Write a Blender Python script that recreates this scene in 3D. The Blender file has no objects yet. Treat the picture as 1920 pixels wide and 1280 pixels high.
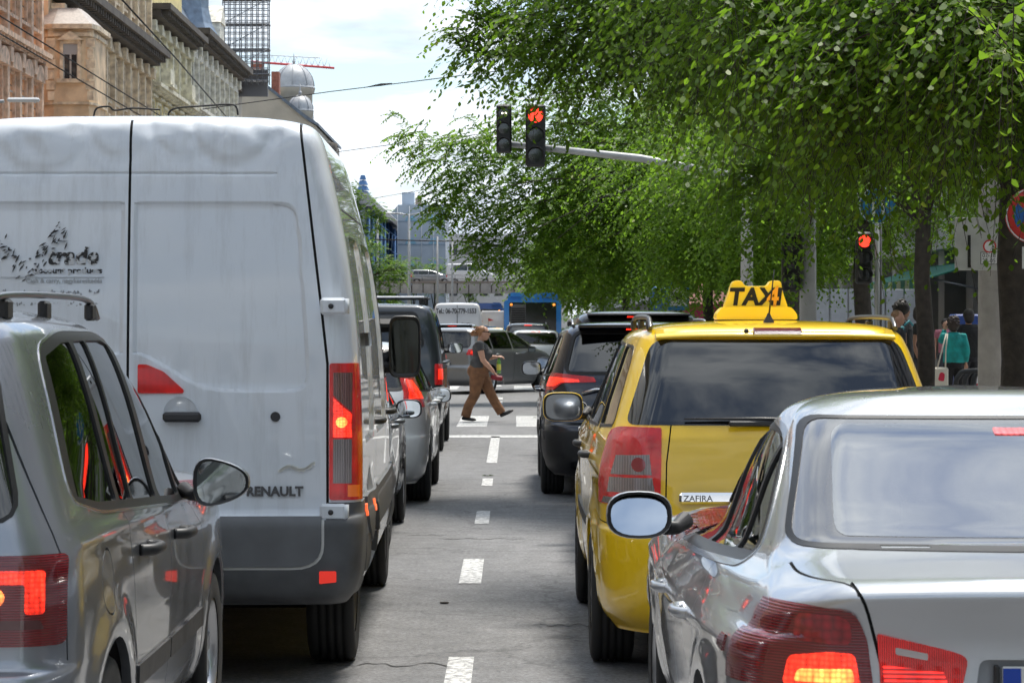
import bpy, bmesh, math, random
import numpy as np
from mathutils import Vector, Matrix
from mathutils.bvhtree import BVHTree

R = math.radians
sc = bpy.context.scene
C = sc.collection
random.seed(7)

# ------------------------------------------------------------------ camera
EYE = 1.6
FPX = 5000.0                      # focal length in photograph pixels (1920 wide)
cam_d = bpy.data.cameras.new('camera')
cam = bpy.data.objects.new('camera', cam_d)
C.objects.link(cam)
cam.location = (0, 0, EYE)
cam.rotation_euler = (R(90), 0, 0)
cam_d.sensor_width = 36.0
cam_d.lens = FPX / 1920 * 36.0
cam_d.shift_y = -30.0 / 1920
cam_d.clip_start = 0.1
cam_d.clip_end = 6000
cam_d.dof.use_dof = True
cam_d.dof.focus_distance = 17.0
cam_d.dof.aperture_fstop = 18.0
sc.camera = cam

# ------------------------------------------------------------------ sky, sun, exposure
SUN_EL, SUN_AZ = R(67), R(22)     # azimuth clockwise from +Y
w = bpy.data.worlds.new('World')
sc.world = w
w.use_nodes = True
nt = w.node_tree
nt.nodes.clear()
out = nt.nodes.new('ShaderNodeOutputWorld')
bg = nt.nodes.new('ShaderNodeBackground')
sky = nt.nodes.new('ShaderNodeTexSky')
sky.sky_type = 'NISHITA'
sky.sun_disc = False
sky.sun_elevation = SUN_EL
sky.sun_rotation = SUN_AZ
sky.air_density = 1.0
sky.dust_density = 0.3
sky.ozone_density = 1.8
tc = nt.nodes.new('ShaderNodeTexCoord')
# clouds: direction projected onto a high flat layer, fractal noise
sep = nt.nodes.new('ShaderNodeSeparateXYZ')
nt.links.new(tc.outputs['Generated'], sep.inputs[0])
mx = nt.nodes.new('ShaderNodeMath'); mx.operation = 'MAXIMUM'; mx.inputs[1].default_value = 0.0
nt.links.new(sep.outputs['Z'], mx.inputs[0])
ad = nt.nodes.new('ShaderNodeMath'); ad.operation = 'ADD'; ad.inputs[1].default_value = 0.16
nt.links.new(mx.outputs[0], ad.inputs[0])
dv = nt.nodes.new('ShaderNodeVectorMath'); dv.operation = 'DIVIDE'
cmb = nt.nodes.new('ShaderNodeCombineXYZ')
for k in range(3):
    nt.links.new(ad.outputs[0], cmb.inputs[k])
nt.links.new(tc.outputs['Generated'], dv.inputs[0])
nt.links.new(cmb.outputs[0], dv.inputs[1])
n1 = nt.nodes.new('ShaderNodeTexNoise')
n1.inputs['Scale'].default_value = 2.3
n1.inputs['Detail'].default_value = 9.0
n1.inputs['Roughness'].default_value = 0.58
n1.inputs['Distortion'].default_value = 0.35
nt.links.new(dv.outputs[0], n1.inputs['Vector'])
rmp = nt.nodes.new('ShaderNodeValToRGB')
rmp.color_ramp.elements[0].position = 0.42
rmp.color_ramp.elements[1].position = 0.56
rmp.color_ramp.elements[0].color = (0.0, 0.0, 0.0, 1)
rmp.color_ramp.elements[1].color = (1, 1, 1, 1)
nt.links.new(n1.outputs['Fac'], rmp.inputs[0])
n2 = nt.nodes.new('ShaderNodeTexNoise')
n2.inputs['Scale'].default_value = 5.0
n2.inputs['Detail'].default_value = 6.0
nt.links.new(dv.outputs[0], n2.inputs['Vector'])
cr = nt.nodes.new('ShaderNodeValToRGB')
cr.color_ramp.elements[0].position = 0.3
cr.color_ramp.elements[1].position = 0.72
cr.color_ramp.elements[0].color = (4.6, 5.2, 5.9, 1)
cr.color_ramp.elements[1].color = (8.6, 9.1, 9.6, 1)
nt.links.new(n2.outputs['Fac'], cr.inputs[0])
mixc = nt.nodes.new('ShaderNodeMix'); mixc.data_type = 'RGBA'
nt.links.new(rmp.outputs['Color'], mixc.inputs['Factor'])
hz = nt.nodes.new('ShaderNodeMix'); hz.data_type = 'RGBA'      # thin high haze pales the blue everywhere
hz.inputs['Factor'].default_value = 0.16
hz.inputs['B'].default_value = (7.0, 7.6, 8.2, 1)
nt.links.new(sky.outputs[0], hz.inputs['A'])
nt.links.new(hz.outputs['Result'], mixc.inputs['A'])
nt.links.new(cr.outputs['Color'], mixc.inputs['B'])
nt.links.new(mixc.outputs['Result'], bg.inputs['Color'])
bg.inputs['Strength'].default_value = 0.088
nt.links.new(bg.outputs[0], out.inputs[0])

sun_d = bpy.data.lights.new('sun', 'SUN')
sun_d.energy = 3.0
sun_d.angle = R(13)
sun_d.color = (1.0, 0.95, 0.87)
sun = bpy.data.objects.new('sun', sun_d)
C.objects.link(sun)
sd = Vector((math.sin(SUN_AZ) * math.cos(SUN_EL), math.cos(SUN_AZ) * math.cos(SUN_EL), math.sin(SUN_EL)))
sun.rotation_euler = (-sd).to_track_quat('-Z', 'Y').to_euler()
sun.location = (0, 0, 60)

sc.view_settings.view_transform = 'Standard'
sc.view_settings.look = 'None'
sc.view_settings.gamma = 1.0
sc.view_settings.use_curve_mapping = False
sc.view_settings.exposure = 0.88
sc.render.engine = 'CYCLES'
sc.cycles.use_denoising = True
sc.cycles.max_bounces = 6
sc.cycles.diffuse_bounces = 3
sc.cycles.glossy_bounces = 4
sc.cycles.transmission_bounces = 3
sc.cycles.use_adaptive_sampling = True
sc.cycles.adaptive_threshold = 0.03
sc.cycles.transparent_max_bounces = 8
sc.cycles.caustics_reflective = False
sc.cycles.caustics_refractive = False
sc.cycles.sample_clamp_indirect = 6.0

# ------------------------------------------------------------------ helpers
def at(px, py, D):
    """photograph pixel at depth D -> world point (used to measure the place)"""
    return Vector(((px - 960) * D / FPX, D, EYE - (py - 610) * D / FPX))

MATS = {}
def nodes_of(name):
    m = bpy.data.materials.new(name)
    m.use_nodes = True
    t = m.node_tree
    return m, t, t.nodes['Principled BSDF']

def mat(name, col, rough=0.5, metal=0.0, coat=0.0, emit=None, es=1.0, spec=0.5, noise=0.0, nscale=8.0, bump=0.0, bscale=60.0, alpha=1.0, coat_rough=0.04, sss=0.0):
    if name in MATS:
        return MATS[name]
    m, t, b = nodes_of(name)
    b.inputs['Base Color'].default_value = (*col, 1)
    b.inputs['Roughness'].default_value = rough
    b.inputs['Metallic'].default_value = metal
    b.inputs['Coat Weight'].default_value = coat
    b.inputs['Coat Roughness'].default_value = coat_rough
    b.inputs['Specular IOR Level'].default_value = spec
    if emit:
        b.inputs['Emission Color'].default_value = (*emit, 1)
        b.inputs['Emission Strength'].default_value = es
    tcn = None
    if noise or bump:
        tcn = t.nodes.new('ShaderNodeTexCoord')
    if noise:
        n = t.nodes.new('ShaderNodeTexNoise')
        n.inputs['Scale'].default_value = nscale
        n.inputs['Detail'].default_value = 6
        t.links.new(tcn.outputs['Object'], n.inputs['Vector'])
        r = t.nodes.new('ShaderNodeValToRGB')
        r.color_ramp.elements[0].position = 0.3
        r.color_ramp.elements[1].position = 0.7
        lo, hi = 1 - noise, 1 + noise
        r.color_ramp.elements[0].color = (*[c * lo for c in col], 1)
        r.color_ramp.elements[1].color = (*[min(1, c * hi) for c in col], 1)
        t.links.new(n.outputs['Fac'], r.inputs[0])
        t.links.new(r.outputs[0], b.inputs['Base Color'])
        mr = t.nodes.new('ShaderNodeMapRange')
        mr.inputs['To Min'].default_value = max(0.02, rough * 0.8)
        mr.inputs['To Max'].default_value = min(1, rough * 1.25)
        t.links.new(n.outputs['Fac'], mr.inputs[0])
        t.links.new(mr.outputs[0], b.inputs['Roughness'])
    if bump:
        n = t.nodes.new('ShaderNodeTexNoise')
        n.inputs['Scale'].default_value = bscale
        n.inputs['Detail'].default_value = 4
        t.links.new(tcn.outputs['Object'], n.inputs['Vector'])
        bp = t.nodes.new('ShaderNodeBump')
        bp.inputs['Strength'].default_value = bump
        bp.inputs['Distance'].default_value = 0.02
        t.links.new(n.outputs['Fac'], bp.inputs['Height'])
        t.links.new(bp.outputs[0], b.inputs['Normal'])
    MATS[name] = m
    return m

def glass(name, tint=(0.3, 0.33, 0.32), ior=1.5, refl=1.0):
    """car glass: tinted see-through with a fresnel reflection"""
    if name in MATS:
        return MATS[name]
    m = bpy.data.materials.new(name)
    m.use_nodes = True
    t = m.node_tree
    t.nodes.clear()
    o = t.nodes.new('ShaderNodeOutputMaterial')
    tr = t.nodes.new('ShaderNodeBsdfTransparent')
    tr.inputs[0].default_value = (*tint, 1)
    gl = t.nodes.new('ShaderNodeBsdfGlossy')
    gl.inputs['Roughness'].default_value = 0.015
    gl.inputs['Color'].default_value = (refl, refl, refl, 1)
    fr = t.nodes.new('ShaderNodeFresnel')
    fr.inputs['IOR'].default_value = ior
    mx = t.nodes.new('ShaderNodeMixShader')
    t.links.new(fr.outputs[0], mx.inputs[0])
    t.links.new(tr.outputs[0], mx.inputs[1])
    t.links.new(gl.outputs[0], mx.inputs[2])
    t.links.new(mx.outputs[0], o.inputs[0])
    MATS[name] = m
    return m

def paint(name, col, metal=0.0, rough=0.3, dirt=0.12, streak=0.0, coat=1.0):
    """car paint with a clear coat, faint dust towards lower parts and swirls"""
    if name in MATS:
        return MATS[name]
    m, t, b = nodes_of(name)
    b.inputs['Metallic'].default_value = metal
    b.inputs['Coat Weight'].default_value = coat
    b.inputs['Coat Roughness'].default_value = 0.03
    b.inputs['Coat IOR'].default_value = 1.5
    tcn = t.nodes.new('ShaderNodeTexCoord')
    n = t.nodes.new('ShaderNodeTexNoise')
    n.inputs['Scale'].default_value = 3.0
    n.inputs['Detail'].default_value = 8
    n.inputs['Roughness'].default_value = 0.65
    t.links.new(tcn.outputs['Object'], n.inputs['Vector'])
    sp = t.nodes.new('ShaderNodeSeparateXYZ')
    t.links.new(tcn.outputs['Object'], sp.inputs[0])
    mr = t.nodes.new('ShaderNodeMapRange')       # road dust lies thicker low down
    mr.inputs['From Min'].default_value = 0.25
    mr.inputs['From Max'].default_value = 1.3
    mr.inputs['To Min'].default_value = 1.0
    mr.inputs['To Max'].default_value = 0.35
    t.links.new(sp.outputs['Z'], mr.inputs[0])
    ml = t.nodes.new('ShaderNodeMath'); ml.operation = 'MULTIPLY'
    t.links.new(n.outputs['Fac'], ml.inputs[0]); t.links.new(mr.outputs[0], ml.inputs[1])
    ml2 = t.nodes.new('ShaderNodeMath'); ml2.operation = 'MULTIPLY'; ml2.inputs[1].default_value = dirt * 1.6
    t.links.new(ml.outputs[0], ml2.inputs[0])
    mx = t.nodes.new('ShaderNodeMix'); mx.data_type = 'RGBA'
    mx.inputs['A'].default_value = (*col, 1)
    mx.inputs['B'].default_value = (0.20, 0.2, 0.195, 1)
    t.links.new(ml2.outputs[0], mx.inputs['Factor'])
    res = mx.outputs['Result']
    if streak:                                   # rain-washed grime running down the panels
        mp = t.nodes.new('ShaderNodeMapping'); mp.inputs['Scale'].default_value = (13, 13, 1.1)
        t.links.new(tcn.outputs['Object'], mp.inputs[0])
        ns = t.nodes.new('ShaderNodeTexNoise'); ns.inputs['Scale'].default_value = 1.0; ns.inputs['Detail'].default_value = 7; ns.inputs['Roughness'].default_value = .7
        t.links.new(mp.outputs[0], ns.inputs['Vector'])
        rs = t.nodes.new('ShaderNodeMapRange'); rs.inputs['From Min'].default_value = .5; rs.inputs['From Max'].default_value = .78; rs.inputs['To Max'].default_value = streak
        t.links.new(ns.outputs['Fac'], rs.inputs[0])
        ms = t.nodes.new('ShaderNodeMix'); ms.data_type = 'RGBA'; ms.inputs['B'].default_value = (.27, .27, .26, 1)
        t.links.new(rs.outputs[0], ms.inputs['Factor']); t.links.new(res, ms.inputs['A'])
        res = ms.outputs['Result']
    t.links.new(res, b.inputs['Base Color'])
    mr2 = t.nodes.new('ShaderNodeMapRange')
    mr2.inputs['To Min'].default_value = rough
    mr2.inputs['To Max'].default_value = min(1, rough + 0.2)
    t.links.new(ml.outputs[0], mr2.inputs[0])
    t.links.new(mr2.outputs[0], b.inputs['Roughness'])
    mr3 = t.nodes.new('ShaderNodeMapRange')
    mr3.inputs['From Min'].default_value = 0.2
    mr3.inputs['From Max'].default_value = 0.9
    mr3.inputs['To Min'].default_value = 0.02
    mr3.inputs['To Max'].default_value = 0.02 + dirt
    t.links.new(ml.outputs[0], mr3.inputs[0])
    t.links.new(mr3.outputs[0], b.inputs['Coat Roughness'])
    MATS[name] = m
    return m

class MB:
    """collects simple shapes into one mesh"""
    def __init__(s):
        s.v = []; s.f = []; s.sm = []
    def add(s, vs, fs, smooth=False):
        o = len(s.v)
        s.v.extend(tuple(p) for p in vs)
        s.f.extend(tuple(i + o for i in f) for f in fs)
        s.sm.extend([smooth] * len(fs))
        return s
    def box(s, c, d, rz=0.0, bev=0.0, M=None):
        x, y, z = d[0] / 2, d[1] / 2, d[2] / 2
        if bev > 0:
            b = min(bev, x * .98, y * .98, z * .98)
            vs = []; idx = {}
            for sx in (-1, 1):
                for sy in (-1, 1):
                    for sz in (-1, 1):
                        idx[(sx, sy, sz, 0)] = len(vs); vs.append((sx * x, sy * (y - b), sz * (z - b)))
                        idx[(sx, sy, sz, 1)] = len(vs); vs.append((sx * (x - b), sy * y, sz * (z - b)))
                        idx[(sx, sy, sz, 2)] = len(vs); vs.append((sx * (x - b), sy * (y - b), sz * z))
            fs = []
            I = idx
            for a in (-1, 1):
                fs.append([I[(a, -1, -1, 0)], I[(a, 1, -1, 0)], I[(a, 1, 1, 0)], I[(a, -1, 1, 0)]][::a])
                fs.append([I[(-1, a, -1, 1)], I[(1, a, -1, 1)], I[(1, a, 1, 1)], I[(-1, a, 1, 1)]][::-a])
                fs.append([I[(-1, -1, a, 2)], I[(1, -1, a, 2)], I[(1, 1, a, 2)], I[(-1, 1, a, 2)]][::a])
            for a in (-1, 1):
                for q in (-1, 1):
                    fs.append([I[(a, q, -1, 0)], I[(a, q, -1, 1)], I[(a, q, 1, 1)], I[(a, q, 1, 0)]][::-a * q])
                    fs.append([I[(a, -1, q, 0)], I[(a, -1, q, 2)], I[(a, 1, q, 2)], I[(a, 1, q, 0)]][::a * q])
                    fs.append([I[(-1, a, q, 1)], I[(-1, a, q, 2)], I[(1, a, q, 2)], I[(1, a, q, 1)]][::-a * q])
                    for r in (-1, 1):
                        fs.append([I[(a, q, r, 0)], I[(a, q, r, 1)], I[(a, q, r, 2)]][::a * q * r])
        else:
            vs = [(sx * x, sy * y, sz * z) for sx in (-1, 1) for sy in (-1, 1) for sz in (-1, 1)]
            fs = [(0, 1, 3, 2), (4, 6, 7, 5), (0, 4, 5, 1), (2, 3, 7, 6), (0, 2, 6, 4), (1, 5, 7, 3)]
        if M is None:
            M = Matrix.Translation(Vector(c)) @ Matrix.Rotation(rz, 4, 'Z')
        else:
            M = Matrix.Translation(Vector(c)) @ M
        return s.add([M @ Vector(p) for p in vs], fs)
    def b2(s, p0, p1, bev=0.0):
        return s.box([(a + b) / 2 for a, b in zip(p0, p1)], [abs(b - a) for a, b in zip(p0, p1)], bev=bev)
    def tube(s, pts, r, n=8, cap=True, flat=1.0, up=None):
        pts = [Vector(p) for p in pts]
        rs = r if isinstance(r, (list, tuple)) else [r] * len(pts)
        vs = []
        prev = None
        for i, p in enumerate(pts):
            d = (pts[min(i + 1, len(pts) - 1)] - pts[max(i - 1, 0)])
            if d.length < 1e-9: d = Vector((0, 0, 1))
            d.normalize()
            if up is not None: a = Vector(up)
            else: a = prev if prev is not None else (Vector((0, 0, 1)) if abs(d.z) < 0.9 else Vector((1, 0, 0)))
            u = a - d * a.dot(d)
            if u.length < 1e-6: u = d.orthogonal()
            u.normalize(); prev = u
            vv = d.cross(u)
            for k in range(n):
                t = 2 * math.pi * k / n
                vs.append(p + (u * math.cos(t) * flat + vv * math.sin(t)) * rs[i])
        fs = []
        for i in range(len(pts) - 1):
            for k in range(n):
                a = i * n + k; b = i * n + (k + 1) % n
                fs.append((a, b, b + n, a + n))
        s.add(vs, fs, True)
        if cap:
            o = len(s.v) - len(vs)
            s.f.append(tuple(o + k for k in range(n))[::-1]); s.sm.append(False)
            s.f.append(tuple(o + (len(pts) - 1) * n + k for k in range(n))); s.sm.append(False)
        return s
    def lathe(s, prof, n=24, axis='Z', c=(0, 0, 0), smooth=True, a0=0.0, a1=2 * math.pi):
        full = abs(a1 - a0 - 2 * math.pi) < 1e-6
        m = n if full else n + 1
        vs = []
        for (r, h) in prof:
            for k in range(m):
                t = a0 + (a1 - a0) * k / n
                x, y = r * math.cos(t), r * math.sin(t)
                if axis == 'Z': p = (x, y, h)
                elif axis == 'X': p = (h, x, y)
                else: p = (x, h, y)
                vs.append((p[0] + c[0], p[1] + c[1], p[2] + c[2]))
        fs = []
        for i in range(len(prof) - 1):
            for k in range(n):
                a = i * m + k; b = i * m + (k + 1) % m
                fs.append((a, b, b + m, a + m))
        return s.add(vs, fs, smooth)
    def prism(s, poly, h0, h1, axis='Z', smooth=False):
        """closed polygon (2-D) swept from h0 to h1 along axis; X:(y,z) Y:(x,z) Z:(x,y)"""
        def P(a, b, h):
            return {'Z': (a, b, h), 'Y': (a, h, b), 'X': (h, a, b)}[axis]
        n = len(poly)
        vs = [P(a, b, h0) for a, b in poly] + [P(a, b, h1) for a, b in poly]
        fs = [(i, (i + 1) % n, (i + 1) % n + n, i + n) for i in range(n)]
        s.add(vs, fs, smooth)
        o = len(s.v) - 2 * n
        s.f.append(tuple(o + i for i in range(n))[::-1]); s.sm.append(False)
        s.f.append(tuple(o + n + i for i in range(n))); s.sm.append(False)
        return s
    def ell(s, c, r, n=12, m=8, M=None):
        vs = []
        for i in range(m + 1):
            ph = math.pi * i / m
            for k in range(n):
                t = 2 * math.pi * k / n
                p = Vector((r[0] * math.sin(ph) * math.cos(t), r[1] * math.sin(ph) * math.sin(t), r[2] * math.cos(ph)))
                if M is not None: p = M @ p
                vs.append((p.x + c[0], p.y + c[1], p.z + c[2]))
        fs = []
        for i in range(m):
            for k in range(n):
                a = i * n + k; b = i * n + (k + 1) % n
                if i == 0: fs.append((a, a + n, b + n))
                elif i == m - 1: fs.append((a, a + n, b))
                else: fs.append((a, a + n, b + n, b))
        return s.add(vs, fs, True)
    def mesh(s, name):
        me = bpy.data.meshes.new(name)
        me.from_pydata(s.v, [], s.f)
        me.polygons.foreach_set('use_smooth', s.sm)
        bm = bmesh.new(); bm.from_mesh(me)
        bmesh.ops.remove_doubles(bm, verts=bm.verts, dist=1e-6)
        bmesh.ops.recalc_face_normals(bm, faces=bm.faces)
        bm.to_mesh(me); bm.free()
        me.update()
        return me
    def build(s, name, m, parent=None, raw=False):
        if raw:
            me = bpy.data.meshes.new(name); me.from_pydata(s.v, [], s.f)
            me.polygons.foreach_set('use_smooth', s.sm); me.update()
        else:
            me = s.mesh(name)
        return link(name, me, m, parent)

def link(name, me, m, parent=None):
    if m is not None:
        for q in (m if isinstance(m, (list, tuple)) else [m]):
            me.materials.append(q)
    o = bpy.data.objects.new(name, me)
    C.objects.link(o)
    if parent is not None:
        o.parent = parent
    return o

def tag(o, label=None, cat=None, group=None, kind=None):
    if label: o['label'] = label
    if cat: o['category'] = cat
    if group: o['group'] = group
    if kind: o['kind'] = kind
    return o

def thing(name, loc, rz, label, cat, group=None):
    o = bpy.data.objects.new(name, None)
    o.empty_display_size = 0.3
    C.objects.link(o)
    o.location = loc
    o.rotation_euler = (0, 0, rz)
    return tag(o, label, cat, group)

def struct(name, mb, m, parent=None):
    o = mb.build(name, m, parent)
    if parent is None: o['kind'] = 'structure'
    return o

def textmesh(name, s, size, m, parent, M, depth=0.004, bold=0.0, shear=0.0, sx=1.0, align='LEFT', spacing=1.0):
    cu = bpy.data.curves.new(name + '_curve', 'FONT')
    cu.body = s; cu.size = size; cu.extrude = depth / 2; cu.offset = bold; cu.shear = shear
    cu.align_x = align; cu.space_character = spacing
    cu.resolution_u = 3
    tmp = bpy.data.objects.new(name + '_tmp', cu)
    C.objects.link(tmp)
    dg = bpy.context.evaluated_depsgraph_get()
    me = bpy.data.meshes.new_from_object(tmp.evaluated_get(dg))
    bpy.data.objects.remove(tmp); bpy.data.curves.remove(cu)
    me.transform(M @ Matrix.Diagonal((sx, 1, 1, 1)))
    me.name = name
    me.materials.clear()
    return link(name, me, m, parent)

# writing on a surface that faces the camera (-Y): local x -> x, local y -> z
def facing(x, y, z):
    return Matrix.Translation((x, y, z)) @ Matrix.Rotation(R(90), 4, 'X')

def rpoly(pts, r, n=4):
    """polygon with rounded corners; r number or list"""
    o = []
    N = len(pts)
    for i, p in enumerate(pts):
        ri = r[i] if isinstance(r, (list, tuple)) else r
        p = Vector(p); a = Vector(pts[i - 1]); b = Vector(pts[(i + 1) % N])
        if ri <= 0:
            o.append((p.x, p.y)); continue
        da = a - p; db = b - p
        ra = min(ri, da.length * .48); rb = min(ri, db.length * .48)
        A = p + da.normalized() * ra; B = p + db.normalized() * rb
        for k in range(n + 1):
            t = k / n
            q = A * (1 - t) ** 2 + p * 2 * t * (1 - t) + B * t * t
            o.append((q.x, q.y))
    return o

def offpoly(pts, d):
    """offset closed polygon outwards by d"""
    N = len(pts)
    area = sum(pts[i][0] * pts[(i + 1) % N][1] - pts[(i + 1) % N][0] * pts[i][1] for i in range(N))
    sg = 1 if area > 0 else -1
    o = []
    for i in range(N):
        a = Vector(pts[i - 1]); p = Vector(pts[i]); b = Vector(pts[(i + 1) % N])
        d1 = (p - a); d2 = (b - p)
        if d1.length < 1e-9 or d2.length < 1e-9:
            o.append((p.x, p.y)); continue
        d1.normalize(); d2.normalize()
        n = Vector((d1.y, -d1.x)) + Vector((d2.y, -d2.x))
        if n.length < 1e-6: n = Vector((d1.y, -d1.x))
        n.normalize()
        c = max(0.4, n.dot(Vector((d1.y, -d1.x))))
        q = p + n * (sg * d / c)
        o.append((q.x, q.y))
    return o

def stroke(pts, wd):
    """open polyline -> thin polygon"""
    L = []; Rr = []
    N = len(pts)
    for i in range(N):
        p = Vector(pts[i]); a = Vector(pts[max(i - 1, 0)]); b = Vector(pts[min(i + 1, N - 1)])
        d = (b - a).normalized(); n = Vector((-d.y, d.x)) * wd / 2
        L.append(tuple(p + n)); Rr.append(tuple(p - n))
    return L + Rr[::-1]

def inside(poly, x, y):
    c = False
    n = len(poly)
    j = n - 1
    for i in range(n):
        xi, yi = poly[i]; xj, yj = poly[j]
        if (yi > y) != (yj > y) and x < (xj - xi) * (y - yi) / (yj - yi) + xi:
            c = not c
        j = i
    return c

def curve2(pts, n=6):
    """smooth open polyline (Catmull-Rom) through points"""
    P = [Vector(p) for p in pts]
    o = []
    for i in range(len(P) - 1):
        p0 = P[max(i - 1, 0)]; p1 = P[i]; p2 = P[i + 1]; p3 = P[min(i + 2, len(P) - 1)]
        for k in range(n):
            t = k / n
            q = 0.5 * ((2 * p1) + (p2 - p0) * t + (2 * p0 - 5 * p1 + 4 * p2 - p3) * t * t + (3 * p1 - p0 - 3 * p2 + p3) * t ** 3)
            o.append(tuple(q))
    o.append(tuple(P[-1]))
    return o

# ------------------------------------------------------------------ materials shared by the vehicles
M_TYRE = mat('tyre_rubber', (0.022, 0.022, 0.022), 0.82, noise=0.25, nscale=20)
M_PLAST = mat('black_plastic', (0.028, 0.028, 0.03), 0.48, noise=0.2, nscale=14)
M_PLAST_G = mat('grey_bumper_plastic', (0.088, 0.091, 0.096), 0.55, noise=0.22, nscale=9)
M_RUBBER = mat('black_rubber', (0.012, 0.012, 0.013), 0.45)
M_GAP = mat('panel_gap_dark', (0.004, 0.004, 0.004), 0.9)
M_ALLOY = mat('alloy_rim', (0.55, 0.56, 0.58), 0.3, 0.85)
M_CHROME = mat('chrome', (0.78, 0.79, 0.8), 0.09, 1.0)
M_MIRROR = mat('mirror_glass', (0.5, 0.54, 0.58), 0.02, 1.0)
M_SEAT = mat('seat_cloth', (0.035, 0.035, 0.04), 0.9)
def lens(name, col, emit=None, es=0.0, kind='cells', sc_=90.0, metal=0.0, contrast=.6):
    """moulded lamp plastic: faceted or ribbed, optionally lit from inside"""
    m, t, b = nodes_of(name)
    b.inputs['Roughness'].default_value = .14
    b.inputs['Coat Weight'].default_value = 1.0
    b.inputs['Coat Roughness'].default_value = .03
    b.inputs['Metallic'].default_value = metal
    tcn = t.nodes.new('ShaderNodeTexCoord')
    if kind == 'cells':
        n = t.nodes.new('ShaderNodeTexVoronoi'); n.inputs['Scale'].default_value = sc_; n.inputs['Randomness'].default_value = .25; o = n.outputs['Distance']
        t.links.new(tcn.outputs['Object'], n.inputs['Vector'])
    else:
        n = t.nodes.new('ShaderNodeTexWave'); n.bands_direction = 'Z' if kind == 'rows' else 'X'; n.inputs['Scale'].default_value = sc_; o = n.outputs['Fac']
        t.links.new(tcn.outputs['Object'], n.inputs['Vector'])
    r = t.nodes.new('ShaderNodeValToRGB')
    r.color_ramp.elements[0].position = .05; r.color_ramp.elements[1].position = .85
    lo = 1 - contrast
    r.color_ramp.elements[0].color = (*[min(1, c * (1 + contrast * .5)) for c in col], 1); r.color_ramp.elements[1].color = (*[c * lo for c in col], 1)
    t.links.new(o, r.inputs[0]); t.links.new(r.outputs[0], b.inputs['Base Color'])
    bp = t.nodes.new('ShaderNodeBump'); bp.inputs['Strength'].default_value = .35; bp.inputs['Distance'].default_value = .004
    t.links.new(o, bp.inputs['Height']); t.links.new(bp.outputs[0], b.inputs['Normal'])
    if emit:
        n2 = t.nodes.new('ShaderNodeTexNoise'); n2.inputs['Scale'].default_value = 14; n2.inputs['Detail'].default_value = 2
        t.links.new(tcn.outputs['Object'], n2.inputs['Vector'])
        mr = t.nodes.new('ShaderNodeMapRange'); mr.inputs['From Min'].default_value = .05; mr.inputs['From Max'].default_value = .8
        mr.inputs['To Min'].default_value = es * 1.5; mr.inputs['To Max'].default_value = es * .25
        t.links.new(o, mr.inputs[0])
        m2 = t.nodes.new('ShaderNodeMath'); m2.operation = 'MULTIPLY'
        m3 = t.nodes.new('ShaderNodeMapRange'); m3.inputs['From Min'].default_value = .3; m3.inputs['From Max'].default_value = .7; m3.inputs['To Min'].default_value = .45; m3.inputs['To Max'].default_value = 1.5
        t.links.new(n2.outputs['Fac'], m3.inputs[0])
        t.links.new(mr.outputs[0], m2.inputs[0]); t.links.new(m3.outputs[0], m2.inputs[1])
        b.inputs['Emission Color'].default_value = (*emit, 1)
        t.links.new(m2.outputs[0], b.inputs['Emission Strength'])
    MATS[name] = m
    return m
M_RED = lens('tail_lens_red', (.42, .008, .012), (1.0, .02, .015), .10, 'ribs', 60, contrast=.35)
M_DARKRED = lens('tail_lens_dark_red', (.19, .005, .009), None, 0, 'rows', 45, contrast=.4)
M_LIT = lens('brake_lamp_lit', (.6, .02, .01), (1.0, .03, .012), 1.15, 'cells', 75)
M_HOT = lens('lamp_hot_core', (.9, .2, .05), (1.0, .20, .04), 2.2, 'cells', 75)
M_CLEAR = lens('lamp_lens_clear', (.34, .29, .29), None, 0, 'ribs', 42, .5, .5)
M_AMBER = mat('lamp_lens_amber', (0.75, 0.16, 0.02), 0.15, coat=1.0, emit=(1, .2, .02), es=.1)
M_UNDER = mat('underbody_dark', (0.012, 0.012, 0.012), 0.9)
G_DARK = glass('car_glass_privacy', (0.035, 0.038, 0.042), 1.95)
G_MID = glass('car_glass_tinted', (0.22, 0.25, 0.245), 1.7)
G_CLEAR = glass('car_glass_clear', (0.55, 0.6, 0.58), 1.52)
M_PLATE = mat('number_plate_white', (0.75, 0.75, 0.72), 0.4)
M_PLATEBLUE = mat('number_plate_blue', (0.01, 0.06, 0.42), 0.4)
M_INK = mat('black_lettering', (0.01, 0.01, 0.01), 0.5)

def pchip(t, Y):
    """monotone cubic through rows Y at integer knots, sampled at t"""
    Y = np.asarray(Y, float)
    d = np.diff(Y, axis=0)
    m = np.zeros_like(Y)
    for i in range(1, len(Y) - 1):
        a, b = d[i - 1], d[i]
        ok = a * b > 0
        m[i] = np.where(ok, 2 * a * b / np.where(ok, a + b, 1), 0)
    m[0] = d[0]; m[-1] = d[-1]
    i = np.clip(np.floor(t).astype(int), 0, len(Y) - 2)
    s = (t - i)[:, None]
    h00 = 2 * s ** 3 - 3 * s ** 2 + 1; h10 = s ** 3 - 2 * s ** 2 + s
    h01 = -2 * s ** 3 + 3 * s ** 2; h11 = s ** 3 - s ** 2
    return h00 * Y[i] + h10 * m[i] + h01 * Y[i + 1] + h11 * m[i + 1]

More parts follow.
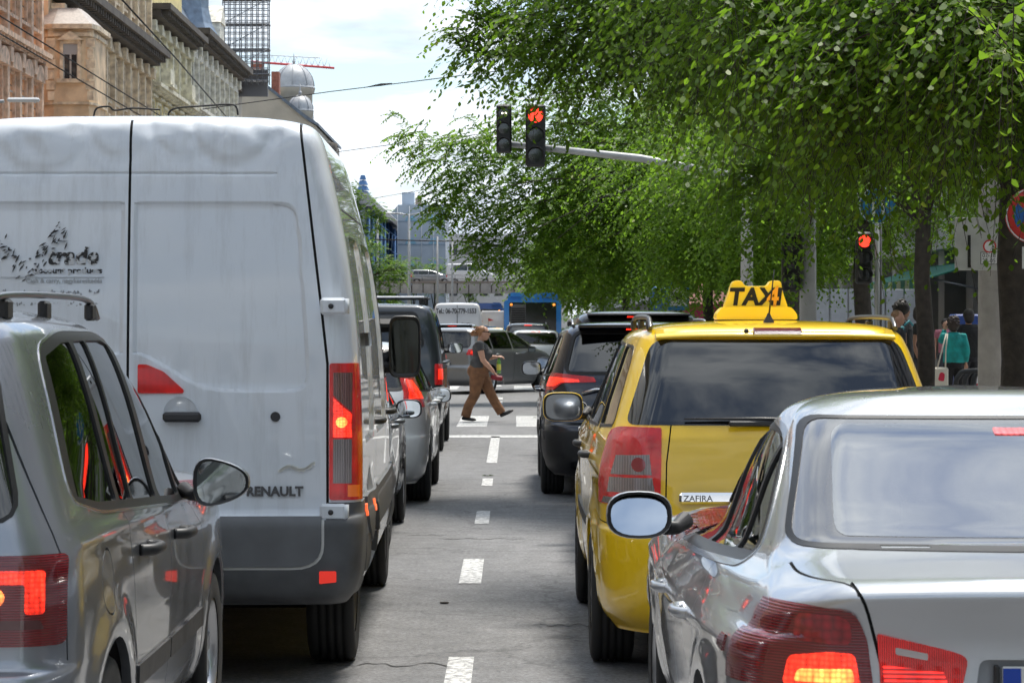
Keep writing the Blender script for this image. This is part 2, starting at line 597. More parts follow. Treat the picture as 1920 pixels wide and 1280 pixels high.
class Shell:
    """vehicle skin: stacked plan outlines, later cut into panels, panes and lamps.
    rows: z, y_rear, y_front, half_width, rear corner x-radius, rear corner y-radius, rear bow, rear side taper"""
    def __init__(s, rows, steps=4, fx=.30, fy=.45, fb=.10, tf=.03, deform=None, cnt=(10, 8, 46, 6, 8)):
        rows = np.array(rows, float)
        n = len(rows)
        t = np.linspace(0, n - 1, (n - 1) * steps + 1)
        L = pchip(t, rows)
        pts = []
        for (z, yr, yf, w, rx, ry, rb, tr) in L:
            wr, wf = w * (1 - tr), w * (1 - tf)
            half = []
            sc_ = min(1.0, w / 0.55)
            rx = min(rx, wr * .95); cfx = min(fx, wf * .95)
            ln = max(yf - yr, .02)
            ry_ = min(ry, ln * .45); cfy = min(fy, ln * .45)
            fbb = min(fb, ln * .1); rbb = min(rb, ln * .3)
            xa = wr - rx
            for k in range(cnt[0]):
                x = xa * k / cnt[0]
                half.append((x, yr + rbb * (x / wr) ** 2))
            y0 = yr + rbb * (xa / wr) ** 2
            for k in range(cnt[1]):
                a = math.pi / 2 * k / cnt[1]
                half.append((xa + rx * math.sin(a), y0 + ry_ * (1 - math.cos(a))))
            xb = wf - cfx
            y1 = yf - fbb * (xb / wf) ** 2
            ys, ye = y0 + ry_, y1 - cfy
            if ye < ys: ys = ye = (ys + ye) / 2
            for k in range(cnt[2]):
                u = k / cnt[2]
                q = 2 * u - 1
                x = w * (1 - (tr if q < 0 else tf) * q * q)
                half.append((x, ys + (ye - ys) * u))
            for k in range(cnt[3]):
                a = math.pi / 2 * k / cnt[3]
                half.append((xb + cfx * math.cos(a), ye + cfy * math.sin(a)))
            for k in range(cnt[4] + 1):
                x = xb * (1 - k / cnt[4])
                half.append((x, yf - fbb * (x / wf) ** 2))
            full = half + [(-x, y) for x, y in half[-2:0:-1]]
            pts.append([(x, y, z) for x, y in full])
        bm = bmesh.new()
        s.n0 = bm.verts.layers.float_vector.new('n0')
        s.pid = bm.faces.layers.int.new('part')
        V = []
        for row in pts:
            r = []
            for p in row:
                if deform: p = deform(*p)
                r.append(bm.verts.new(p))
            V.append(r)
        m = len(V[0])
        for i in range(len(V) - 1):
            for k in range(m):
                a, b = V[i][k], V[i][(k + 1) % m]
                c, d = V[i + 1][(k + 1) % m], V[i + 1][k]
                bm.faces.new((a, b, c, d))
        # roof cap: strip across the last outline
        top = V[-1]
        h = m // 2
        for k in range(h):
            a, b = top[k], top[k + 1]
            c, d = top[(m - k - 1) % m], top[(m - k) % m]
            q = []
            for x in (a, b, c, d):
                if x not in q: q.append(x)
            if len(q) >= 3: bm.faces.new(q)
        fl = bm.faces.new(V[0][::-1])
        fl[s.pid] = 1
        bm.normal_update()
        for v in bm.verts:
            v[s.n0] = v.normal
        for k, v in enumerate(V[0]):
            v[s.n0] = Vector((v.normal.x, v.normal.y, 0)).normalized()
        s.bm = bm
        s.parts = {0: dict(name='body', off=0, skirt=.03), 1: dict(name='underbody', off=0, skirt=0, mat=M_UNDER)}
        s.next = 2
    def view(s, f, view):
        c = f.calc_center_median()
        n = f.normal
        if view == 'rear': return (c.x, c.z) if n.y < -0.10 else None
        if view == 'front': return (c.x, c.z) if n.y > 0.10 else None
        if view == 'right': return (c.y, c.z) if (c.x > 0 and n.x > 0.22) else None
        if view == 'left': return (c.y, c.z) if (c.x < 0 and n.x < -0.22) else None
        if view == 'top': return (c.x, c.y) if n.z > 0.35 else None
    def part(s, name, m=None, off=0.0, skirt=0.012, under=None, label=None, drop=False):
        i = s.next; s.next += 1
        s.parts[i] = dict(name=name, mat=m, off=off, skirt=skirt, under=under, label=label, drop=drop)
        return i
    def cut(s, view, poly, part=None, only=None):
        bm = s.bm
        ax = {'rear': (0, 2), 'front': (0, 2), 'right': (1, 2), 'left': (1, 2), 'top': (0, 1)}[view]
        third = ({0, 1, 2} - set(ax)).pop()
        mn = [min(p[k] for p in poly) - .01 for k in (0, 1)]
        mxx = [max(p[k] for p in poly) + .01 for k in (0, 1)]
        N = len(poly)
        def bbox(f):
            a = [v.co[ax[0]] for v in f.verts]; b = [v.co[ax[1]] for v in f.verts]
            return min(a), max(a), min(b), max(b)
        a0, a1 = ax
        lo0, hi0, lo1, hi1 = mn[0] - .22, mxx[0] + .22, mn[1] - .22, mxx[1] + .22
        pid = s.pid
        third_sign = {'rear': -1, 'front': 1, 'right': 1, 'left': -1, 'top': 1}[view]
        lim = {'rear': .10, 'front': .10, 'right': .22, 'left': .22, 'top': .35}[view]
        cs = {}
        for f in bm.faces:
            if f.normal[third] * third_sign <= lim or f[pid] == 1: continue
            v = f.verts[0].co
            if not (lo0 < v[a0] < hi0 and lo1 < v[a1] < hi1): continue
            if s.view(f, view) is None: continue
            b = bbox(f)
            if b[1] < mn[0] or b[0] > mxx[0] or b[3] < mn[1] or b[2] > mxx[1]: continue
            cs[f] = b
        for i in range(N):
            p, q = poly[i], poly[(i + 1) % N]
            d = (q[0] - p[0], q[1] - p[1])
            L = math.hypot(*d)
            if L < 1e-6: continue
            nrm = [0, 0, 0]; co = [0, 0, 0]
            nx, ny = -d[1] / L, d[0] / L
            nrm[a0] = nx; nrm[a1] = ny
            co[a0] = p[0]; co[a1] = p[1]
            x0, x1 = min(p[0], q[0]) - 1e-4, max(p[0], q[0]) + 1e-4
            y0, y1 = min(p[1], q[1]) - 1e-4, max(p[1], q[1]) + 1e-4
            s2 = []
            for f, b in cs.items():
                if b[1] < x0 or b[0] > x1 or b[3] < y0 or b[2] > y1: continue
                dd = [(v.co[a0] - p[0]) * nx + (v.co[a1] - p[1]) * ny for v in f.verts]
                if min(dd) < -1e-5 and max(dd) > 1e-5: s2.append(f)
            if not s2: continue
            dcache = {}
            def dist(v):
                k = dcache.get(v)
                if k is None:
                    k = (v.co[a0] - p[0]) * nx + (v.co[a1] - p[1]) * ny
                    dcache[v] = k
                return k
            edges = set()
            for f in s2: edges.update(f.edges)
            for e in edges:
                va, vb = e.verts
                da, db = dist(va), dist(vb)
                if (da < -1e-6 and db > 1e-6) or (da > 1e-6 and db < -1e-6):
                    ne, nv = bmesh.utils.edge_split(e, va, da / (da - db))
                    dcache[nv] = 0.0
            for f in s2:
                for _ in range(3):
                    on = [v for v in f.verts if abs(dist(v)) <= 1e-6]
                    if len(on) < 2: break
                    on.sort(key=lambda v: v.co[a0] * -ny + v.co[a1] * nx)
                    done = True
                    for va, vb in zip(on[:-1], on[1:]):
                        if any(e.other_vert(va) is vb for e in va.link_edges if e in f.edges): continue
                        try:
                            nf, nl = bmesh.utils.face_split(f, va, vb)
                        except ValueError:
                            continue
                        nf.normal_update(); cs[nf] = bbox(nf)
                        done = False
                        break
                    if done: break
                cs[f] = bbox(f)
        res = []
        for f in cs:
            if not f.is_valid: continue
            c = f.calc_center_median()
            if inside(poly, c[ax[0]], c[ax[1]]):
                if only is not None and f[s.pid] not in only: continue
                res.append(f)
                if part is not None: f[s.pid] = part
        return res
    def seam(s, view, pts, wd=.007, part=None, only=(0,), closed=False):
        """panel gap: a narrow recessed channel following a line"""
        if part is None:
            if not hasattr(s, '_gap'): s._gap = s.part('panel_gap', M_GAP, -.007, 0)
            part = s._gap
        if closed: pts = list(pts) + [pts[0]]
        for i in range(len(pts) - 1):
            p, q = Vector(pts[i]), Vector(pts[i + 1])
            d = q - p
            if d.length < 1e-6: continue
            e = d.normalized() * wd * .35
            s.cut(view, stroke([tuple(p - e), tuple(q + e)], wd), part, only)
    def emboss(s, view, poly, width, depth):
        """press a panel in by depth with a soft edge of the given width"""
        s.cut(view, poly)
        inner = offpoly(poly, -width)
        s.cut(view, inner)
        ax = {'rear': (0, 2), 'right': (1, 2), 'left': (1, 2), 'top': (0, 1)}[view]
        fin = [f for f in s.bm.faces if s.view(f, view) and inside(poly, *s.view(f, view))]
        vi = set(); vo = set()
        for f in fin:
            c = s.view(f, view)
            (vi if inside(inner, *c) else vo).update(f.verts)
        for v in vi:
            v.co -= v[s.n0] * depth
        for v in vo:
            v[s.n0] = (0, 0, 0)
    def glazing(s, view, poly, m, trim=.012, name='window', trim_mat=None, trim_name='window_trim', off=-.006, label=None):
        if trim > 0:
            t = s.part(trim_name, trim_mat or M_RUBBER, .002, .012)
            s.cut(view, offpoly(poly, trim), t)
        g = s.part(name, m, off, .004, label=label)
        s.cut(view, poly, g)
        return g
    def finish(s, root, body_mat):
        bm = s.bm
        bm.normal_update()
        bm.faces.ensure_lookup_table()
        groups = {}
        for f in bm.faces:
            groups.setdefault(f[s.pid], []).append(f)
        objs = {}
        for pid, faces in sorted(groups.items()):
            P = s.parts[pid]
            if P.get('drop'): continue
            left = set(faces); isl = []
            while left:                                 # each connected panel becomes a part of its own
                st = [left.pop()]; cur = [st[0]]
                while st:
                    f = st.pop()
                    for e in f.edges:
                        for g_ in e.link_faces:
                            if g_ in left: left.discard(g_); st.append(g_); cur.append(g_)
                isl.append(cur)
            isl.sort(key=len, reverse=True)
            big = [isl[0]]
            for c_ in isl[1:]:
                if len(c_) >= 4 or sum(f.calc_area() for f in c_) > 2e-4: big.append(c_)
                else: big[0].extend(c_)
            if P['name'] == 'panel_gap': big = [faces]
            for n_, faces in enumerate(big):
              objs.setdefault(pid, s.emit(root, body_mat, P, faces, 'body_panel' if (pid == 0 and n_) else P['name']))
        for pid, o in objs.items():
            u = s.parts[pid].get('under')
            if u in objs: o.parent = objs[u]
        bm.free()
        return objs
    def emit(s, root, body_mat, P, faces, nm):
            fset = set(faces)
            idx = {}; co = []; nr = []; fs = []
            acc = {}
            for f in faces:
                for v in f.verts:
                    acc[v] = acc.get(v, Vector((0, 0, 0))) + f.normal * f.calc_area()
            for f in faces:
                r = []
                for v in f.verts:
                    if v not in idx:
                        n = Vector(v[s.n0])
                        if n.length < .1: n = acc[v]
                        n = n.normalized() if n.length > 0 else Vector((0, 0, 1))
                        idx[v] = len(co)
                        co.append(v.co + n * P['off']); nr.append(n)
                    r.append(idx[v])
                fs.append(r)
            if P['skirt'] > 0:
                seen = set()
                for f in faces:
                    for l in f.loops:
                        e = l.edge
                        if e in seen: continue
                        seen.add(e)
                        if sum(1 for g in e.link_faces if g in fset) == 1:
                            a, b = l.vert, l.link_loop_next.vert
                            ia, ib = idx[a], idx[b]
                            o = len(co)
                            ed = (co[ib] - co[ia])
                            nn = ed.cross((nr[ia] + nr[ib]) / 2)
                            nn = nn.normalized() if nn.length > 1e-9 else nr[ia]
                            co.extend([co[ia], co[ib], co[ib] - nr[ib] * P['skirt'], co[ia] - nr[ia] * P['skirt']])
                            nr.extend([nn] * 4)
                            fs.append((o + 1, o, o + 3, o + 2))
            me = bpy.data.meshes.new(nm)
            me.from_pydata([tuple(c) for c in co], [], fs)
            me.polygons.foreach_set('use_smooth', [True] * len(fs))
            me.update()
            me.normals_split_custom_set_from_vertices([tuple(n) for n in nr])
            o = link(nm, me, P.get('mat') or body_mat, root)
            if P.get('label'): o['label'] = P['label']
            return o

# ------------------------------------------------------------------ vehicle pieces
_wheel_cache = {}
def wheel(root, x, y, r=.31, wd=.2, spokes=7, rim=.66, style='alloy'):
    side = 1 if x > 0 else -1
    key = (r, wd, spokes, rim, style)
    if key not in _wheel_cache:
        t = MB()
        h = wd / 2
        prof = [(r * rim, -h * .92), (r * .86, -h), (r * .955, -h * .93), (r * .99, -h * .78)]
        for g in (-.5, -.17, .17, .5):
            prof += [(r, h * (g - .08)), (r - .009, h * (g - .05)), (r - .009, h * (g + .05)), (r, h * (g + .08))]
        prof += [(r * .99, h * .78), (r * .955, h * .93), (r * .86, h), (r * rim, h * .92)]
        t.lathe(prof, 40, 'X')
        k = MB()
        k.lathe([(r * rim + .004, -h * .9), (r * rim + .004, h * .88), (r * rim - .018, h * .9), (r * rim - .03, h * .6), (r * rim - .035, -h * .5)], 36, 'X')
        k.lathe([(0.0, h * .62), (r * .17, h * .6), (r * .2, h * .4), (r * .2, 0)], 16, 'X')
        for q in range(spokes):
            a = 2 * math.pi * q / spokes
            M = Matrix.Rotation(a, 4, 'X')
            k.box((0, 0, 0), (1, 1, 1), M=Matrix.Rotation(a, 4, 'X') @ Matrix.Translation((h * .48, 0, r * rim * .58)) @ Matrix.Diagonal((h * .3, r * .17, r * rim * .86, 1)))
        k.lathe([(r * rim - .02, -h * .1), (0.01, -h * .1)], 24, 'X')
        _wheel_cache[key] = (t.mesh('tyre'), k.mesh('rim'))
        _wheel_cache[key][0].materials.append(M_TYRE)
        _wheel_cache[key][1].materials.append(M_ALLOY if style == 'alloy' else mat('steel_rim', (0.12, 0.12, 0.125), 0.45, 0.6))
    tm, rm = _wheel_cache[key]
    w_ = bpy.data.objects.new('wheel', tm); C.objects.link(w_); w_.parent = root
    w_.location = (x - side * 0, y, r)
    w_.rotation_euler = (0, 0, 0 if side > 0 else math.pi)
    q = bpy.data.objects.new('rim', rm); C.objects.link(q); q.parent = w_
    return w_

def arch(root, x, y, r, depth=.28):
    side = 1 if x > 0 else -1
    b = MB()
    b.lathe([(r, 0), (r, -depth * side)], 18, 'X', (x, y, .34), True, 0, math.pi)
    return b.build('wheel_arch', M_UNDER, root)

def circle(c, r, n=28, a0=0, a1=2 * math.pi):
    return [(c[0] + r * math.cos(a0 + (a1 - a0) * k / n), c[1] + r * math.sin(a0 + (a1 - a0) * k / n)) for k in range(n)]

def mirror(root, tip, base, wd, ht, body_mat, glass_mat=None, depth=.13, pw=3.2, skew=0.0, name='wing_mirror', back=M_PLAST, tilt=0.0):
    """tip: centre of the mirror head (local), base: where the arm meets the car"""
    b = MB()
    rings = [(0.0, 1.0), (.006, 1.03), (.03, 1.03), (.06, .97), (.09, .84), (.115, .62), (.128, .35), (.132, .08)]
    n = 24
    vs = []; fs = []
    sgn = -1 if base[0] > tip[0] else 1
    def ring(sx, y, tl=0.0):
        r = []
        for k in range(n):
            a = 2 * math.pi * k / n
            cx, cz = math.cos(a), math.sin(a)
            ex = math.copysign(abs(cx) ** (2 / pw), cx) * wd / 2
            ez = math.copysign(abs(cz) ** (2 / pw), cz) * ht / 2
            ez *= 1 + skew * (ex / wd) * sgn
            r.append((tip[0] + ex * sx, tip[1] + y + tl * ez * sx, tip[2] + ez * sx))
        return r
    for (y, k_) in rings:
        vs += ring(k_, y * depth / .132)
    for i in range(len(rings) - 1):
        for k in range(n):
            a = i * n + k; c = i * n + (k + 1) % n
            fs.append((a, c, c + n, a + n))
    fs.append(tuple(range(len(vs) - n, len(vs))))
    b.add(vs, fs, True)
    head = b.build(name, body_mat, root)
    r = MB()
    r.add(ring(1.0, 0) + ring(.9, .002) + ring(.88, .012), [(k, (k + 1) % n, (k + 1) % n + n, k + n) for k in range(n)] + [(k + n, (k + 1) % n + n, (k + 1) % n + 2 * n, k + 2 * n) for k in range(n)], True)
    r.build('mirror_frame', back, head)
    g = MB()
    g.add(ring(.885, .008 + tilt * ht * .3, tilt), [tuple(range(n))[::-1]])
    g.build('mirror_glass', glass_mat or M_MIRROR, head)
    a = MB()
    ex = tip[0] + (wd * .42 if base[0] > tip[0] else -wd * .42)
    a.tube([(ex, tip[1] + depth * .45, tip[2] - ht * .3), ((ex + base[0]) / 2, (tip[1] + depth * .45 + base[1]) / 2, min(tip[2] - ht * .3, base[2]) - .005), base], [ht * .16, ht * .15, ht * .2], 10, up=(0, 0, 1))
    a.build('mirror_arm', back, head)
    return head

def seats(root, W, yrear, yfront, z0, m=None, headrest=True, rear=True):
    m = m or M_SEAT
    rows = ([(yrear, 3)] if rear else []) + [(yfront, 2)]
    for y, n in rows:
        for k in range(n):
            x = (k - (n - 1) / 2) * (W * (.62 if n == 3 else .86))
            b = MB()
            b.box((x, y + .28, z0 + .1), (W * .5, .5, .16), bev=.04)
            b.box((x, y, z0 + .38), (W * .5, .14, .58), bev=.05, M=Matrix.Rotation(R(12), 4, 'X'))
            s = b.build('seat', m, root)
            if headrest:
                h = MB()
                h.box((x, y - .08, z0 + .78), (W * .28, .09, .17), bev=.035)
                h.tube([(x - .05, y - .07, z0 + .62), (x - .05, y - .07, z0 + .72)], .007, 6)
                h.tube([(x + .05, y - .07, z0 + .62), (x + .05, y - .07, z0 + .72)], .007, 6)
                h.build('headrest', m, s)
    d = MB()
    d.box((0, yfront + .95, z0 + .3), (W * 1.75, .3, .22), bev=.06)
    d.build('dashboard', m, root)
    f = MB()
    f.box((0, (yrear + yfront) / 2 + .3, z0 - .04), (W * 1.7, yfront - yrear + 1.5, .04))
    f.build('cabin_floor', M_SEAT, root)
    st = MB()
    st.lathe([(.165, 0), (.18, .012), (.165, .024), (.15, .012), (.165, 0)], 20, 'Y', (-W * .43, yfront + .62, z0 + .4))
    st.build('steering_wheel', M_SEAT, root)

def patch(verts_xz, y, thick=.006):
    b = MB(); b.prism(verts_xz, y, y + thick, 'Y'); return b

def handle(root, side_x, y, z, ln=.2, m=None, wd=.03, name='door_handle'):
    sgn = 1 if side_x > 0 else -1
    b = MB()
    pts = [(side_x - sgn * .01, y - ln / 2, z), (side_x + sgn * .03, y - ln * .36, z), (side_x + sgn * .04, y, z + .002), (side_x + sgn * .03, y + ln * .36, z), (side_x - sgn * .01, y + ln / 2, z)]
    b.tube(curve2(pts, 4), wd * .55, 8, flat=1.0)
    return b.build(name, m, root)

def rail(root, x, y0, y1, z0, h=.05, m=None, feet=None, r=.012):
    b = MB()
    pts = [(x, y0, z0), (x, y0 + .06, z0 + h * .6), (x, y0 + .2, z0 + h), (x, (y0 + y1) / 2, z0 + h * 1.15), (x, y1 - .2, z0 + h), (x, y1, z0)]
    b.tube(curve2(pts, 5), r, 8)
    o = b.build('roof_rail', m or M_ALLOY, root)
    for y in feet or (y0 + .12, (y0 + y1) / 2, y1 - .12):
        f = MB(); f.box((x, y, z0 + h * .35), (.03, .09, h * 1.0), bev=.008)
        f.build('rail_foot', M_PLAST, o)
    return o

def plate(root, x, y, z, text, lean=0.0, eu=True):
    M = Matrix.Translation((x, y, z)) @ Matrix.Rotation(lean, 4, 'X')
    b = MB(); b.box((0, 0, 0), (.52, .008, .112), bev=.003)
    me = b.mesh('number_plate'); me.transform(M)
    o = link('number_plate', me, M_PLATE, root)
    b = MB(); b.box((-.238, -.005, 0), (.042, .003, .104)); me = b.mesh('plate_band'); me.transform(M)
    link('plate_band', me, M_PLATEBLUE, o)
    return o

# ================================================================== road
def road_mat():
    m, t, b = nodes_of('asphalt')
    tcn = t.nodes.new('ShaderNodeTexCoord')
    def N(sc_, d, src=None, rough=.6):
        n = t.nodes.new('ShaderNodeTexNoise'); n.inputs['Scale'].default_value = sc_; n.inputs['Detail'].default_value = d
        n.inputs['Roughness'].default_value = rough
        t.links.new(src or tcn.outputs['Object'], n.inputs['Vector']); return n
    mp = t.nodes.new('ShaderNodeMapping'); mp.inputs['Scale'].default_value = (1.0, .12, 1)
    t.links.new(tcn.outputs['Object'], mp.inputs[0])
    big = N(.7, 5, mp.outputs[0]); grain = N(38, 4, None, .8); mid = N(5, 8, None, .7)
    r1 = t.nodes.new('ShaderNodeValToRGB')
    r1.color_ramp.elements[0].position = .3; r1.color_ramp.elements[1].position = .7
    r1.color_ramp.elements[0].color = (.105, .106, .109, 1); r1.color_ramp.elements[1].color = (.20, .20, .203, 1)
    t.links.new(big.outputs['Fac'], r1.inputs[0])
    r2 = t.nodes.new('ShaderNodeValToRGB')
    r2.color_ramp.elements[0].position = .33; r2.color_ramp.elements[1].position = .68
    r2.color_ramp.elements[0].color = (.38, .38, .38, 1); r2.color_ramp.elements[1].color = (1.65, 1.65, 1.66, 1)
    t.links.new(grain.outputs['Fac'], r2.inputs[0])
    mx = t.nodes.new('ShaderNodeMix'); mx.data_type = 'RGBA'; mx.blend_type = 'MULTIPLY'; mx.inputs['Factor'].default_value = .9
    t.links.new(r1.outputs[0], mx.inputs['A']); t.links.new(r2.outputs[0], mx.inputs['B'])
    r3 = t.nodes.new('ShaderNodeValToRGB')
    r3.color_ramp.elements[0].position = .35; r3.color_ramp.elements[1].position = .7
    r3.color_ramp.elements[0].color = (.72, .72, .72, 1); r3.color_ramp.elements[1].color = (1.18, 1.18, 1.18, 1)
    t.links.new(mid.outputs['Fac'], r3.inputs[0])
    mx2 = t.nodes.new('ShaderNodeMix'); mx2.data_type = 'RGBA'; mx2.blend_type = 'MULTIPLY'; mx2.inputs['Factor'].default_value = 1
    t.links.new(mx.outputs['Result'], mx2.inputs['A']); t.links.new(r3.outputs[0], mx2.inputs['B'])
    # cracks
    vo = t.nodes.new('ShaderNodeTexVoronoi'); vo.feature = 'DISTANCE_TO_EDGE'; vo.inputs['Scale'].default_value = .45
    wob = t.nodes.new('ShaderNodeVectorMath'); wob.operation = 'ADD'
    nn = N(2.2, 5); sclv = t.nodes.new('ShaderNodeVectorMath'); sclv.operation = 'SCALE'; sclv.inputs['Scale'].default_value = .7
    t.links.new(nn.outputs['Color'], sclv.inputs[0])
    t.links.new(tcn.outputs['Object'], wob.inputs[0]); t.links.new(sclv.outputs[0], wob.inputs[1])
    t.links.new(wob.outputs[0], vo.inputs['Vector'])
    cr_ = t.nodes.new('ShaderNodeValToRGB')
    cr_.color_ramp.elements[0].position = .0; cr_.color_ramp.elements[1].position = .012
    cr_.color_ramp.elements[0].color = (.45, .45, .45, 1); cr_.color_ramp.elements[1].color = (1, 1, 1, 1)
    t.links.new(vo.outputs['Distance'], cr_.inputs[0])
    mx3 = t.nodes.new('ShaderNodeMix'); mx3.data_type = 'RGBA'; mx3.blend_type = 'MULTIPLY'; mx3.inputs['Factor'].default_value = .8
    t.links.new(mx2.outputs['Result'], mx3.inputs['A']); t.links.new(cr_.outputs[0], mx3.inputs['B'])
    t.links.new(mx3.outputs['Result'], b.inputs['Base Color'])
    b.inputs['Roughness'].default_value = .72
    bp = t.nodes.new('ShaderNodeBump'); bp.inputs['Strength'].default_value = .6; bp.inputs['Distance'].default_value = .006
    t.links.new(grain.outputs['Fac'], bp.inputs['Height']); t.links.new(bp.outputs[0], b.inputs['Normal'])
    return m

def marking_mat():
    m, t, b = nodes_of('road_paint')
    tcn = t.nodes.new('ShaderNodeTexCoord')
    n = t.nodes.new('ShaderNodeTexNoise'); n.inputs['Scale'].default_value = 22; n.inputs['Detail'].default_value = 8; n.inputs['Roughness'].default_value = .7
    t.links.new(tcn.outputs['Object'], n.inputs['Vector'])
    r = t.nodes.new('ShaderNodeValToRGB')
    r.color_ramp.elements[0].position = .40; r.color_ramp.elements[1].position = .56
    r.color_ramp.elements[0].color = (.15, .15, .15, 1); r.color_ramp.elements[1].color = (.62, .62, .61, 1)
    t.links.new(n.outputs['Fac'], r.inputs[0]); t.links.new(r.outputs[0], b.inputs['Base Color'])
    b.inputs['Roughness'].default_value = .6
    return m

M_ROAD = road_mat(); M_MARK = marking_mat()
g = MB(); g.add([(-900, -200, -.16), (900, -200, -.16), (900, 3000, -.16), (-900, 3000, -.16)], [(0, 1, 2, 3)])
struct('ground', g, mat('city_ground', (.16, .155, .15), .9, noise=.2, nscale=.2))
g = MB(); g.add([(-14, -60, 0), (3.4, -60, 0), (3.4, 900, 0), (-14, 900, 0)], [(0, 1, 2, 3)])
struct('road', g, M_ROAD)
g = MB(); g.add([(-90, 48, -.006), (-14, 48, -.006), (-14, 66, -.006), (-90, 66, -.006)], [(0, 1, 2, 3)])
g.add([(3.4, 50, -.006), (90, 50, -.006), (90, 61, -.006), (3.4, 61, -.006)], [(0, 1, 2, 3)])
struct('side_street', g, M_ROAD)
M_PAVE = mat('paving', (.26, .255, .25), .85, noise=.16, nscale=2.5, bump=.3, bscale=30)
M_KERB = mat('kerb_stone', (.34, .335, .325), .8, noise=.18, nscale=6)
for nm, x0, x1 in (('pavement', 3.65, 14.6), ('pavement', -22.4, -14.25)):
    for y0, y1 in ((-60, 49.5), (61.5, 500)):
        g = MB(); g.b2((x0, y0, -.15), (x1, y1, .12)); p = struct(nm, g, M_PAVE)
        xk = x0 - .25 if x0 > 0 else x1
        yy = max(y0, 4)
        n = 0
        kb = MB(); kb.b2((0, 0, 0), (.248, .99, .28), bev=.015); km = kb.mesh('kerb_stone'); km.materials.append(M_KERB)
        while yy < min(y1, 120):
            o = bpy.data.objects.new('kerb_stone', km); C.objects.link(o); o.parent = p
            o.location = (xk + .001, yy, -.155); yy += 1.0; n += 1
        kb = MB(); kb.b2((xk, yy, -.15), (xk + .25, y1, .125)); kb.build('kerb_run', M_KERB, p)

def mark(name, x0, x1, y0, y1, sk=0.0):
    b = MB()
    nx, ny = 2, 6
    b.add([(x0 + sk, y0, .004), (x1 + sk, y0, .004), (x1, y1, .004), (x0, y1, .004)], [(0, 1, 2, 3)])
    o = b.build(name, M_MARK); o['kind'] = 'structure'; return o
FH = FPX * EYE
def yd(py): return FH / (py - 610)
# lane line: positions measured from the photograph's dashes
for (py0, py1, pxc, wpx) in ((1305, 1232, 860, 50), (1094, 1048, 885, 40), (982, 958, 905, 26), (911, 897, 914, 20), (868, 818, 926, 18), (757, 752, 937, 11), (749, 745, 938, 10)):
    D0, D1 = yd(py0), yd(py1)
    x = (pxc - 960) * (D0 + D1) / 2 / FPX
    hw = wpx * (D0 + D1) / 2 / FPX / 2
    mark('lane_dash', x - hw, x + hw, D0, D1)
for k in range(8): mark('lane_dash', -.42, -.28, 70 + k * 6, 72.2 + k * 6)
mark('stop_line', -6.8, 3.3, yd(820.5), yd(816))
for k in range(-7, 6):
    x = -.88 + k * .95
    if -6.9 < x < 2.9: mark('crossing_stripe', x, x + .48, yd(800), yd(780))
for k in range(-8, 4):
    mark('crossing_stripe', -.9 + k * .95, -.42 + k * .95, 66.5, 70.5)
# tar seam and small leaf litter
for i, (px, py, s_) in enumerate(((833, 1131, .03), (1004, 783, .05))):
    p = at(px, py, yd(py))
    b = MB(); b.ell((p.x, p.y, .006), (s_, s_ * .8, .006), 7, 4); tag(b.build('litter_scrap', mat('litter_dark', (.03, .025, .02), .9)), ['small dark scrap lying on the asphalt beside the white van', 'dark scrap lying by the zebra crossing'][i], 'litter')
rr = random.Random(5)
lv = thing('fallen_leaf_tuft', (-.265, yd(893), 0), 0, 'small green leaf tuft lying on a lane dash', 'leaf')
for i in range(7):
    b = MB(); a = rr.uniform(0, 6.3); c, s_ = math.cos(a), math.sin(a)
    b.add([(0, 0, .006), (.035 * c - .015 * s_, .035 * s_ + .015 * c, .02), (.08 * c, .08 * s_, .012), (.035 * c + .015 * s_, .035 * s_ - .015 * c, .02)], [(0, 1, 2, 3)])
    b.build('leaf', mat('fallen_leaf', (.06, .12, .015), .6), lv)

rr = random.Random(21)
for i, (xa, xb, py) in enumerate(((-.95, -.27, 1246), (.15, .42, 1172), (-.55, .1, 1010), (-.8, -.5, 1003))):
    Y = yd(py); n = 26
    up_, lo_ = [], []
    for k in range(n):
        xx = xa + (xb - xa) * k / (n - 1)
        yy = Y + .05 * math.sin(k * .7 + i) + rr.uniform(-.03, .03)
        w_ = .005 + rr.uniform(0, .012)
        up_.append((xx, yy + w_)); lo_.append((xx, yy - w_))
    b = MB(); b.add([(p[0], p[1], .003) for p in lo_] + [(p[0], p[1], .003) for p in up_], [(k, k + 1, k + 1 + n, k + n) for k in range(n - 1)])
    o = b.build('road_crack', mat('crack_tar', (.055, .055, .056), .9)); o['kind'] = 'structure'

# ================================================================== the white delivery van
def door_text_mat():
    """dark vinyl lettering, half peeled off white paint"""
    m, t, b = nodes_of('peeled_vinyl')
    tcn = t.nodes.new('ShaderNodeTexCoord')
    n = t.nodes.new('ShaderNodeTexNoise'); n.inputs['Scale'].default_value = 38; n.inputs['Detail'].default_value = 5
    t.links.new(tcn.outputs['Object'], n.inputs['Vector'])
    r = t.nodes.new('ShaderNodeValToRGB')
    r.color_ramp.elements[0].position = .50; r.color_ramp.elements[1].position = .54
    r.color_ramp.elements[0].color = (.02, .02, .022, 1); r.color_ramp.elements[1].color = (.6, .62, .64, 1)
    t.links.new(n.outputs['Fac'], r.inputs[0])
    t.links.new(r.outputs[0], b.inputs['Base Color'])
    b.inputs['Roughness'].default_value = .5
    return m

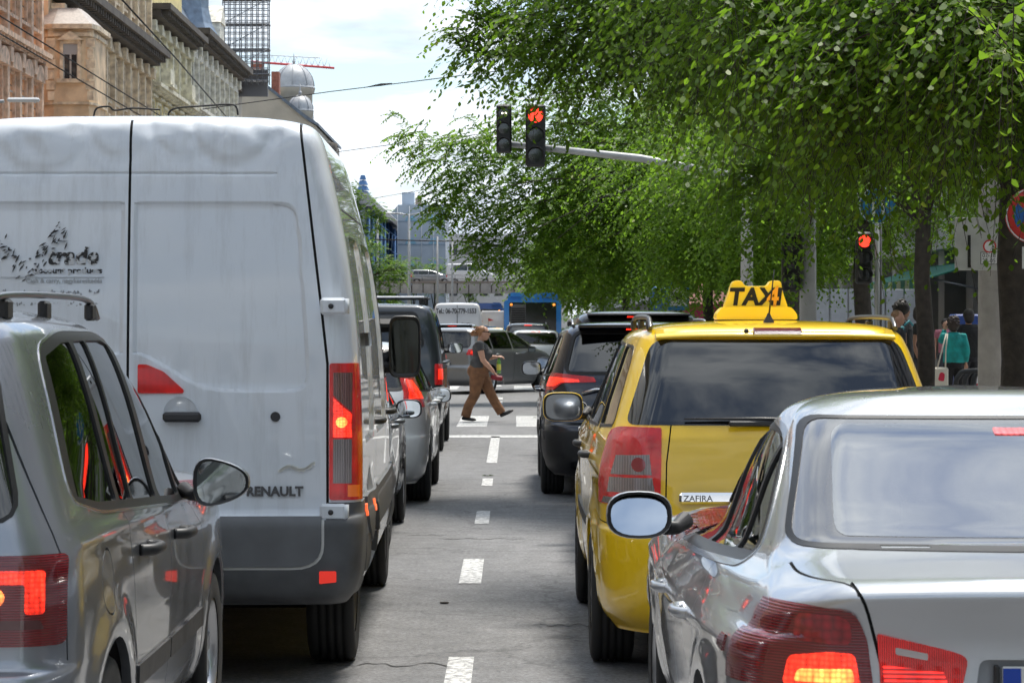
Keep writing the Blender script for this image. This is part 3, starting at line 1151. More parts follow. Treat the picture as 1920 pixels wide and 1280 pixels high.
def white_van():
    root = thing('delivery_van', (-1.706, 11.75, 0), .0076,
                 'big dirty white delivery van with peeled lettering on its rear door, lit brake lamp', 'van')
    white = paint('van_white_paint', (.74, .79, .85), 0, .36, .08, .34)
    dents = [(.25, 2.50, .16, .009), (.455, 2.49, .18, .012), (-.05, 2.47, .13, .008), (.62, 2.52, .09, .006), (-.4, 2.47, .2, .009)]
    rr = random.Random(3)
    crump = [(rr.uniform(-.9, .75), rr.uniform(2.40, 2.50), rr.uniform(.02, .05), rr.uniform(-.012, .014)) for _ in range(34)]
    def deform(x, y, z):
        if y < .6 and z > 2.0:
            for cx, cz, r, a in dents:
                d = math.hypot(x - cx, z - cz)
                y += a * math.exp(-((d - r) / .025) ** 2) - a * .6 * math.exp(-(d / r) ** 2)
            for cx, cz, r, a in crump:
                d = ((x - cx) / 1.6) ** 2 + (z - cz) ** 2
                y += a * math.exp(-d / (r * r)); z += a * .6 * math.exp(-d / (r * r))
        for wy in (1.02, 4.70):
            d = math.hypot(y - wy, z - .36)
            if abs(x) > .8: x += math.copysign(.02 * math.exp(-((d - .43) / .07) ** 2), x)
        return (x, y, z)
    W = 1.035
    rows = [
        # z, yr, yf, w, rx, ry, rb, tr
        (.36, .10, 5.30, .96, .10, .14, .02, .0),
        (.415, .02, 5.48, 1.00, .10, .14, .02, .0),
        (.52, .00, 5.54, 1.030, .09, .13, .02, .0),
        (.70, .00, 5.54, 1.042, .09, .13, .02, .0),
        (.745, .015, 5.53, 1.040, .09, .13, .02, .0),
        (.765, .065, 5.50, W, .085, .11, .015, .0),
        (1.0, .075, 5.35, W, .085, .11, .015, .0),
        (1.14, .080, 5.05, 1.033, .085, .11, .015, .0),
        (1.30, .088, 4.72, 1.028, .085, .11, .015, .0),
        (1.60, .104, 4.45, 1.008, .085, .11, .015, .0),
        (1.90, .128, 4.20, .970, .09, .11, .015, .0),
        (2.15, .155, 3.95, .922, .095, .12, .015, .0),
        (2.32, .178, 3.70, .882, .10, .13, .02, .0),
        (2.44, .198, 3.55, .848, .11, .14, .02, .0),
        (2.500, .225, 3.45, .80, .13, .16, .03, .0),
        (2.533, .28, 3.35, .70, .15, .2, .05, .0),
        (2.555, .42, 3.2, .50, .2, .3, .08, .0),
        (2.565, .8, 2.9, .15, .1, .3, .08, .0)]
    s = Shell(rows, 5, fx=.4, fy=.5, fb=.25, tf=.04, deform=deform, cnt=(44, 7, 50, 6, 8))
    # lower plastic
    bump = s.part('rear_bumper', M_PLAST_G, .004, .03)
    s.cut('rear', [(-1.2, .2), (1.2, .2), (1.2, .815), (.885, .815), (.885, .74), (-.885, .74), (-.885, .815), (-1.2, .815)], bump)
    for v in ('right', 'left'):
        s.cut(v, [(-.2, .2), (.52, .2), (.50, .60), (.40, .815), (-.2, .815)], bump)
        sill = s.part('side_rub_strip', M_PLAST_G, .012, .02)
        s.cut(v, rpoly([(.66, .60), (4.05, .60), (4.05, .80), (1.55, .80), (.60, .80)], .02, 2), sill)
        s.cut(v, rpoly([(.50, .76), (.64, .62), (1.6, .75), (1.55, .82), (.48, .82)], .01, 2), sill)
    lowd = s.part('door_lower_panel', mat('van_lower_panel', (.125, .13, .137), .5, noise=.2, nscale=5), .012, .02)
    s.cut('rear', rpoly([(-.865, .748), (-.865, .535), (.865, .535), (.865, .748)], [0, .13, .13, 0], 6), lowd)
    edge = s.part('panel_edge_strip', mat('worn_white_edge', (.55, .55, .53), .5), .006, .01)
    P = rpoly([(-.877, .748), (-.877, .523), (.877, .523), (.877, .748)], [0, .14, .14, 0], 6)
    s.cut('rear', P, edge, only=(bump,))
    # doors
    for k in (-1, 1):
        poly = [(.02, 2.157), (.755, 2.157), (.79, 1.72), (.812, 1.303), (.335, 1.303), (.165, 1.41), (.06, 1.466), (.02, 1.466)]
        poly = rpoly([(k * x, z) for x, z in poly], [.01, .10, .2, .09, .14, .12, .05, .01], 6)
        s.emboss('rear', poly, .016, .009)
    s.emboss('rear', rpoly([(-.66, 2.285), (-.66, 2.272), (.66, 2.272), (.66, 2.285)], .004, 2), .006, .006)
    s.seam('rear', [(0, 2.52), (0, .54)], .012, only=(0, lowd))
    for k in (-1, 1):
        s.seam('rear', [(k * .752, 2.53), (k * .80, 2.15), (k * .86, 1.66), (k * .886, 1.43), (k * .888, .745)], .012)
    for v in ('right', 'left'):
        s.seam(v, [(.30, 2.30), (.30, .85)], .006)
        for yy in (1.55, 3.05, 4.25): s.seam(v, [(yy, 2.05), (yy, .62)], .009)
        s.seam(v, [(.5, 2.13), (3.5, 2.13)], .012)
        slide = s.part('sliding_door_rail', M_PLAST, -.012, 0)
        s.cut(v, rpoly([(.55, 1.50), (1.58, 1.50), (1.58, 1.565), (.55, 1.565)], .01, 2), slide, only=(0,))
        s.emboss(v, rpoly([(.45, 1.05), (1.45, 1.05), (1.45, 2.02), (.52, 2.02)], .08, 4), .03, .012)
        s.emboss(v, rpoly([(1.65, 1.05), (2.95, 1.05), (2.95, 2.02), (1.65, 2.02)], .08, 4), .03, .012)
        hole = s.part('wheel_opening', None, 0, 0, drop=True)
        s.cut(v, [(1.02 + .40 * math.cos(a), max(.1, .36 + .40 * math.sin(a))) for a in np.linspace(-.9, math.pi + .9, 26)], hole)
        s.cut(v, [(4.70 + .40 * math.cos(a), max(.1, .36 + .40 * math.sin(a))) for a in np.linspace(-.9, math.pi + .9, 26)], hole)
        s.glazing(v, rpoly([(3.15, 1.32), (4.52, 1.32), (4.38, 1.5), (4.02, 1.98), (3.15, 1.98)], .05), G_MID, name='cab_window')
    s.glazing('front', rpoly([(-.86, 1.32), (.86, 1.32), (.72, 2.02), (-.72, 2.02)], .08), G_CLEAR, name='windscreen')
    # lamps
    for k in (-1, 1):
        def X(pts): return [(k * x, z) for x, z in pts]
        tl = s.part('tail_light', M_RED, .006, .02)
        s.cut('rear', X(rpoly([(.895, .826), (1.10, .826), (1.10, 1.432), (.895, 1.432)], .012, 2)), tl)
        s.cut('right' if k > 0 else 'left', [(-.1, .826), (.165, .826), (.165, 1.432), (-.1, 1.432)], tl, only=(0,))
        a = s.part('smoked_lens', lens('lamp_lens_smoked', (.25, .12, .11), None, 0, 'ribs', 42, .4, .5), .009, .004, under=tl)
        s.cut('rear', X([(.912, 1.29), (.99, 1.215), (.99, 1.39), (.912, 1.39)]), a, only=(tl,))
        b = s.part('lit_brake_lens', M_LIT, .009, .004, under=tl)
        s.cut('rear', X([(.912, 1.105), (.99, 1.105), (.99, 1.205), (.912, 1.28)]), b, only=(tl,))
        a2 = s.part('clear_lens', M_CLEAR, .009, .004, under=tl)
        s.cut('rear', X([(.912, .90), (.99, .90), (.99, 1.095), (.912, 1.095)]), a2, only=(tl,))
        r_ = s.part('red_reflector', M_RED, .009, .004, under=tl)
        s.cut('rear', X([(.905, .84), (.97, .84), (.97, .892), (.905, .892)]), r_, only=(tl,))
        am = s.part('amber_lens', M_AMBER, .009, .004, under=tl)
        s.cut('rear', X([(.975, .84), (1.02, .84), (1.02, .892), (.975, .892)]), am, only=(tl,))
        hot = s.part('lamp_core', M_HOT, .011, .004, under=tl)
        s.cut('rear', X(circle((.948, 1.17), .024, 14)), hot, only=(b,))
        tr = s.part('high_brake_lamp', M_RED, .008, .012)
        s.cut('rear', X(rpoly([(.045, 1.427), (.085, 1.427), (.16, 1.395), (.252, 1.312), (.248, 1.299), (.045, 1.299)], .008, 2)), tr)
        rf = s.part('bumper_reflector', mat('reflector_red', (.75, .03, .02), .25, emit=(1, .05, .03), es=.25), .01, .02)
        s.cut('rear', X(rpoly([(.855, .462), (.93, .47), (.93, .517), (.855, .517)], .006, 2)), rf)
        lk = s.part('lock_cover', M_PLAST, .008, .01)
        s.cut('rear', X(circle((.656, 1.195), .022, 16)), lk)
        sm = s.part('side_marker', mat('marker_amber', (.8, .2, .05), .3, emit=(1, .15, .05), es=.5), .016, .01)
        s.cut('right' if k > 0 else 'left', rpoly([(.36, .735), (.42, .735), (.42, .79), (.36, .79)], .005, 2), sm)
        s.cut('right' if k > 0 else 'left', rpoly([(.78, .73), (.84, .73), (.84, .785), (.78, .785)], .005, 2), sm)
    objs = s.finish(root, white)
    for k in (-1, 1):
        for z in (1.685, .775):
            h = MB(); h.box((k * .915, .068 if z > 1 else .05, z), (.118, .05, .075), bev=.012)
            h.tube([(k * .963, .07 if z > 1 else .05, z - .034), (k * .963, .07 if z > 1 else .05, z + .034)], .022, 10)
            hg = h.build('door_hinge', white, root)
            d = MB(); d.lathe([(0, -.004), (.012, -.004), (.012, .004)], 12, 'Y', (k * .905, .042 if z > 1 else .024, z)); d.build('hinge_bolt', M_PLAST, hg)
    # handle (right door), emblem, lettering
    h = MB(); h.box((.245, .055, 1.195), (.17, .035, .045), bev=.012); h.build('door_handle', M_PLAST, root)
    h = MB(); h.lathe([(.001, .008), (.07, .006), (.075, .002)], 20, 'Y', (.235, .078, 1.21)); h.build('handle_cup', white, root)
    textmesh('maker_lettering', 'RENAULT', .058, mat('badge_grey', (.10, .10, .105), .35, .5), root, facing(.528, .071, .846), .008, .0022, 0, 1.0)
    pm = door_text_mat()
    textmesh('door_lettering', 'discount products', .036, pm, root, facing(-.118, .128, 1.833), .002, .0012, 0, 1.18, 'RIGHT')
    textmesh('door_lettering', 'Cash & carry, nagykereskedés', .028, mat('faded_vinyl', (.42, .44, .46), .5), root, facing(-.118, .125, 1.79), .002, .0004, 0, 1.0, 'RIGHT')
    textmesh('door_lettering', 'trade', .105, pm, root, facing(-.14, .131, 1.875), .002, .004, .2, 1.0, 'RIGHT')
    b = MB(); b.box((-.34, .1275, 1.814), (.46, .003, .003)); b.build('door_rule', mat('faded_vinyl', (.2, .2, .2)), root)
    rr = random.Random(11)
    fl = MB()
    for i in range(90):
        u = rr.random()
        x = -.62 + u * .34; z = 1.86 + u * .10 + rr.gauss(0, .030) + .05 * math.sin(u * 9)
        a = rr.uniform(0, 1.2); l = rr.uniform(.004, .02); w2 = rr.uniform(.0015, .004)
        c, sn = math.cos(a), math.sin(a)
        yv = .104 - .02 * (1.9 - z)
        fl.prism([(x - l * c, z - l * sn), (x + w2 * sn, z - w2 * c), (x + l * c, z + l * sn), (x - w2 * sn, z + w2 * c)], .1285, .136, 'Y')
    fl.build('peeled_emblem', mat('old_vinyl', (.03, .03, .033), .6), root)
    for zz, n_ in ((1.742, 46), (1.69, 34)):
        fl = MB()
        for i in range(n_):
            x = rr.uniform(-.58, -.13); z = zz + rr.uniform(-.008, .012)
            fl.prism([(x, z), (x + rr.uniform(.003, .012), z), (x + .004, z + rr.uniform(.003, .012))], .1195, .127, 'Y')
        fl.build('lettering_remains', mat('faded_vinyl_flakes', (.3, .31, .33), .6), root)
    sc_ = MB()
    for i in range(26):
        u = i / 25
        x = .675 + u * .15; z = .955 + .025 * u + .012 * math.sin(u * 7)
        sc_.prism([(x - .008, z - .004), (x + .006, z - .006 + rr.uniform(-.004, .004)), (x + .01, z + .006 + rr.uniform(0, .008)), (x - .006, z + .005)], .0735, .079, 'Y')
    sc_.build('paint_scrape', mat('bare_scrape', (.86, .86, .8), .6), root)
    # wheels, underside
    for x in (-.86, .86):
        for y in (1.02, 4.70):
            wheel(root, x, y, .345, .225, 6, .6, 'steel'); arch(root, x * 1.13, y, .42)
    u = MB(); u.box((0, .9, .42), (1.3, 1.5, .1), bev=.02); u.tube([(-.75, 1.02, .3), (.75, 1.02, .3)], .05, 8)
    u.tube([(-.3, .1, .28), (-.3, 1.4, .3)], .035, 8)
    u.tube([(.0, .05, .36), (.0, .3, .36)], .03, 8)
    u.build('rear_axle', M_UNDER, root)
    mirror(root, (1.10, 4.05, 1.475), (.97, 4.15, 1.42), .185, .36, M_PLAST, mat('wide_mirror_dark', (.045, .05, .045), .04, .9), .16, 5.0)
    mirror(root, (-1.215, 4.05, 1.50), (-1.0, 4.15, 1.42), .215, .40, M_PLAST, None, .16, 5.0)
    for zz in (1.36, 1.60):
        b = MB(); b.box((1.0, 4.12, zz), (.2, .1, .08), bev=.03); b.build('mirror_bracket', M_PLAST, root)
    handle(root, 1.03, 3.25, 1.12, .22, M_PLAST); handle(root, 1.03, 1.75, 1.12, .2, M_PLAST)
    return root
white_van()

# ================================================================== the yellow taxi
def taxi():
    root = thing('taxi', (1.215, 11.9, 0), 0, 'yellow estate taxi with TAXI roof sign and dark tinted rear window', 'taxi')
    root.scale = (.95, 1, 1)
    yel = paint('taxi_yellow_paint', (1.0, .64, .005), 0, .30, .01)
    def deform(x, y, z):
        for wy in (.86, 3.56):
            d = math.hypot(y - wy, z - .32)
            if abs(x) > .7: x += math.copysign(.022 * math.exp(-((d - .40) / .07) ** 2), x)
        # shoulder crease running along the flank
        if abs(x) > .7 and .3 < y < 4.2: x += math.copysign(.012 * math.exp(-((z - .93 - .02 * y) / .035) ** 2), x)
        return (x, y, z)
    rows = [
        (.20, .16, 4.20, .76, .28, .34, .08, .02),
        (.30, .05, 4.38, .84, .28, .34, .08, .02),
        (.40, .01, 4.45, .872, .28, .34, .08, .03),
        (.55, .00, 4.467, .884, .28, .34, .08, .03),
        (.64, .005, 4.46, .888, .28, .34, .08, .03),
        (.672, .02, 4.45, .888, .27, .33, .08, .03),
        (.69, .055, 4.44, .888, .24, .32, .08, .035),
        (.80, .070, 4.38, .890, .23, .32, .08, .04),
        (.93, .085, 4.22, .892, .22, .32, .08, .045),
        (1.02, .10, 3.95, .882, .22, .31, .08, .05),
        (1.08, .115, 3.62, .868, .21, .30, .08, .055),
        (1.13, .135, 3.42, .845, .20, .29, .08, .06),
        (1.27, .20, 3.16, .795, .19, .28, .07, .06),
        (1.40, .265, 2.86, .745, .18, .27, .06, .055),
        (1.50, .325, 2.55, .705, .17, .26, .06, .05),
        (1.555, .36, 2.32, .672, .17, .25, .06, .05),
        (1.59, .42, 2.12, .60, .18, .25, .06, .04),
        (1.612, .58, 1.92, .46, .2, .3, .08, .03),
        (1.622, .80, 1.75, .26, .15, .3, .08, .02),
        (1.626, 1.05, 1.55, .06, .05, .2, .05, 0)]
    s = Shell(rows, 4, deform=deform, cnt=(22, 12, 56, 6, 8))
    # panel gaps
    for k in (-1, 1):
        s.seam('rear', [(k * .52, 1.155), (k * .545, .98), (k * .55, .81), (k * .575, .74), (k * .58, .675)], .007)
    s.seam('rear', [(-.58, .665), (.58, .665)], .008)
    for v in ('right', 'left'):
        s.seam(v, [(.24, .70), (.5, .72), (.62, .74)], .006)
        s.seam(v, curve2([(1.02, 1.12), (1.05, .95), (1.12, .80), (1.26, .66), (1.32, .4), (1.32, .3)], 4), .006)
        s.seam(v, [(1.98, 1.5), (1.99, 1.1), (2.02, .3)], .006)
        s.seam(v, curve2([(3.05, 1.12), (3.1, .9), (3.08, .3)], 4), .006)
        hole = s.part('wheel_opening', None, 0, 0, drop=True)
        for wy in (.86, 3.56):
            s.cut(v, [(wy + .365 * math.cos(a), max(.1, .32 + .365 * math.sin(a))) for a in np.linspace(-.8, math.pi + .8, 26)], hole)
        rs = s.part('side_moulding', M_PLAST, .008, .01)
        s.cut(v, [(1.34, .60), (3.05, .60), (3.05, .655), (1.34, .655)], rs, only=(0,))
    # glass
    bf = s.part('window_surround', mat('gloss_black_frit', (.006, .006, .007), .08, coat=1), .001, .012)
    outer = rpoly([(-.735, 1.148), (.735, 1.148), (.60, 1.535), (-.60, 1.535)], [.05, .05, .07, .07], 5)
    s.cut('rear', outer, bf)
    rg = s.part('rear_window', G_DARK, .0, .004)
    s.cut('rear', rpoly([(-.645, 1.165), (.645, 1.165), (.575, 1.522), (-.575, 1.522)], [.05, .05, .07, .07], 5), rg)
    for v in ('right', 'left'):
        s.glazing(v, rpoly([(.42, 1.145), (.97, 1.125), (.97, 1.50), (.62, 1.49)], [.05, .03, .03, .08]), G_DARK, .014, 'quarter_window')
        s.glazing(v, rpoly([(1.05, 1.125), (1.93, 1.115), (1.93, 1.515), (1.05, 1.50)], .03), G_MID, .014, 'side_window')
        s.glazing(v, rpoly([(2.03, 1.115), (3.02, 1.11), (2.75, 1.3), (2.36, 1.50), (2.03, 1.515)], .03), G_MID, .014, 'side_window')
    s.glazing('front', rpoly([(-.74, 1.12), (.74, 1.12), (.58, 1.5), (-.58, 1.5)], .06), G_CLEAR, .02, 'windscreen')
    for k in (-1, 1):
        def X(pts): return [(k * x, z) for x, z in pts]
        tl = s.part('tail_light', M_RED, .008, .02)
        s.cut('rear', X(rpoly([(.575, .79), (.852, .79), (.852, .95), (.80, 1.115), (.76, 1.138), (.565, 1.135)], [.01, .01, .06, .03, .03, .01], 3)), tl)
        c1 = s.part('clear_lens', M_CLEAR, .010, .004, under=tl)
        s.cut('rear', X([(.615, .925), (.80, .925), (.775, 1.01), (.625, 1.015)]), c1, only=(tl,))
        c2 = s.part('clear_lens', M_CLEAR, .010, .004, under=tl)
        s.cut('rear', X([(.60, .845), (.815, .845), (.805, .912), (.613, .912)]), c2, only=(tl,))
        c3 = s.part('clear_lens', mat('lamp_lens_smoke', (.3, .28, .27), .15, .5, coat=1), .010, .004, under=tl)
        s.cut('rear', X([(.585, .793), (.84, .793), (.83, .822), (.59, .822)]), c3, only=(tl,))
        dk = s.part('lamp_bulb', mat('lens_deep_red', (.3, .03, .04), .15, coat=1), .012, .003, under=tl)
        s.cut('rear', X(circle((.675, .97), .032, 14)), dk, only=(c1,))
    s.finish(root, yel)
    # hatch spoiler lip, chrome strip, wiper, antenna, washer jet, rails
    b = MB()
    pts = [(x, .325 + .06 * (x / .6) ** 2, 1.548 - .012 * (x / .6) ** 4) for x in np.linspace(-.58, .58, 21)]
    vs = []; n = len(pts)
    for (x, y, z) in pts:
        vs += [(x, y - .004, z - .002), (x, y - .002, z + .010), (x, y + .12, z + .043), (x, y + .1, z + .0)]
    b.add(vs, [(i * 4 + k, (i + 1) * 4 + k, (i + 1) * 4 + (k + 1) % 4, i * 4 + (k + 1) % 4) for i in range(n - 1) for k in range(4)], True)
    b.build('hatch_spoiler', yel, root)
    b = MB(); b.box((.004, .35, 1.5725), (.235, .05, .026), bev=.005, M=Matrix.Rotation(R(14), 4, 'X')); b.build('high_brake_lamp', mat('lens_unlit_red2', (.20, .012, .035), .2, coat=1), root)
    b = MB(); b.box((0, .07, .825), (.98, .03, .052), bev=.012); ch = b.build('chrome_strip', M_CHROME, root)
    textmesh('model_lettering', 'ZAFIRA', .038, mat('lettering_grey', (.16, .16, .17), .4, .6), ch, facing(-.47, .0535, .812), .003, .0005, 0, 1.1)
    b = MB()
    b.tube([(0.12, .12, 1.175), (-.1, .125, 1.180), (-.46, .155, 1.178)], [.02, .016, .006], 8, flat=.5)
    b.box((.0, .115, 1.158), (.5, .02, .025), bev=.006)
    b.build('rear_wiper', M_PLAST, root)
    b = MB(); b.lathe([(.03, 0), (.026, .012), (.012, .035), (.006, .05)], 14, 'Z', (-.01, .62, 1.608))
    b.tube([(-.01, .62, 1.64), (.015, .60, 1.86)], [.005, .0025], 6); b.build('roof_antenna', M_PLAST, root)
    b = MB(); b.ell((-.145, .36, 1.574), (.012, .012, .012)); b.build('washer_jet', M_PLAST, root)
    for k in (-1, 1): rail(root, k * .60, .52, 2.35, 1.585, .05, mat('rail_dark', (.16, .16, .165), .35, .8))
    b = MB(); b.lathe([(0, -.002), (.014, -.002), (.014, .01)], 12, 'Y', (-.60, .01, .46)); b.build('sensor_dot', M_PLAST, root)
    b = MB(); b.box((0, .012, .36), (1.2, .03, .1), bev=.02); b.build('bumper_insert', yel, root)
    for x in (-.78, .78):
        for y in (.86, 3.56): wheel(root, x, y, .318, .215, 7, .66); arch(root, x * 1.1, y, .375)
    seats(root, .78, .95, 1.95, .42)
    for k in (-1, 1):
        mirror(root, (k * .985, 2.72, 1.155), (k * .83, 2.85, 1.13), .225, .155, yel if k > 0 else yel, mat('mirror_glass_dim', (.34, .36, .38), .03, 1.0), .13, 3.6)
        handle(root, k * .885, 1.2, .97, .2, M_PLAST); handle(root, k * .888, 2.2, .98, .2, M_PLAST)
    plate(root, 0, .05, .74, '', 0)
    b = MB(); b.tube([(.45, .12, .27), (.45, .5, .27)], .03, 10); b.build('exhaust_pipe', M_UNDER, root)
    return root
taxi()

def taxi_sign():
    root = thing('taxi_roof_sign', (1.205 - .02, 13.0, 1.628), 0, 'yellow illuminated TAXI sign on the roof of the yellow taxi', 'taxi sign')
    ym = mat('sign_yellow', (.92, .66, .02), .35, coat=.4, emit=(1, .7, .02), es=.08)
    # foot
    b = MB()
    prof = rpoly([(-.195, .0), (.195, .0), (.195, .028), (.165, .062), (-.165, .062), (-.195, .028)], [.01, .01, .02, .015, .015, .02], 4)
    b.prism(prof, -.10, .10, 'Y'); b.build('sign_foot', ym, root)
    b = MB(); b.box((0, 0, -.006), (.375, .19, .014)); b.build('sign_gasket', M_RUBBER, root)
    b = MB()
    prof = rpoly([(-.155, .06), (.155, .06), (.125, .150), (.122, .190), (.07, .190), (.055, .163), (-.055, .163), (-.07, .190), (-.112, .190), (-.125, .150)], [.01, .01, .02, .02, .015, .015, .015, .015, .02, .02], 4)
    b.prism(prof, -.055, .055, 'Y')
    o = b.build('sign_body', ym, root)
    bv = o.modifiers.new('bevel', 'BEVEL'); bv.width = .012; bv.segments = 3; bv.limit_method = 'ANGLE'
    textmesh('sign_lettering', 'TAXI', .112, M_INK, o, facing(-.134, -.0585, .074), .004, .0048, .14, .98, 'LEFT', 1.06)
    textmesh('sign_numeral', '4', .142, mat('sign_orange', (1.0, .46, .02), .4), o, facing(.048, -.0622, .064), .004, .0025, .14, .82)
    return root
taxi_sign()

# ================================================================== silver saloon, right foreground
def saloon():
    root = thing('saloon_car', (1.41, 6.2, 0), 0, 'silver saloon car at the lower right, nearest the camera, brake lamps lit', 'car')
    sil = paint('silver_metallic', (.52, .54, .57), .72, .24, .04)
    def deform(x, y, z):
        for wy in (.98, 3.74):
            d = math.hypot(y - wy, z - .32)
            if abs(x) > .7: x += math.copysign(.018 * math.exp(-((d - .39) / .07) ** 2), x)
        if abs(x) > .7 and .55 < y < 4.1: x += math.copysign(.012 * math.exp(-((z - .80 - .012 * (2.3 - y)) / .022) ** 2), x)
        if y > .45 and z > .62:
            f_ = min(1, (z - .62) / .33) if z < .95 else max(0, 1 - (z - .95) / .38)
            f_ = f_ * f_ * (3 - 2 * f_); u_ = min(1, (y - .45) / 1.1); z -= (.062 + .028 * min(1.6, max(0, y - 1.2))) * u_ * u_ * (3 - 2 * u_) * f_ * (1 if y < 3.3 else max(0, 1 - (y - 3.3) / .5))
        if z > .78 and y < 1.55:               # rear wing falls away outwards from the boot lid
            a_ = min(1, max(0, (abs(x) - .60) / .24)); a_ = a_ * a_ * (3 - 2 * a_)
            g_ = min(1, (z - .78) / .17) if z < .95 else max(0, 1 - (z - .95) / .2)
            v_ = min(1, max(0, (y - .45) / 1.1)); v_ = v_ * v_ * (3 - 2 * v_)
            z -= .072 * a_ * g_ * (1 - v_)
        # boot edge sits lower towards the corners, deck slightly dished
        if z > .86 and y < .6: z -= .035 * min(1, abs(x) / .85) ** 3 * max(0, 1 - y / .6)
        if z > .98 and .08 < y < .6 and abs(x) < .62: z += .006 * (1 - (x / .62) ** 2)
        return (x, y, z)
    rows = [
        (.20, .20, 4.20, .74, .32, .36, .10, .02),
        (.30, .06, 4.42, .84, .32, .36, .10, .02),
        (.42, .01, 4.50, .88, .32, .36, .10, .03),
        (.56, .00, 4.52, .900, .32, .36, .10, .03),
        (.64, .01, 4.51, .905, .31, .36, .10, .03),
        (.67, .04, 4.50, .906, .30, .36, .10, .03),
        (.76, .055, 4.40, .907, .29, .36, .10, .035),
        (.85, .060, 4.20, .900, .28, .36, .10, .04),
        (.92, .045, 3.90, .872, .27, .36, .10, .05),
        (.965, .030, 3.50, .852, .26, .36, .10, .055),
        (.985, .045, 3.32, .838, .25, .35, .10, .06),
        (.997, .10, 3.24, .825, .25, .34, .10, .065),
        (1.006, .25, 3.18, .805, .25, .32, .10, .06),
        (1.018, .44, 3.12, .785, .22, .30, .10, .05),
        (1.04, .58, 3.02, .757, .18, .28, .10, .045),
        (1.10, .72, 2.88, .728, .16, .27, .10, .045),
        (1.20, .94, 2.64, .688, .14, .26, .10, .045),
        (1.30, 1.18, 2.36, .640, .14, .26, .09, .045),
        (1.348, 1.32, 2.16, .606, .15, .25, .08, .04),
        (1.378, 1.44, 2.04, .545, .17, .22, .06, .03),
        (1.398, 1.55, 1.97, .43, .16, .18, .05, .02),
        (1.408, 1.64, 1.92, .27, .12, .13, .03, .02),
        (1.412, 1.70, 1.88, .10, .05, .08, .02, 0)]
    rows = [list(r) for r in rows]
    for r in rows:                      # stretch the cabin roof a little
        if r[0] > 1.37: r[1] -= .12 * (r[0] - 1.37) / .045; r[2] += .35 * (r[0] - 1.37) / .045
    s = Shell(rows, 4, deform=deform, cnt=(22, 12, 60, 6, 8))
    # boot lid gap: across the deck and down between the lamps
    for k in (-1, 1):
        s.seam('top', curve2([(k * .70, .60), (k * .695, .45), (k * .66, .28), (k * .60, .12), (k * .585, .05)], 5), .008)
        s.seam('rear', curve2([(k * .60, .985), (k * .57, .92), (k * .535, .78), (k * .53, .70)], 4), .008)
    s.seam('rear', [(-.54, .685), (.54, .685)], .008)
    for v in ('right', 'left'):
        s.seam(v, curve2([(1.44, 1.0), (1.40, .86), (1.36, .70), (1.28, .52), (1.30, .26)], 4), .007)
        s.seam(v, curve2([(2.18, 1.0), (2.14, .7), (2.12, .26)], 4), .007)
        s.seam(v, curve2([(3.28, .96), (3.30, .6), (3.26, .26)], 4), .007)
        hole = s.part('wheel_opening', None, 0, 0, drop=True)
        for wy in (.98, 3.74):
            s.cut(v, [(wy + .355 * math.cos(a), max(.1, .32 + .355 * math.sin(a))) for a in np.linspace(-.8, math.pi + .8, 26)], hole)
    rg_t = s.part('window_seal', M_RUBBER, .002, .012)
    s.cut('rear', rpoly([(-.695, 1.030), (.695, 1.030), (.585, 1.345), (-.585, 1.345)], [.04, .04, .05, .05], 5), rg_t)
    fr = s.part('window_frit', mat('grey_frit', (.10, .10, .105), .10, spec=1.0, coat=1), .0, .004)
    s.cut('rear', rpoly([(-.68, 1.040), (.68, 1.040), (.572, 1.337), (-.572, 1.337)], [.04, .04, .05, .05], 5), fr)
    rg = s.part('rear_window', glass('rear_glass_bright', (.30, .33, .32), 6.0), .001, .004)
    s.cut('rear', rpoly([(-.575, 1.056), (.575, 1.056), (.515, 1.325), (-.515, 1.325)], [.04, .04, .05, .05], 5), rg)
    hb = s.part('high_brake_lamp', lens('lamp_behind_glass', (.5, .1, .1), (1, .12, .12), .5, 'cells', 60), .004, .004)
    s.cut('rear', rpoly([(-.075, 1.297), (.075, 1.297), (.075, 1.313), (-.075, 1.313)], .004, 2), hb)
    for v in ('right', 'left'):
        wp = rpoly([(1.06, .962), (3.06, .865), (2.72, 1.08), (2.36, 1.262), (2.0, 1.318), (1.58, 1.312), (1.32, 1.215), (1.14, 1.07)], [.06, .03, .2, .2, .2, .2, .12, .1], 5)
        ct = s.part('chrome_window_line', mat('satin_trim', (.4, .41, .42), .25, .9), .003, .012)
        s.cut(v, offpoly(wp, .018), ct)
        bk = s.part('window_frame', M_RUBBER, .001, .01)
        s.cut(v, offpoly(wp, .004), bk)
        for poly in ([(1.13, .982), (1.43, .966), (1.43, 1.262), (1.33, 1.19), (1.18, 1.065)], [(1.46, .964), (2.13, .930), (2.13, 1.290), (1.62, 1.294), (1.46, 1.275)],
                     [(2.20, .927), (2.95, .892), (2.68, 1.075), (2.34, 1.238), (2.20, 1.280)]):
            g = s.part('side_window', G_MID, -.006, .004)
            s.cut(v, rpoly(poly, .02, 3), g)
    s.glazing('front', rpoly([(-.7, 1.02), (.7, 1.02), (.55, 1.34), (-.55, 1.34)], .05), G_CLEAR, .015, 'windscreen')
    for k in (-1, 1):
        def X(pts): return [(k * x, z) for x, z in pts]
        v = 'right' if k > 0 else 'left'
        tl = s.part('tail_light', M_DARKRED, .008, .02, label='red tail lamp cluster on the rear wing')
        s.cut('rear', X(rpoly([(.555, .735), (.98, .735), (.98, .86), (.83, .925), (.70, .935), (.60, .928), (.57, .86)], [.01, .01, .02, .06, .05, .03, .02], 3)), tl)
        il = s.part('tail_light', M_RED, .007, .02, label='red tail lamp section on the boot lid')
        s.cut('rear', X(rpoly([(.54, .735), (.545, .84), (.55, .875), (.375, .835), (.335, .82), (.355, .735)], [.01, .01, .01, .03, .02, .02], 3)), il)
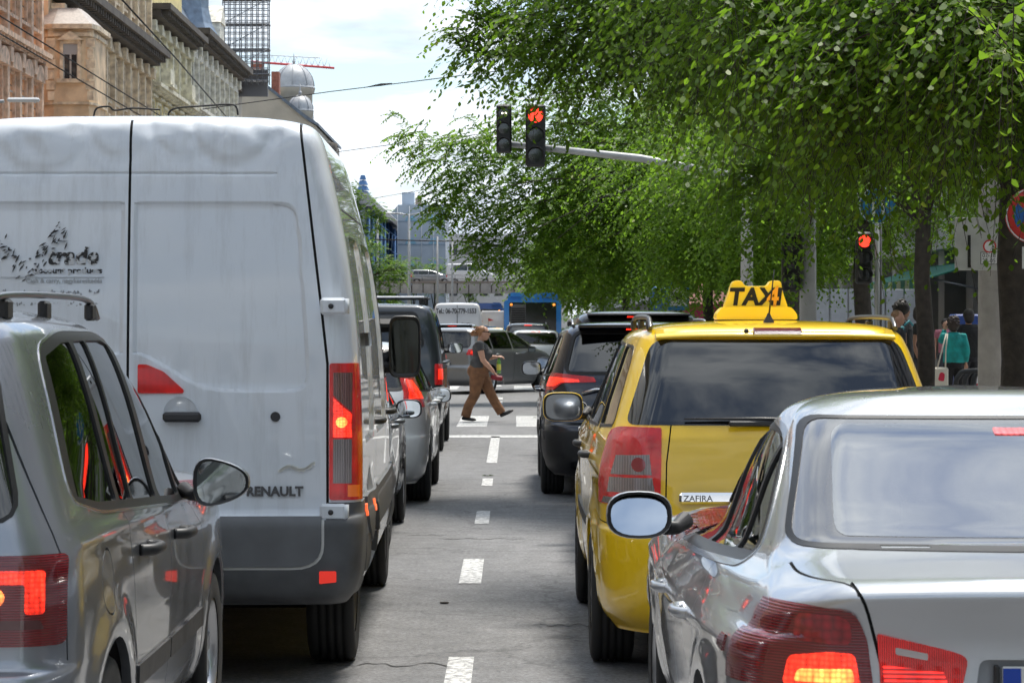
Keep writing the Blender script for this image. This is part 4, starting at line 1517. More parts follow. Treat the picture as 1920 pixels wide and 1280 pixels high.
        lt = s.part('lit_lens', M_LIT, .010, .004, under=tl)
        s.cut('rear', X(rpoly([(.585, .745), (.76, .745), (.745, .815), (.66, .828), (.60, .825)], .015, 3)), lt, only=(tl,))
        ht = s.part('lamp_core', M_HOT, .012, .004, under=tl)
        s.cut('rear', X(rpoly([(.60, .755), (.735, .755), (.725, .785), (.605, .79)], .01, 3)), ht, only=(lt,))
        rl = s.part('upper_lens', lens('lens_mid_red', (.34, .008, .015), None, 0, 'cells', 45), .009, .004, under=tl)
        s.cut('rear', X(rpoly([(.605, .845), (.735, .85), (.725, .915), (.64, .918), (.61, .905)], .02, 3)), rl, only=(tl,))
        l2 = s.part('lit_lens', lens('lens_bright_red', (.5, .01, .01), (1, .025, .015), .55, 'rows', 30), .009, .004, under=il)
        s.cut('rear', X([(.53, .745), (.535, .80), (.395, .785), (.38, .745)]), l2, only=(il,))
        cs = s.part('clear_lens', mat('lens_clear_slot', (.5, .45, .45), .12, .7, coat=1), .009, .004, under=il)
        s.cut('rear', X(rpoly([(.505, .825), (.505, .842), (.43, .828), (.43, .812)], .004, 2)), cs, only=(il,))
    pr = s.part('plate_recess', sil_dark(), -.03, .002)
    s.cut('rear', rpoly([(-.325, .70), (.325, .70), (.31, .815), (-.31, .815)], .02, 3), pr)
    s.finish(root, sil)
    plate(root, 0, .055, .745, '', 0)
    bs = MB(); bs.box((-.272, .06, .745), (.012, .02, .118), bev=.003); bs.build('plate_holder', M_PLAST, root)
    b = MB()
    b.lathe([(0, -.006), (.036, -.005), (.041, 0), (.041, .01)], 24, 'Y', (0, .035, .93)); b.build('boot_emblem', mat('emblem_blue', (.05, .12, .3), .2, coat=1), root)
    for k in (-1, 1):
        mirror(root, (k * .985, 2.70, .968), (k * .82, 2.86, .94), .215, .155, sil, mat('mirror_glass_blue', (.62, .66, .7), .02, 1.0), .13, 2.6, back=M_PLAST, tilt=.26)
        handle(root, k * .898, 1.62, .768, .2, sil, .03); handle(root, k * .900, 2.62, .742, .2, sil, .03)
    for x in (-.78, .78):
        for y in (.98, 3.74): wheel(root, x, y, .318, .215, 5, .68); arch(root, x * 1.1, y, .365)
    seats(root, .76, 1.15, 2.05, .26)
    b = MB(); b.box((0, 1.0, .98), (1.2, .4, .02), bev=.008); b.build('parcel_shelf', M_SEAT, root)
    return root
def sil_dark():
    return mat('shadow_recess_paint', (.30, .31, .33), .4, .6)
saloon()

# ================================================================== silver people carrier, left foreground
def people_carrier():
    root = thing('people_carrier', (-2.055, 7.0, 0), 0, 'silver people carrier cut off by the left edge, with roof rails and tinted side windows', 'car')
    sil = paint('grey_silver_metallic', (.31, .33, .365), .70, .24, .03)
    def deform(x, y, z):
        for wy in (.80, 3.48):
            d = math.hypot(y - wy, z - .32)
            if abs(x) > .7: x += math.copysign(.02 * math.exp(-((d - .41) / .07) ** 2), x)
        if y > .6 and .72 < z < 1.5:
            u_ = min(1, (y - .6) / 2.3); f_ = min(1, (z - .72) / .3) if z < 1.08 else max(0, 1 - (z - 1.08) / .42)
            z -= .135 * u_ * f_ * (1 if y < 3.2 else max(0, 1 - (y - 3.2) / .5))
        if z > 1.1: z += .038 * min(1, (z - 1.1) / .45)
        if abs(x) > .7 and .3 < y < 4.0: x += math.copysign(.010 * math.exp(-((z - .985 - .01 * (2 - y)) / .03) ** 2), x)
        return (x, y, z)
    rows = [
        (.20, .16, 4.15, .76, .16, .26, .06, .02),
        (.30, .05, 4.33, .85, .16, .26, .06, .02),
        (.42, .01, 4.39, .882, .16, .26, .06, .02),
        (.58, .00, 4.40, .892, .16, .26, .06, .02),
        (.66, .01, 4.39, .895, .16, .26, .06, .02),
        (.69, .05, 4.38, .897, .15, .25, .06, .02),
        (.82, .06, 4.28, .898, .15, .25, .06, .02),
        (.96, .07, 4.08, .893, .14, .24, .06, .025),
        (1.02, .08, 3.82, .880, .14, .24, .06, .03),
        (1.07, .09, 3.50, .862, .14, .24, .06, .03),
        (1.20, .13, 3.22, .820, .14, .24, .06, .035),
        (1.36, .19, 2.85, .770, .13, .24, .06, .04),
        (1.48, .25, 2.50, .722, .13, .24, .06, .04),
        (1.545, .29, 2.28, .682, .13, .22, .06, .04),
        (1.585, .36, 2.10, .615, .14, .22, .06, .03),
        (1.61, .50, 1.95, .50, .16, .25, .06, .02),
        (1.628, .75, 1.80, .28, .14, .25, .06, .02),
        (1.634, 1.0, 1.6, .06, .03, .2, .03, 0)]
    s = Shell(rows, 4, deform=deform, cnt=(18, 12, 60, 6, 8))
    for v in ('right', 'left'):
        s.seam(v, curve2([(.30, 1.60), (.25, 1.40), (.21, 1.10), (.205, .70)], 4), .007)
        s.seam(v, curve2([(1.18, 1.08), (1.17, .95), (1.24, .72), (1.30, .50), (1.30, .28)], 4), .007)
        s.seam(v, [(2.06, 1.08), (2.05, .28)], .007)
        s.seam(v, curve2([(3.02, 1.06), (3.06, .9), (3.02, .28)], 4), .007)
        s.seam(v, circle((.72, .86), .095, 22), .006, closed=True)
        s.seam(v, [(.2, .60), (.42, .605)], .006)
        rs = s.part('side_moulding', M_PLAST, .010, .012)
        s.cut(v, rpoly([(1.30, .475), (2.04, .475), (2.04, .545), (1.30, .545)], .01, 2), rs)
        rs2 = s.part('side_moulding', M_PLAST, .010, .012)
        s.cut(v, rpoly([(2.06, .475), (3.02, .475), (3.02, .545), (2.06, .545)], .01, 2), rs2)
        hole = s.part('wheel_opening', None, 0, 0, drop=True)
        for wy in (.80, 3.48):
            s.cut(v, [(wy + .37 * math.cos(a), max(.1, .32 + .37 * math.sin(a))) for a in np.linspace(-.8, math.pi + .8, 26)], hole)
        day = rpoly([(.44, 1.115), (.80, 1.060), (3.12, .945), (2.74, 1.23), (2.35, 1.48), (1.9, 1.575), (1.0, 1.58), (.62, 1.53)], [.08, .1, .03, .2, .2, .2, .15, .12], 5)
        ct = s.part('chrome_window_line', mat('window_line_chrome', (.6, .6, .61), .2, .95), .003, .012)
        s.cut(v, offpoly(day, .010), ct)
        bk = s.part('window_frame', M_RUBBER, .001, .01)
        s.cut(v, offpoly(day, .002), bk)
        for poly, gm in (([(.53, 1.118), (.80, 1.085), (1.13, 1.068), (1.13, 1.55), (1.0, 1.548), (.70, 1.51)], G_DARK),
                     ([(1.19, 1.065), (1.42, 1.053), (1.42, 1.552), (1.19, 1.55)], G_DARK),
                     ([(1.45, 1.052), (2.0, 1.024), (2.0, 1.535), (1.85, 1.55), (1.45, 1.552)], G_DARK),
                     ([(2.10, 1.019), (2.72, .988), (2.72, 1.21), (2.34, 1.455), (2.10, 1.515)], G_MID),
                     ([(2.77, .986), (3.03, .973), (2.77, 1.165)], G_MID)):
            g = s.part('side_window', gm, -.006, .004)
            s.cut(v, rpoly(poly, .018, 3), g)
    s.glazing('rear', rpoly([(-.73, 1.08), (.73, 1.08), (.63, 1.50), (-.63, 1.50)], .07), G_DARK, .012, 'rear_window')
    s.glazing('front', rpoly([(-.74, 1.1), (.74, 1.1), (.58, 1.5), (-.58, 1.5)], .06), G_CLEAR, .02, 'windscreen')
    for k in (-1, 1):
        def X(pts): return [(k * x, z) for x, z in pts]
        v = 'right' if k > 0 else 'left'
        tl = s.part('tail_light', M_DARKRED, .008, .02)
        s.cut('rear', X(rpoly([(.50, .745), (.848, .745), (.848, .985), (.50, .985)], .02, 3)), tl)
        lt = s.part('lit_lens', M_LIT, .011, .004, under=tl)
        s.cut('rear', X(rpoly([(.55, .945), (.80, .945), (.80, .83), (.755, .83), (.755, .91), (.55, .91)], .01, 3)), lt, only=(tl,))
        hc = s.part('lamp_core', M_HOT, .011, .004, under=tl)
        s.cut('rear', X(circle((.68, .875), .024, 14)), hc, only=(tl,))
        dk = s.part('reverse_lens', mat('lens_brown', (.10, .03, .03), .15, coat=1), .010, .004, under=tl)
        s.cut('rear', X(rpoly([(.52, .79), (.80, .79), (.79, .815), (.52, .815)], .006, 2)), dk, only=(tl,))
    s.finish(root, sil)
    for k in (-1, 1):
        rail(root, k * .60, .42, 2.35, 1.625, .06, mat('rail_silver', (.22, .22, .225), .28, .9), feet=(.66, 1.3, 2.2), r=.0105)
        mirror(root, (k * 1.005, 2.62, 1.035), (k * .85, 2.78, 1.0), .20, .155, M_PLAST if k < 0 else sil, mat('mirror_glass_dim2', (.42, .46, .48), .03, 1.0), .14, 2.7, skew=-.7)
        handle(root, k * .905, 1.42, .90, .19, M_PLAST, .034); handle(root, k * .905, 2.26, .885, .19, M_PLAST, .034)
    for x in (-.78, .78):
        for y in (.80, 3.48): wheel(root, x, y, .32, .215, 9, .66); arch(root, x * 1.12, y, .38)
    seats(root, .78, 1.0, 1.95, .42)
    return root
people_carrier()

# ================================================================== the other vehicles in the queue
MPV_ROWS = [
    (.20, .16, 4.20, .76, .28, .34, .08, .02), (.30, .05, 4.38, .84, .28, .34, .08, .02), (.42, .01, 4.45, .875, .26, .32, .08, .03),
    (.58, .00, 4.467, .886, .26, .32, .08, .03), (.67, .02, 4.45, .888, .26, .32, .08, .03), (.70, .06, 4.44, .888, .24, .30, .08, .035),
    (.86, .075, 4.30, .89, .22, .30, .08, .04), (1.0, .095, 3.98, .884, .22, .30, .08, .05), (1.10, .125, 3.52, .858, .20, .29, .08, .055),
    (1.26, .20, 3.18, .80, .19, .28, .07, .06), (1.42, .28, 2.82, .74, .18, .27, .06, .055), (1.53, .34, 2.45, .69, .17, .26, .06, .05),
    (1.585, .40, 2.15, .61, .18, .25, .06, .04), (1.612, .58, 1.92, .46, .2, .3, .08, .03), (1.626, 1.0, 1.6, .06, .05, .2, .05, 0)]
BOX_ROWS = [
    (.22, .10, 4.35, .80, .12, .16, .03, .0), (.32, .02, 4.44, .86, .12, .16, .03, .0), (.55, .00, 4.467, .888, .11, .15, .03, .0),
    (.66, .01, 4.45, .89, .11, .15, .03, .0), (.70, .05, 4.42, .89, .10, .14, .03, .0), (.86, .06, 4.22, .89, .10, .14, .03, .0),
    (.98, .07, 3.85, .885, .10, .14, .03, .0), (1.08, .08, 3.55, .872, .10, .14, .03, .0), (1.28, .11, 3.25, .84, .10, .14, .03, .0),
    (1.44, .14, 2.98, .80, .10, .14, .03, .0), (1.54, .17, 2.78, .765, .11, .15, .03, .0), (1.59, .20, 2.66, .71, .13, .17, .03, .0),
    (1.612, .28, 2.5, .60, .15, .2, .05, .0), (1.626, .6, 2.1, .15, .1, .2, .05, 0)]

def side_car(name, label, loc, rz, L, W, H, paint_m, style='mpv', rake=0.0, tail=None, lit=True, lower=False, spoiler=False, rails=False,
             high_lamp=True, mirror_at=None, mirror_z=1.0, wheel_r=.32, cat='car', glass_r=None, group=None, hi=False, light_plate=False, rear_glass=True, detail=True, panes=True):
    root = thing(name, loc, rz, label, cat, group)
    ky, kz, kw = L / 4.467, H / 1.626, (W / 2) / .89
    rows = [list(r) for r in (MPV_ROWS if style == 'mpv' else BOX_ROWS)]
    for r in rows:
        z0 = r[0]
        r[1] += rake * max(0, (z0 - 1.05) / .55)
        r[0] *= kz; r[1] *= ky; r[2] *= ky
        for c in (3, 4): r[c] *= kw
    wy0, wy1 = .86 * ky, 3.56 * ky
    def deform(x, y, z):
        for wy in (wy0, wy1):
            d = math.hypot(y - wy, z - wheel_r)
            if abs(x) > .7 * kw: x += math.copysign(.022 * math.exp(-((d - wheel_r * 1.25) / .07) ** 2), x)
        return (x, y, z)
    cnt = (14, 8, 36, 5, 6) if hi else (8, 5, 24, 4, 4)
    s = Shell(rows, 3 if hi else 2, deform=deform, cnt=cnt)
    Z = lambda z: z * kz
    if lower:
        lb = s.part('bumper_cladding', M_PLAST, .006, .02)
        s.cut('rear', rpoly([(-1.2, .1), (1.2, .1), (1.2, .62 * kz), (.5 * kw, .62 * kz), (.42 * kw, .72 * kz), (-.42 * kw, .72 * kz), (-.5 * kw, .62 * kz), (-1.2, .62 * kz)], .02, 2), lb)
        for v in ('right', 'left'): s.cut(v, [(-.1, .1), (L + .1, .1), (L + .1, .42), (-.1, .42)], lb)
    for v in ('right', 'left'):
        if detail:
            for yy in (1.06 * ky, 2.0 * ky, 3.06 * ky): s.seam(v, [(yy, Z(1.1)), (yy, Z(.3))], .008)
        hole = s.part('wheel_opening', None, 0, 0, drop=True)
        for wy in (wy0, wy1):
            rr_ = wheel_r * 1.16
            s.cut(v, [(wy + rr_ * math.cos(a), max(.05, wheel_r + rr_ * math.sin(a))) for a in np.linspace(-.7, math.pi + .7, 18)], hole)
        if panes:
            sh = rake * ky * .55
            s.glazing(v, rpoly([(.45 * ky + sh * .3, Z(1.14)), (.98 * ky, Z(1.12)), (.98 * ky, Z(1.49)), (.66 * ky + sh, Z(1.47))], .03, 3), glass_r or G_DARK, .014, 'quarter_window')
            s.glazing(v, rpoly([(1.05 * ky, Z(1.12)), (1.94 * ky, Z(1.11)), (1.94 * ky, Z(1.51)), (1.05 * ky, Z(1.49))], .03, 3), G_MID, .014, 'side_window')
            xe = 3.02 if style == 'mpv' else 3.2
            s.glazing(v, rpoly([(2.03 * ky, Z(1.11)), (xe * ky, Z(1.11)), ((xe - .3) * ky, Z(1.3)), ((xe - .68) * ky, Z(1.50)), (2.03 * ky, Z(1.51))], .03, 3), G_MID, .014, 'side_window')
    if rear_glass:
        g_ = rpoly([(-.66 * kw, Z(1.16)), (.66 * kw, Z(1.16)), (.575 * kw, Z(1.51)), (-.575 * kw, Z(1.51))], .06, 4)
        s.glazing('rear', g_, glass_r or G_DARK, .03, 'rear_window')
    s.glazing('front', rpoly([(-.72 * kw, Z(1.13)), (.72 * kw, Z(1.13)), (.58 * kw, Z(1.49)), (-.58 * kw, Z(1.49))], .05, 3), G_CLEAR, .02, 'windscreen')
    tail = tail or [(.56, .80), (.95, .80), (.95, 1.0), (.84, 1.08), (.60, 1.08)]
    for k in (-1, 1):
        X = [(k * x * kw, z) for x, z in tail]
        tl = s.part('tail_light', M_RED, .008, .02)
        s.cut('rear', rpoly(X, .012, 2), tl)
        if lit:
            cx = sum(p[0] for p in X) / len(X); cz = sum(p[1] for p in X) / len(X)
            lp = s.part('lit_lens', M_LIT, .011, .004, under=tl)
            s.cut('rear', [(cx + (x - cx) * .55, cz + (z - cz) * .5) for x, z in X], lp, only=(tl,))
    if high_lamp:
        hb = s.part('high_brake_lamp', M_LIT if lit else M_RED, .008, .01)
        s.cut('rear', [(-.13, Z(1.545)), (.13, Z(1.545)), (.13, Z(1.568)), (-.13, Z(1.568))], hb)
    s.finish(root, paint_m)
    if spoiler:
        b = MB(); b.box((0, .33 * ky + rake, Z(1.575)), (1.12 * kw, .26, .035), bev=.014); b.build('roof_spoiler', paint_m, root)
    if rails:
        for k in (-1, 1): rail(root, k * .60 * kw, .55 * ky, 2.35 * ky, Z(1.585), .05, M_ALLOY)
    for k in (-1, 1):
        mx_ = (mirror_at or (W / 2 + .09))
        mirror(root, (k * mx_, 2.72 * ky, mirror_z * kz), (k * (W / 2 - .06), 2.85 * ky, (mirror_z - .03) * kz), .20, .145, paint_m, None, .12, 3.0)
        if detail:
            handle(root, k * (W / 2 - .004), 1.2 * ky, Z(.97), .2, paint_m); handle(root, k * (W / 2 - .004), 2.2 * ky, Z(.97), .2, paint_m)
    for x in (-(W / 2 - .115), W / 2 - .115):
        for y in (wy0, wy1): wheel(root, x, y, wheel_r, .22, 5, .66); arch(root, x * 1.09, y, wheel_r * 1.18)
    seats(root, .76 * kw, 1.0 * ky, 1.95 * ky, .42 * kz)
    plate(root, 0, .03 * ky, Z(.76), '')
    return root

P_BLACK = paint('black_paint', (.012, .012, .015), .2, .2, .04)
P_NAVY = paint('dark_navy_paint', (.012, .014, .03), .3, .22, .04)
P_SLATE = paint('slate_paint', (.035, .042, .052), .4, .28, .08)
P_GREY = paint('mid_grey_paint', (.24, .245, .25), .6, .3, .04)
P_WHITE = paint('white_paint', (.72, .73, .74), 0, .3, .06)
P_PEARL = paint('pearl_silver_paint', (.78, .78, .77), .1, .3, .05)
P_DGREY = paint('dark_grey_paint', (.08, .083, .088), .6, .3, .06)
P_YELLOW = MATS['taxi_yellow_paint']

# left lane, beyond the van
side_car('parked_hatchback', 'dark grey hatchback in the left lane just ahead of the white van', (-1.74, 18.4, 0), .0, 4.2, 1.74, 1.45, P_DGREY, rake=.15,
         mirror_at=.93, mirror_z=1.06, hi=True)['label'] = 'dark grey hatchback mostly hidden by the white van, its mirror showing'
side_car('hatchback', 'pearl silver hatchback with tall red tail lamps, ahead of the white van', (-1.63, 23.6, 0), 0, 4.35, 1.78, 1.46, P_PEARL, rake=.25,
         tail=[(.66, .87), (.95, .87), (.95, .96), (.82, .99), (.70, 1.19), (.60, 1.21), (.66, 1.0)], mirror_at=.93, mirror_z=1.02, hi=True, glass_r=G_MID)
v = side_car('passenger_van', 'dark slate passenger van with a roof rack, waiting at the stop line', (-1.83, 33.2, 0), 0, 4.9, 1.92, 1.88, P_SLATE, 'box', tail=[(.80, .86), (.97, .86), (.97, 1.12), (.80, 1.12)],
         mirror_at=1.06, mirror_z=1.12, hi=True, cat='van', glass_r=G_MID, wheel_r=.33)
for yy in (.5, 1.6, 2.6):
    b = MB(); b.box((0, yy, 1.955), (1.46, .09, .03), bev=.01); rk = b.build('roof_rack_bar', M_ALLOY if yy == .5 else M_PLAST, v)
    for k in (-1, 1):
        f = MB(); f.box((k * .68, yy, 1.91), (.05, .09, .09), bev=.01); f.build('rack_foot', M_PLAST, rk)
# right lane, beyond the taxi
side_car('hatchback', 'white hatchback squeezed between the taxi and the dark off-roader', (1.40, 17.3, 0), 0, 4.1, 1.74, 1.43, P_WHITE, rake=.2, mirror_at=.94, mirror_z=1.10, hi=True, glass_r=G_MID)
sv = side_car('suv', 'dark navy off-roader with chrome-edged tail lamps ahead of the taxi', (1.20, 24.6, 0), 0, 4.6, 1.86, 1.64, P_NAVY, tail=[(.40, 1.075), (.70, 1.065), (.78, 1.0), (.97, .99), (.97, 1.10), (.86, 1.165), (.42, 1.12)],
         lower=True, rails=True, mirror_at=1.0, mirror_z=1.15, wheel_r=.345, hi=True, spoiler=True)
b = MB(); b.tube([(-.55, .09, .97), (-.42, .06, 1.01), (-.2, .045, 1.01), (.2, .045, 1.01), (.42, .06, 1.01), (.55, .09, .97)], .018, 8); b.build('chrome_garnish', M_CHROME, sv)
for k in (-1, 1):
    b = MB(); b.tube([(k * .62, .0, .31), (k * .62, .3, .31)], .04, 12, cap=False); b.build('exhaust_tip', M_CHROME, sv)
b = MB(); b.tube([(.0, .20, 1.20), (.25, .2, 1.205), (.42, .22, 1.2)], [.018, .014, .006], 6, flat=.5); b.build('rear_wiper', M_PLAST, sv)
side_car('people_carrier', 'black people carrier with a roof spoiler, ahead of the navy off-roader', (1.46, 30.4, 0), 0, 4.75, 1.90, 1.78, P_BLACK, tail=[(.70, .9), (.97, .9), (.97, 1.2), (.76, 1.2)], mirror_at=1.06, mirror_z=1.03, hi=True, spoiler=True, wheel_r=.335)
b = MB(); 
# crossing and beyond
side_car('estate_car', 'grey people carrier crossing the junction behind the walking woman', (-1.70, 62.2, 0), -R(27), 4.6, 1.84, 1.55, P_GREY, tail=[(.62, .92), (.97, .88), (.97, 1.06), (.66, 1.04)], mirror_z=1.08, hi=True, glass_r=G_MID, high_lamp=False)
side_car('suv', 'dark off-roader with a lit high brake lamp left of the woman', (-1.75, 78, 0), 0, 4.5, 1.84, 1.66, P_SLATE, spoiler=True)
side_car('hatchback', 'white hatchback waiting below the big blue bus', (.72, 80, 0), 0, 4.2, 1.76, 1.47, P_WHITE, rake=.3, glass_r=G_CLEAR)
side_car('suv', 'black off-roader in front of the white hatchback, roof rails on', (.55, 91, 0), 0, 4.6, 1.86, 1.68, P_BLACK, rails=True)
side_car('taxi', 'small distant yellow taxi beside the big blue bus', (-.75, 122, 0), 0, 4.4, 1.8, 1.5, P_YELLOW, detail=False)
vt = side_car('panel_van', 'distant white panel van with a telephone number on its doors', (-2.16, 105, 0), 0, 5.4, 2.02, 2.50, P_WHITE, 'box', rear_glass=False, cat='van', tail=[(.84, .9), (.97, .9), (.97, 1.4), (.84, 1.4)], wheel_r=.33, mirror_z=1.0, panes=False, high_lamp=False)
textmesh('van_lettering', 'Tel.: 06-70-779-1553', .27, M_INK, vt, facing(-.84, .02, 2.08), .01, .008, 0, .70)
textmesh('van_lettering', 'Trade', .2, mat('green_print', (.05, .3, .05), .5), vt, facing(-.72, .05, 1.40), .01, .006, .2, .9)
textmesh('van_lettering', 'trade s w', .13, M_INK, vt, facing(.12, .05, 1.40), .01, .002, 0, .9)
textmesh('van_lettering', 'Double', .13, M_INK, vt, facing(.16, .05, 1.62), .01, .002, .2, .9)
b = MB(); b.box((0, .10, 1.6), (.02, .02, 1.6)); b.build('door_gap', M_GAP, vt)

# ------------------------------------------------------------------ buses, box truck
def bus(loc, label, W=2.5, H=3.0, L=12.0, col=(.03, .26, .74), lit=False):
    root = thing('city_bus', loc, 0, label, 'bus')
    bm_ = paint('bus_blue_%d' % int(loc[1]), col, 0, .3, .04)
    b = MB(); prof = rpoly([(-W / 2, .35), (W / 2, .35), (W / 2, H - .30), (-W / 2, H - .30)], [.08, .08, .16, .16], 5)
    b.prism(prof, 0, L, 'Y'); b.build('body', bm_, root)
    r = MB(); r.prism(rpoly([(-W * .44, H - .30), (W * .44, H - .30), (W * .43, H - .06), (W * .40, H), (-W * .40, H), (-W * .43, H - .06)], [0, 0, .05, .08, .08, .05], 4), .12, 3.2, 'Y'); pod = r.build('roof_pod', bm_, root)
    for k in (-1, 1):
        r = MB(); r.prism(rpoly([(k * W * .40, H - .15), (k * W * .18, H - .15), (k * W * .2, H + .03), (k * W * .38, H + .03)], .04, 3), .05, .5, 'Y'); r.build('roof_fairing', bm_, pod)
    g = MB(); g.prism(rpoly([(-W * .41, 1.05), (W * .41, 1.05), (W * .41, H - .40), (-W * .41, H - .40)], .08, 4), -.012, .03, 'Y'); g.build('rear_window', mat('bus_black_glass', (.012, .013, .015), .1, coat=1), root)
    gr = MB()
    gr.prism(rpoly([(-W * .38, 1.2), (-W * .12, 1.2), (-W * .12, H - .48), (-W * .38, H - .48)], .03, 3), -.03, -.012, 'Y')
    grille = gr.build('engine_grille', mat('grille_grey', (.12, .12, .125), .5), root)
    n = 12
    for i in range(n):
        s_ = MB(); s_.box((-W * .25, -.04, 1.28 + i * (H - 1.85) / n), (W * .24, .02, .04)); s_.build('grille_slat', M_GAP, grille)
    for k in (-1, 1):
        lm = MB(); lm.lathe([(0, -.03), (.055, -.03), (.06, -.01)], 12, 'Y', (k * W * .37, 0, H - .50)); lm.build('indicator_lamp', mat('lamp_orange', (.8, .25, .03), .3, emit=(1, .3, .05), es=1.0), root)
        tl = MB(); tl.box((k * W * .44, -.01, .85), (.12, .04, .4), bev=.02); tl.build('tail_light', M_LIT, root)
        for yy in (3.0, L - 2.6): wheel(root, k * (W / 2 - .16), yy, .48, .28, 8, .6, 'steel')
        for i in range(6):
            wn = MB(); wn.box((k * (W / 2 + .002), 1.6 + i * 1.65, 1.95), (.02, 1.5, 1.0), bev=.008); wn.build('side_window', mat('bus_black_glass', (.012, .013, .015), .1), root)
    bp = MB(); bp.box((0, -.03, .5), (W * .98, .1, .28), bev=.04); bp.build('rear_bumper', bm_, root)
    nt_ = MB(); nt_.box((.12, -.02, 1.45), (.2, .006, .28)); nt_.build('rear_notice', mat('paper_grey', (.35, .36, .36), .6), root)
    return root
bus((.90, 116, 0), 'big blue city bus seen from behind, engine grille on its left')
bus((-1.75, 172, 0), 'smaller distant blue bus left of the big bus', 2.5, 3.05, 12, (.02, .10, .36))
def box_truck():
    root = thing('box_truck', (-.85, 128, 0), 0, 'distant white box truck with a picture on its rear, beside the bus', 'truck')
    b = MB(); b.box((0, 2.2, 1.45), (1.25, 4.4, 1.7), bev=.03); b.build('cargo_box', P_WHITE, root)
    b = MB(); b.box((0, 5.2, 1.25), (1.2, 1.3, 1.6), bev=.12); b.build('cab', P_WHITE, root)
    b = MB(); b.box((0, .01, .45), (1.2, .12, .18), bev=.02); b.build('rear_bumper', M_PLAST, root)
    b = MB(); b.prism([(-.35, 1.55), (.1, 1.55), (.05, 1.4), (-.3, 1.4)], -.008, .02, 'Y'); b.build('boat_picture', mat('print_blue', (.1, .3, .55), .5), root)
    b = MB(); b.prism([(-.28, 1.95), (-.02, 1.85), (-.28, 1.8)], -.008, .02, 'Y'); b.build('flag_picture', mat('print_red', (.6, .05, .05), .5), root)
    b = MB(); b.box((-.29, -.002, 1.7), (.015, .012, .5)); b.build('mast_picture', M_INK, root)
    for k in (-1, 1):
        for yy in (1.0, 4.9): wheel(root, k * .52, yy, .36, .2, 6, .6, 'steel')
    return root
box_truck()
def tram():
    root = thing('yellow_bus', (-4.2, 190, 0), 0, 'far yellow bus partly hidden behind the white panel van', 'bus')
    b = MB(); b.prism(rpoly([(-1.25, .35), (1.25, .35), (1.25, 3.0), (-1.25, 3.0)], [.05, .05, .3, .3], 4), 0, 11, 'Y'); b.build('body', P_YELLOW, root)
    b = MB(); b.box((0, -.01, 2.05), (2.1, .04, .9), bev=.01); b.build('rear_window', mat('bus_black_glass', (.012, .013, .015), .1), root)
    for k in (-1, 1):
        for yy in (2.5, 8.5): wheel(root, k * 1.08, yy, .48, .28, 8, .6, 'steel')
        b = MB(); b.box((k * 1.1, -.01, .8), (.15, .04, .3)); b.build('tail_light', M_RED, root)
tram()

# ================================================================== trees
def leaf_mat(name, dark, light, trans, tfac=.42):
    m = bpy.data.materials.new(name); m.use_nodes = True
    t = m.node_tree; t.nodes.clear()
    o = t.nodes.new('ShaderNodeOutputMaterial')
    ge = t.nodes.new('ShaderNodeNewGeometry')
    r = t.nodes.new('ShaderNodeValToRGB')
    r.color_ramp.elements[0].color = (*dark, 1); r.color_ramp.elements[1].color = (*light, 1)
    e = r.color_ramp.elements.new(.93); e.color = (*[c * 1.0 for c in light], 1)
    r.color_ramp.elements[2].color = (light[0] * 1.9, light[1] * 1.15, light[2], 1)
    t.links.new(ge.outputs['Random Per Island'], r.inputs[0])
    d = t.nodes.new('ShaderNodeBsdfPrincipled')
    d.inputs['Roughness'].default_value = .5
    d.inputs['Specular IOR Level'].default_value = .28
    t.links.new(r.outputs[0], d.inputs['Base Color'])
    tr = t.nodes.new('ShaderNodeBsdfTranslucent')
    mr = t.nodes.new('ShaderNodeMix'); mr.data_type = 'RGBA'
    mr.inputs['A'].default_value = (*[c * .65 for c in trans], 1); mr.inputs['B'].default_value = (*trans, 1)
    t.links.new(ge.outputs['Random Per Island'], mr.inputs['Factor'])
    t.links.new(mr.outputs['Result'], tr.inputs[0])
    mx = t.nodes.new('ShaderNodeMixShader'); mx.inputs[0].default_value = tfac
    t.links.new(d.outputs[0], mx.inputs[1]); t.links.new(tr.outputs[0], mx.inputs[2])
    t.links.new(mx.outputs[0], o.inputs[0])
    return m
M_LEAF = leaf_mat('elm_leaf', (.045, .100, .012), (.112, .195, .020), (.27, .50, .035), .46)
M_LEAF2 = leaf_mat('acacia_leaf', (.055, .115, .018), (.10, .19, .028), (.22, .40, .04), .45)
M_BARK = mat('bark', (.055, .045, .036), .9, noise=.35, nscale=9, bump=.8, bscale=18)

def leaves_mesh(name, P, A, S, size, width=.52, hexa=True):
    """one leaf per row: base P, axis A, side S (unit vectors), length size"""
    n = len(P)
    Nn = np.cross(A, S)
    sz = size[:, None]
    if hexa:
        t = [(0, 0, 0), (.28, -.5, .10), (.68, -.36, .07), (1, 0, -.06), (.68, .36, .07), (.28, .5, .10)]
    else:
        t = [(0, 0, 0), (.42, -.5, .08), (1, 0, -.04), (.42, .5, .08)]
    k = len(t)
    V = np.empty((n, k, 3), np.float32)
    for j, (a, b, c) in enumerate(t):
        V[:, j] = P + A * sz * a + S * sz * (b * width) + Nn * sz * c
    me = bpy.data.meshes.new(name)
    me.vertices.add(n * k); me.vertices.foreach_set('co', V.ravel())
    me.loops.add(n * k); me.loops.foreach_set('vertex_index', np.arange(n * k, dtype=np.int32))
    me.polygons.add(n)
    me.polygons.foreach_set('loop_start', np.arange(0, n * k, k, dtype=np.int32))
    me.polygons.foreach_set('loop_total', np.full(n, k, np.int32))
    me.update(calc_edges=True)
    return me

def unit(v):
    return v / np.maximum(np.linalg.norm(v, axis=1, keepdims=True), 1e-9)

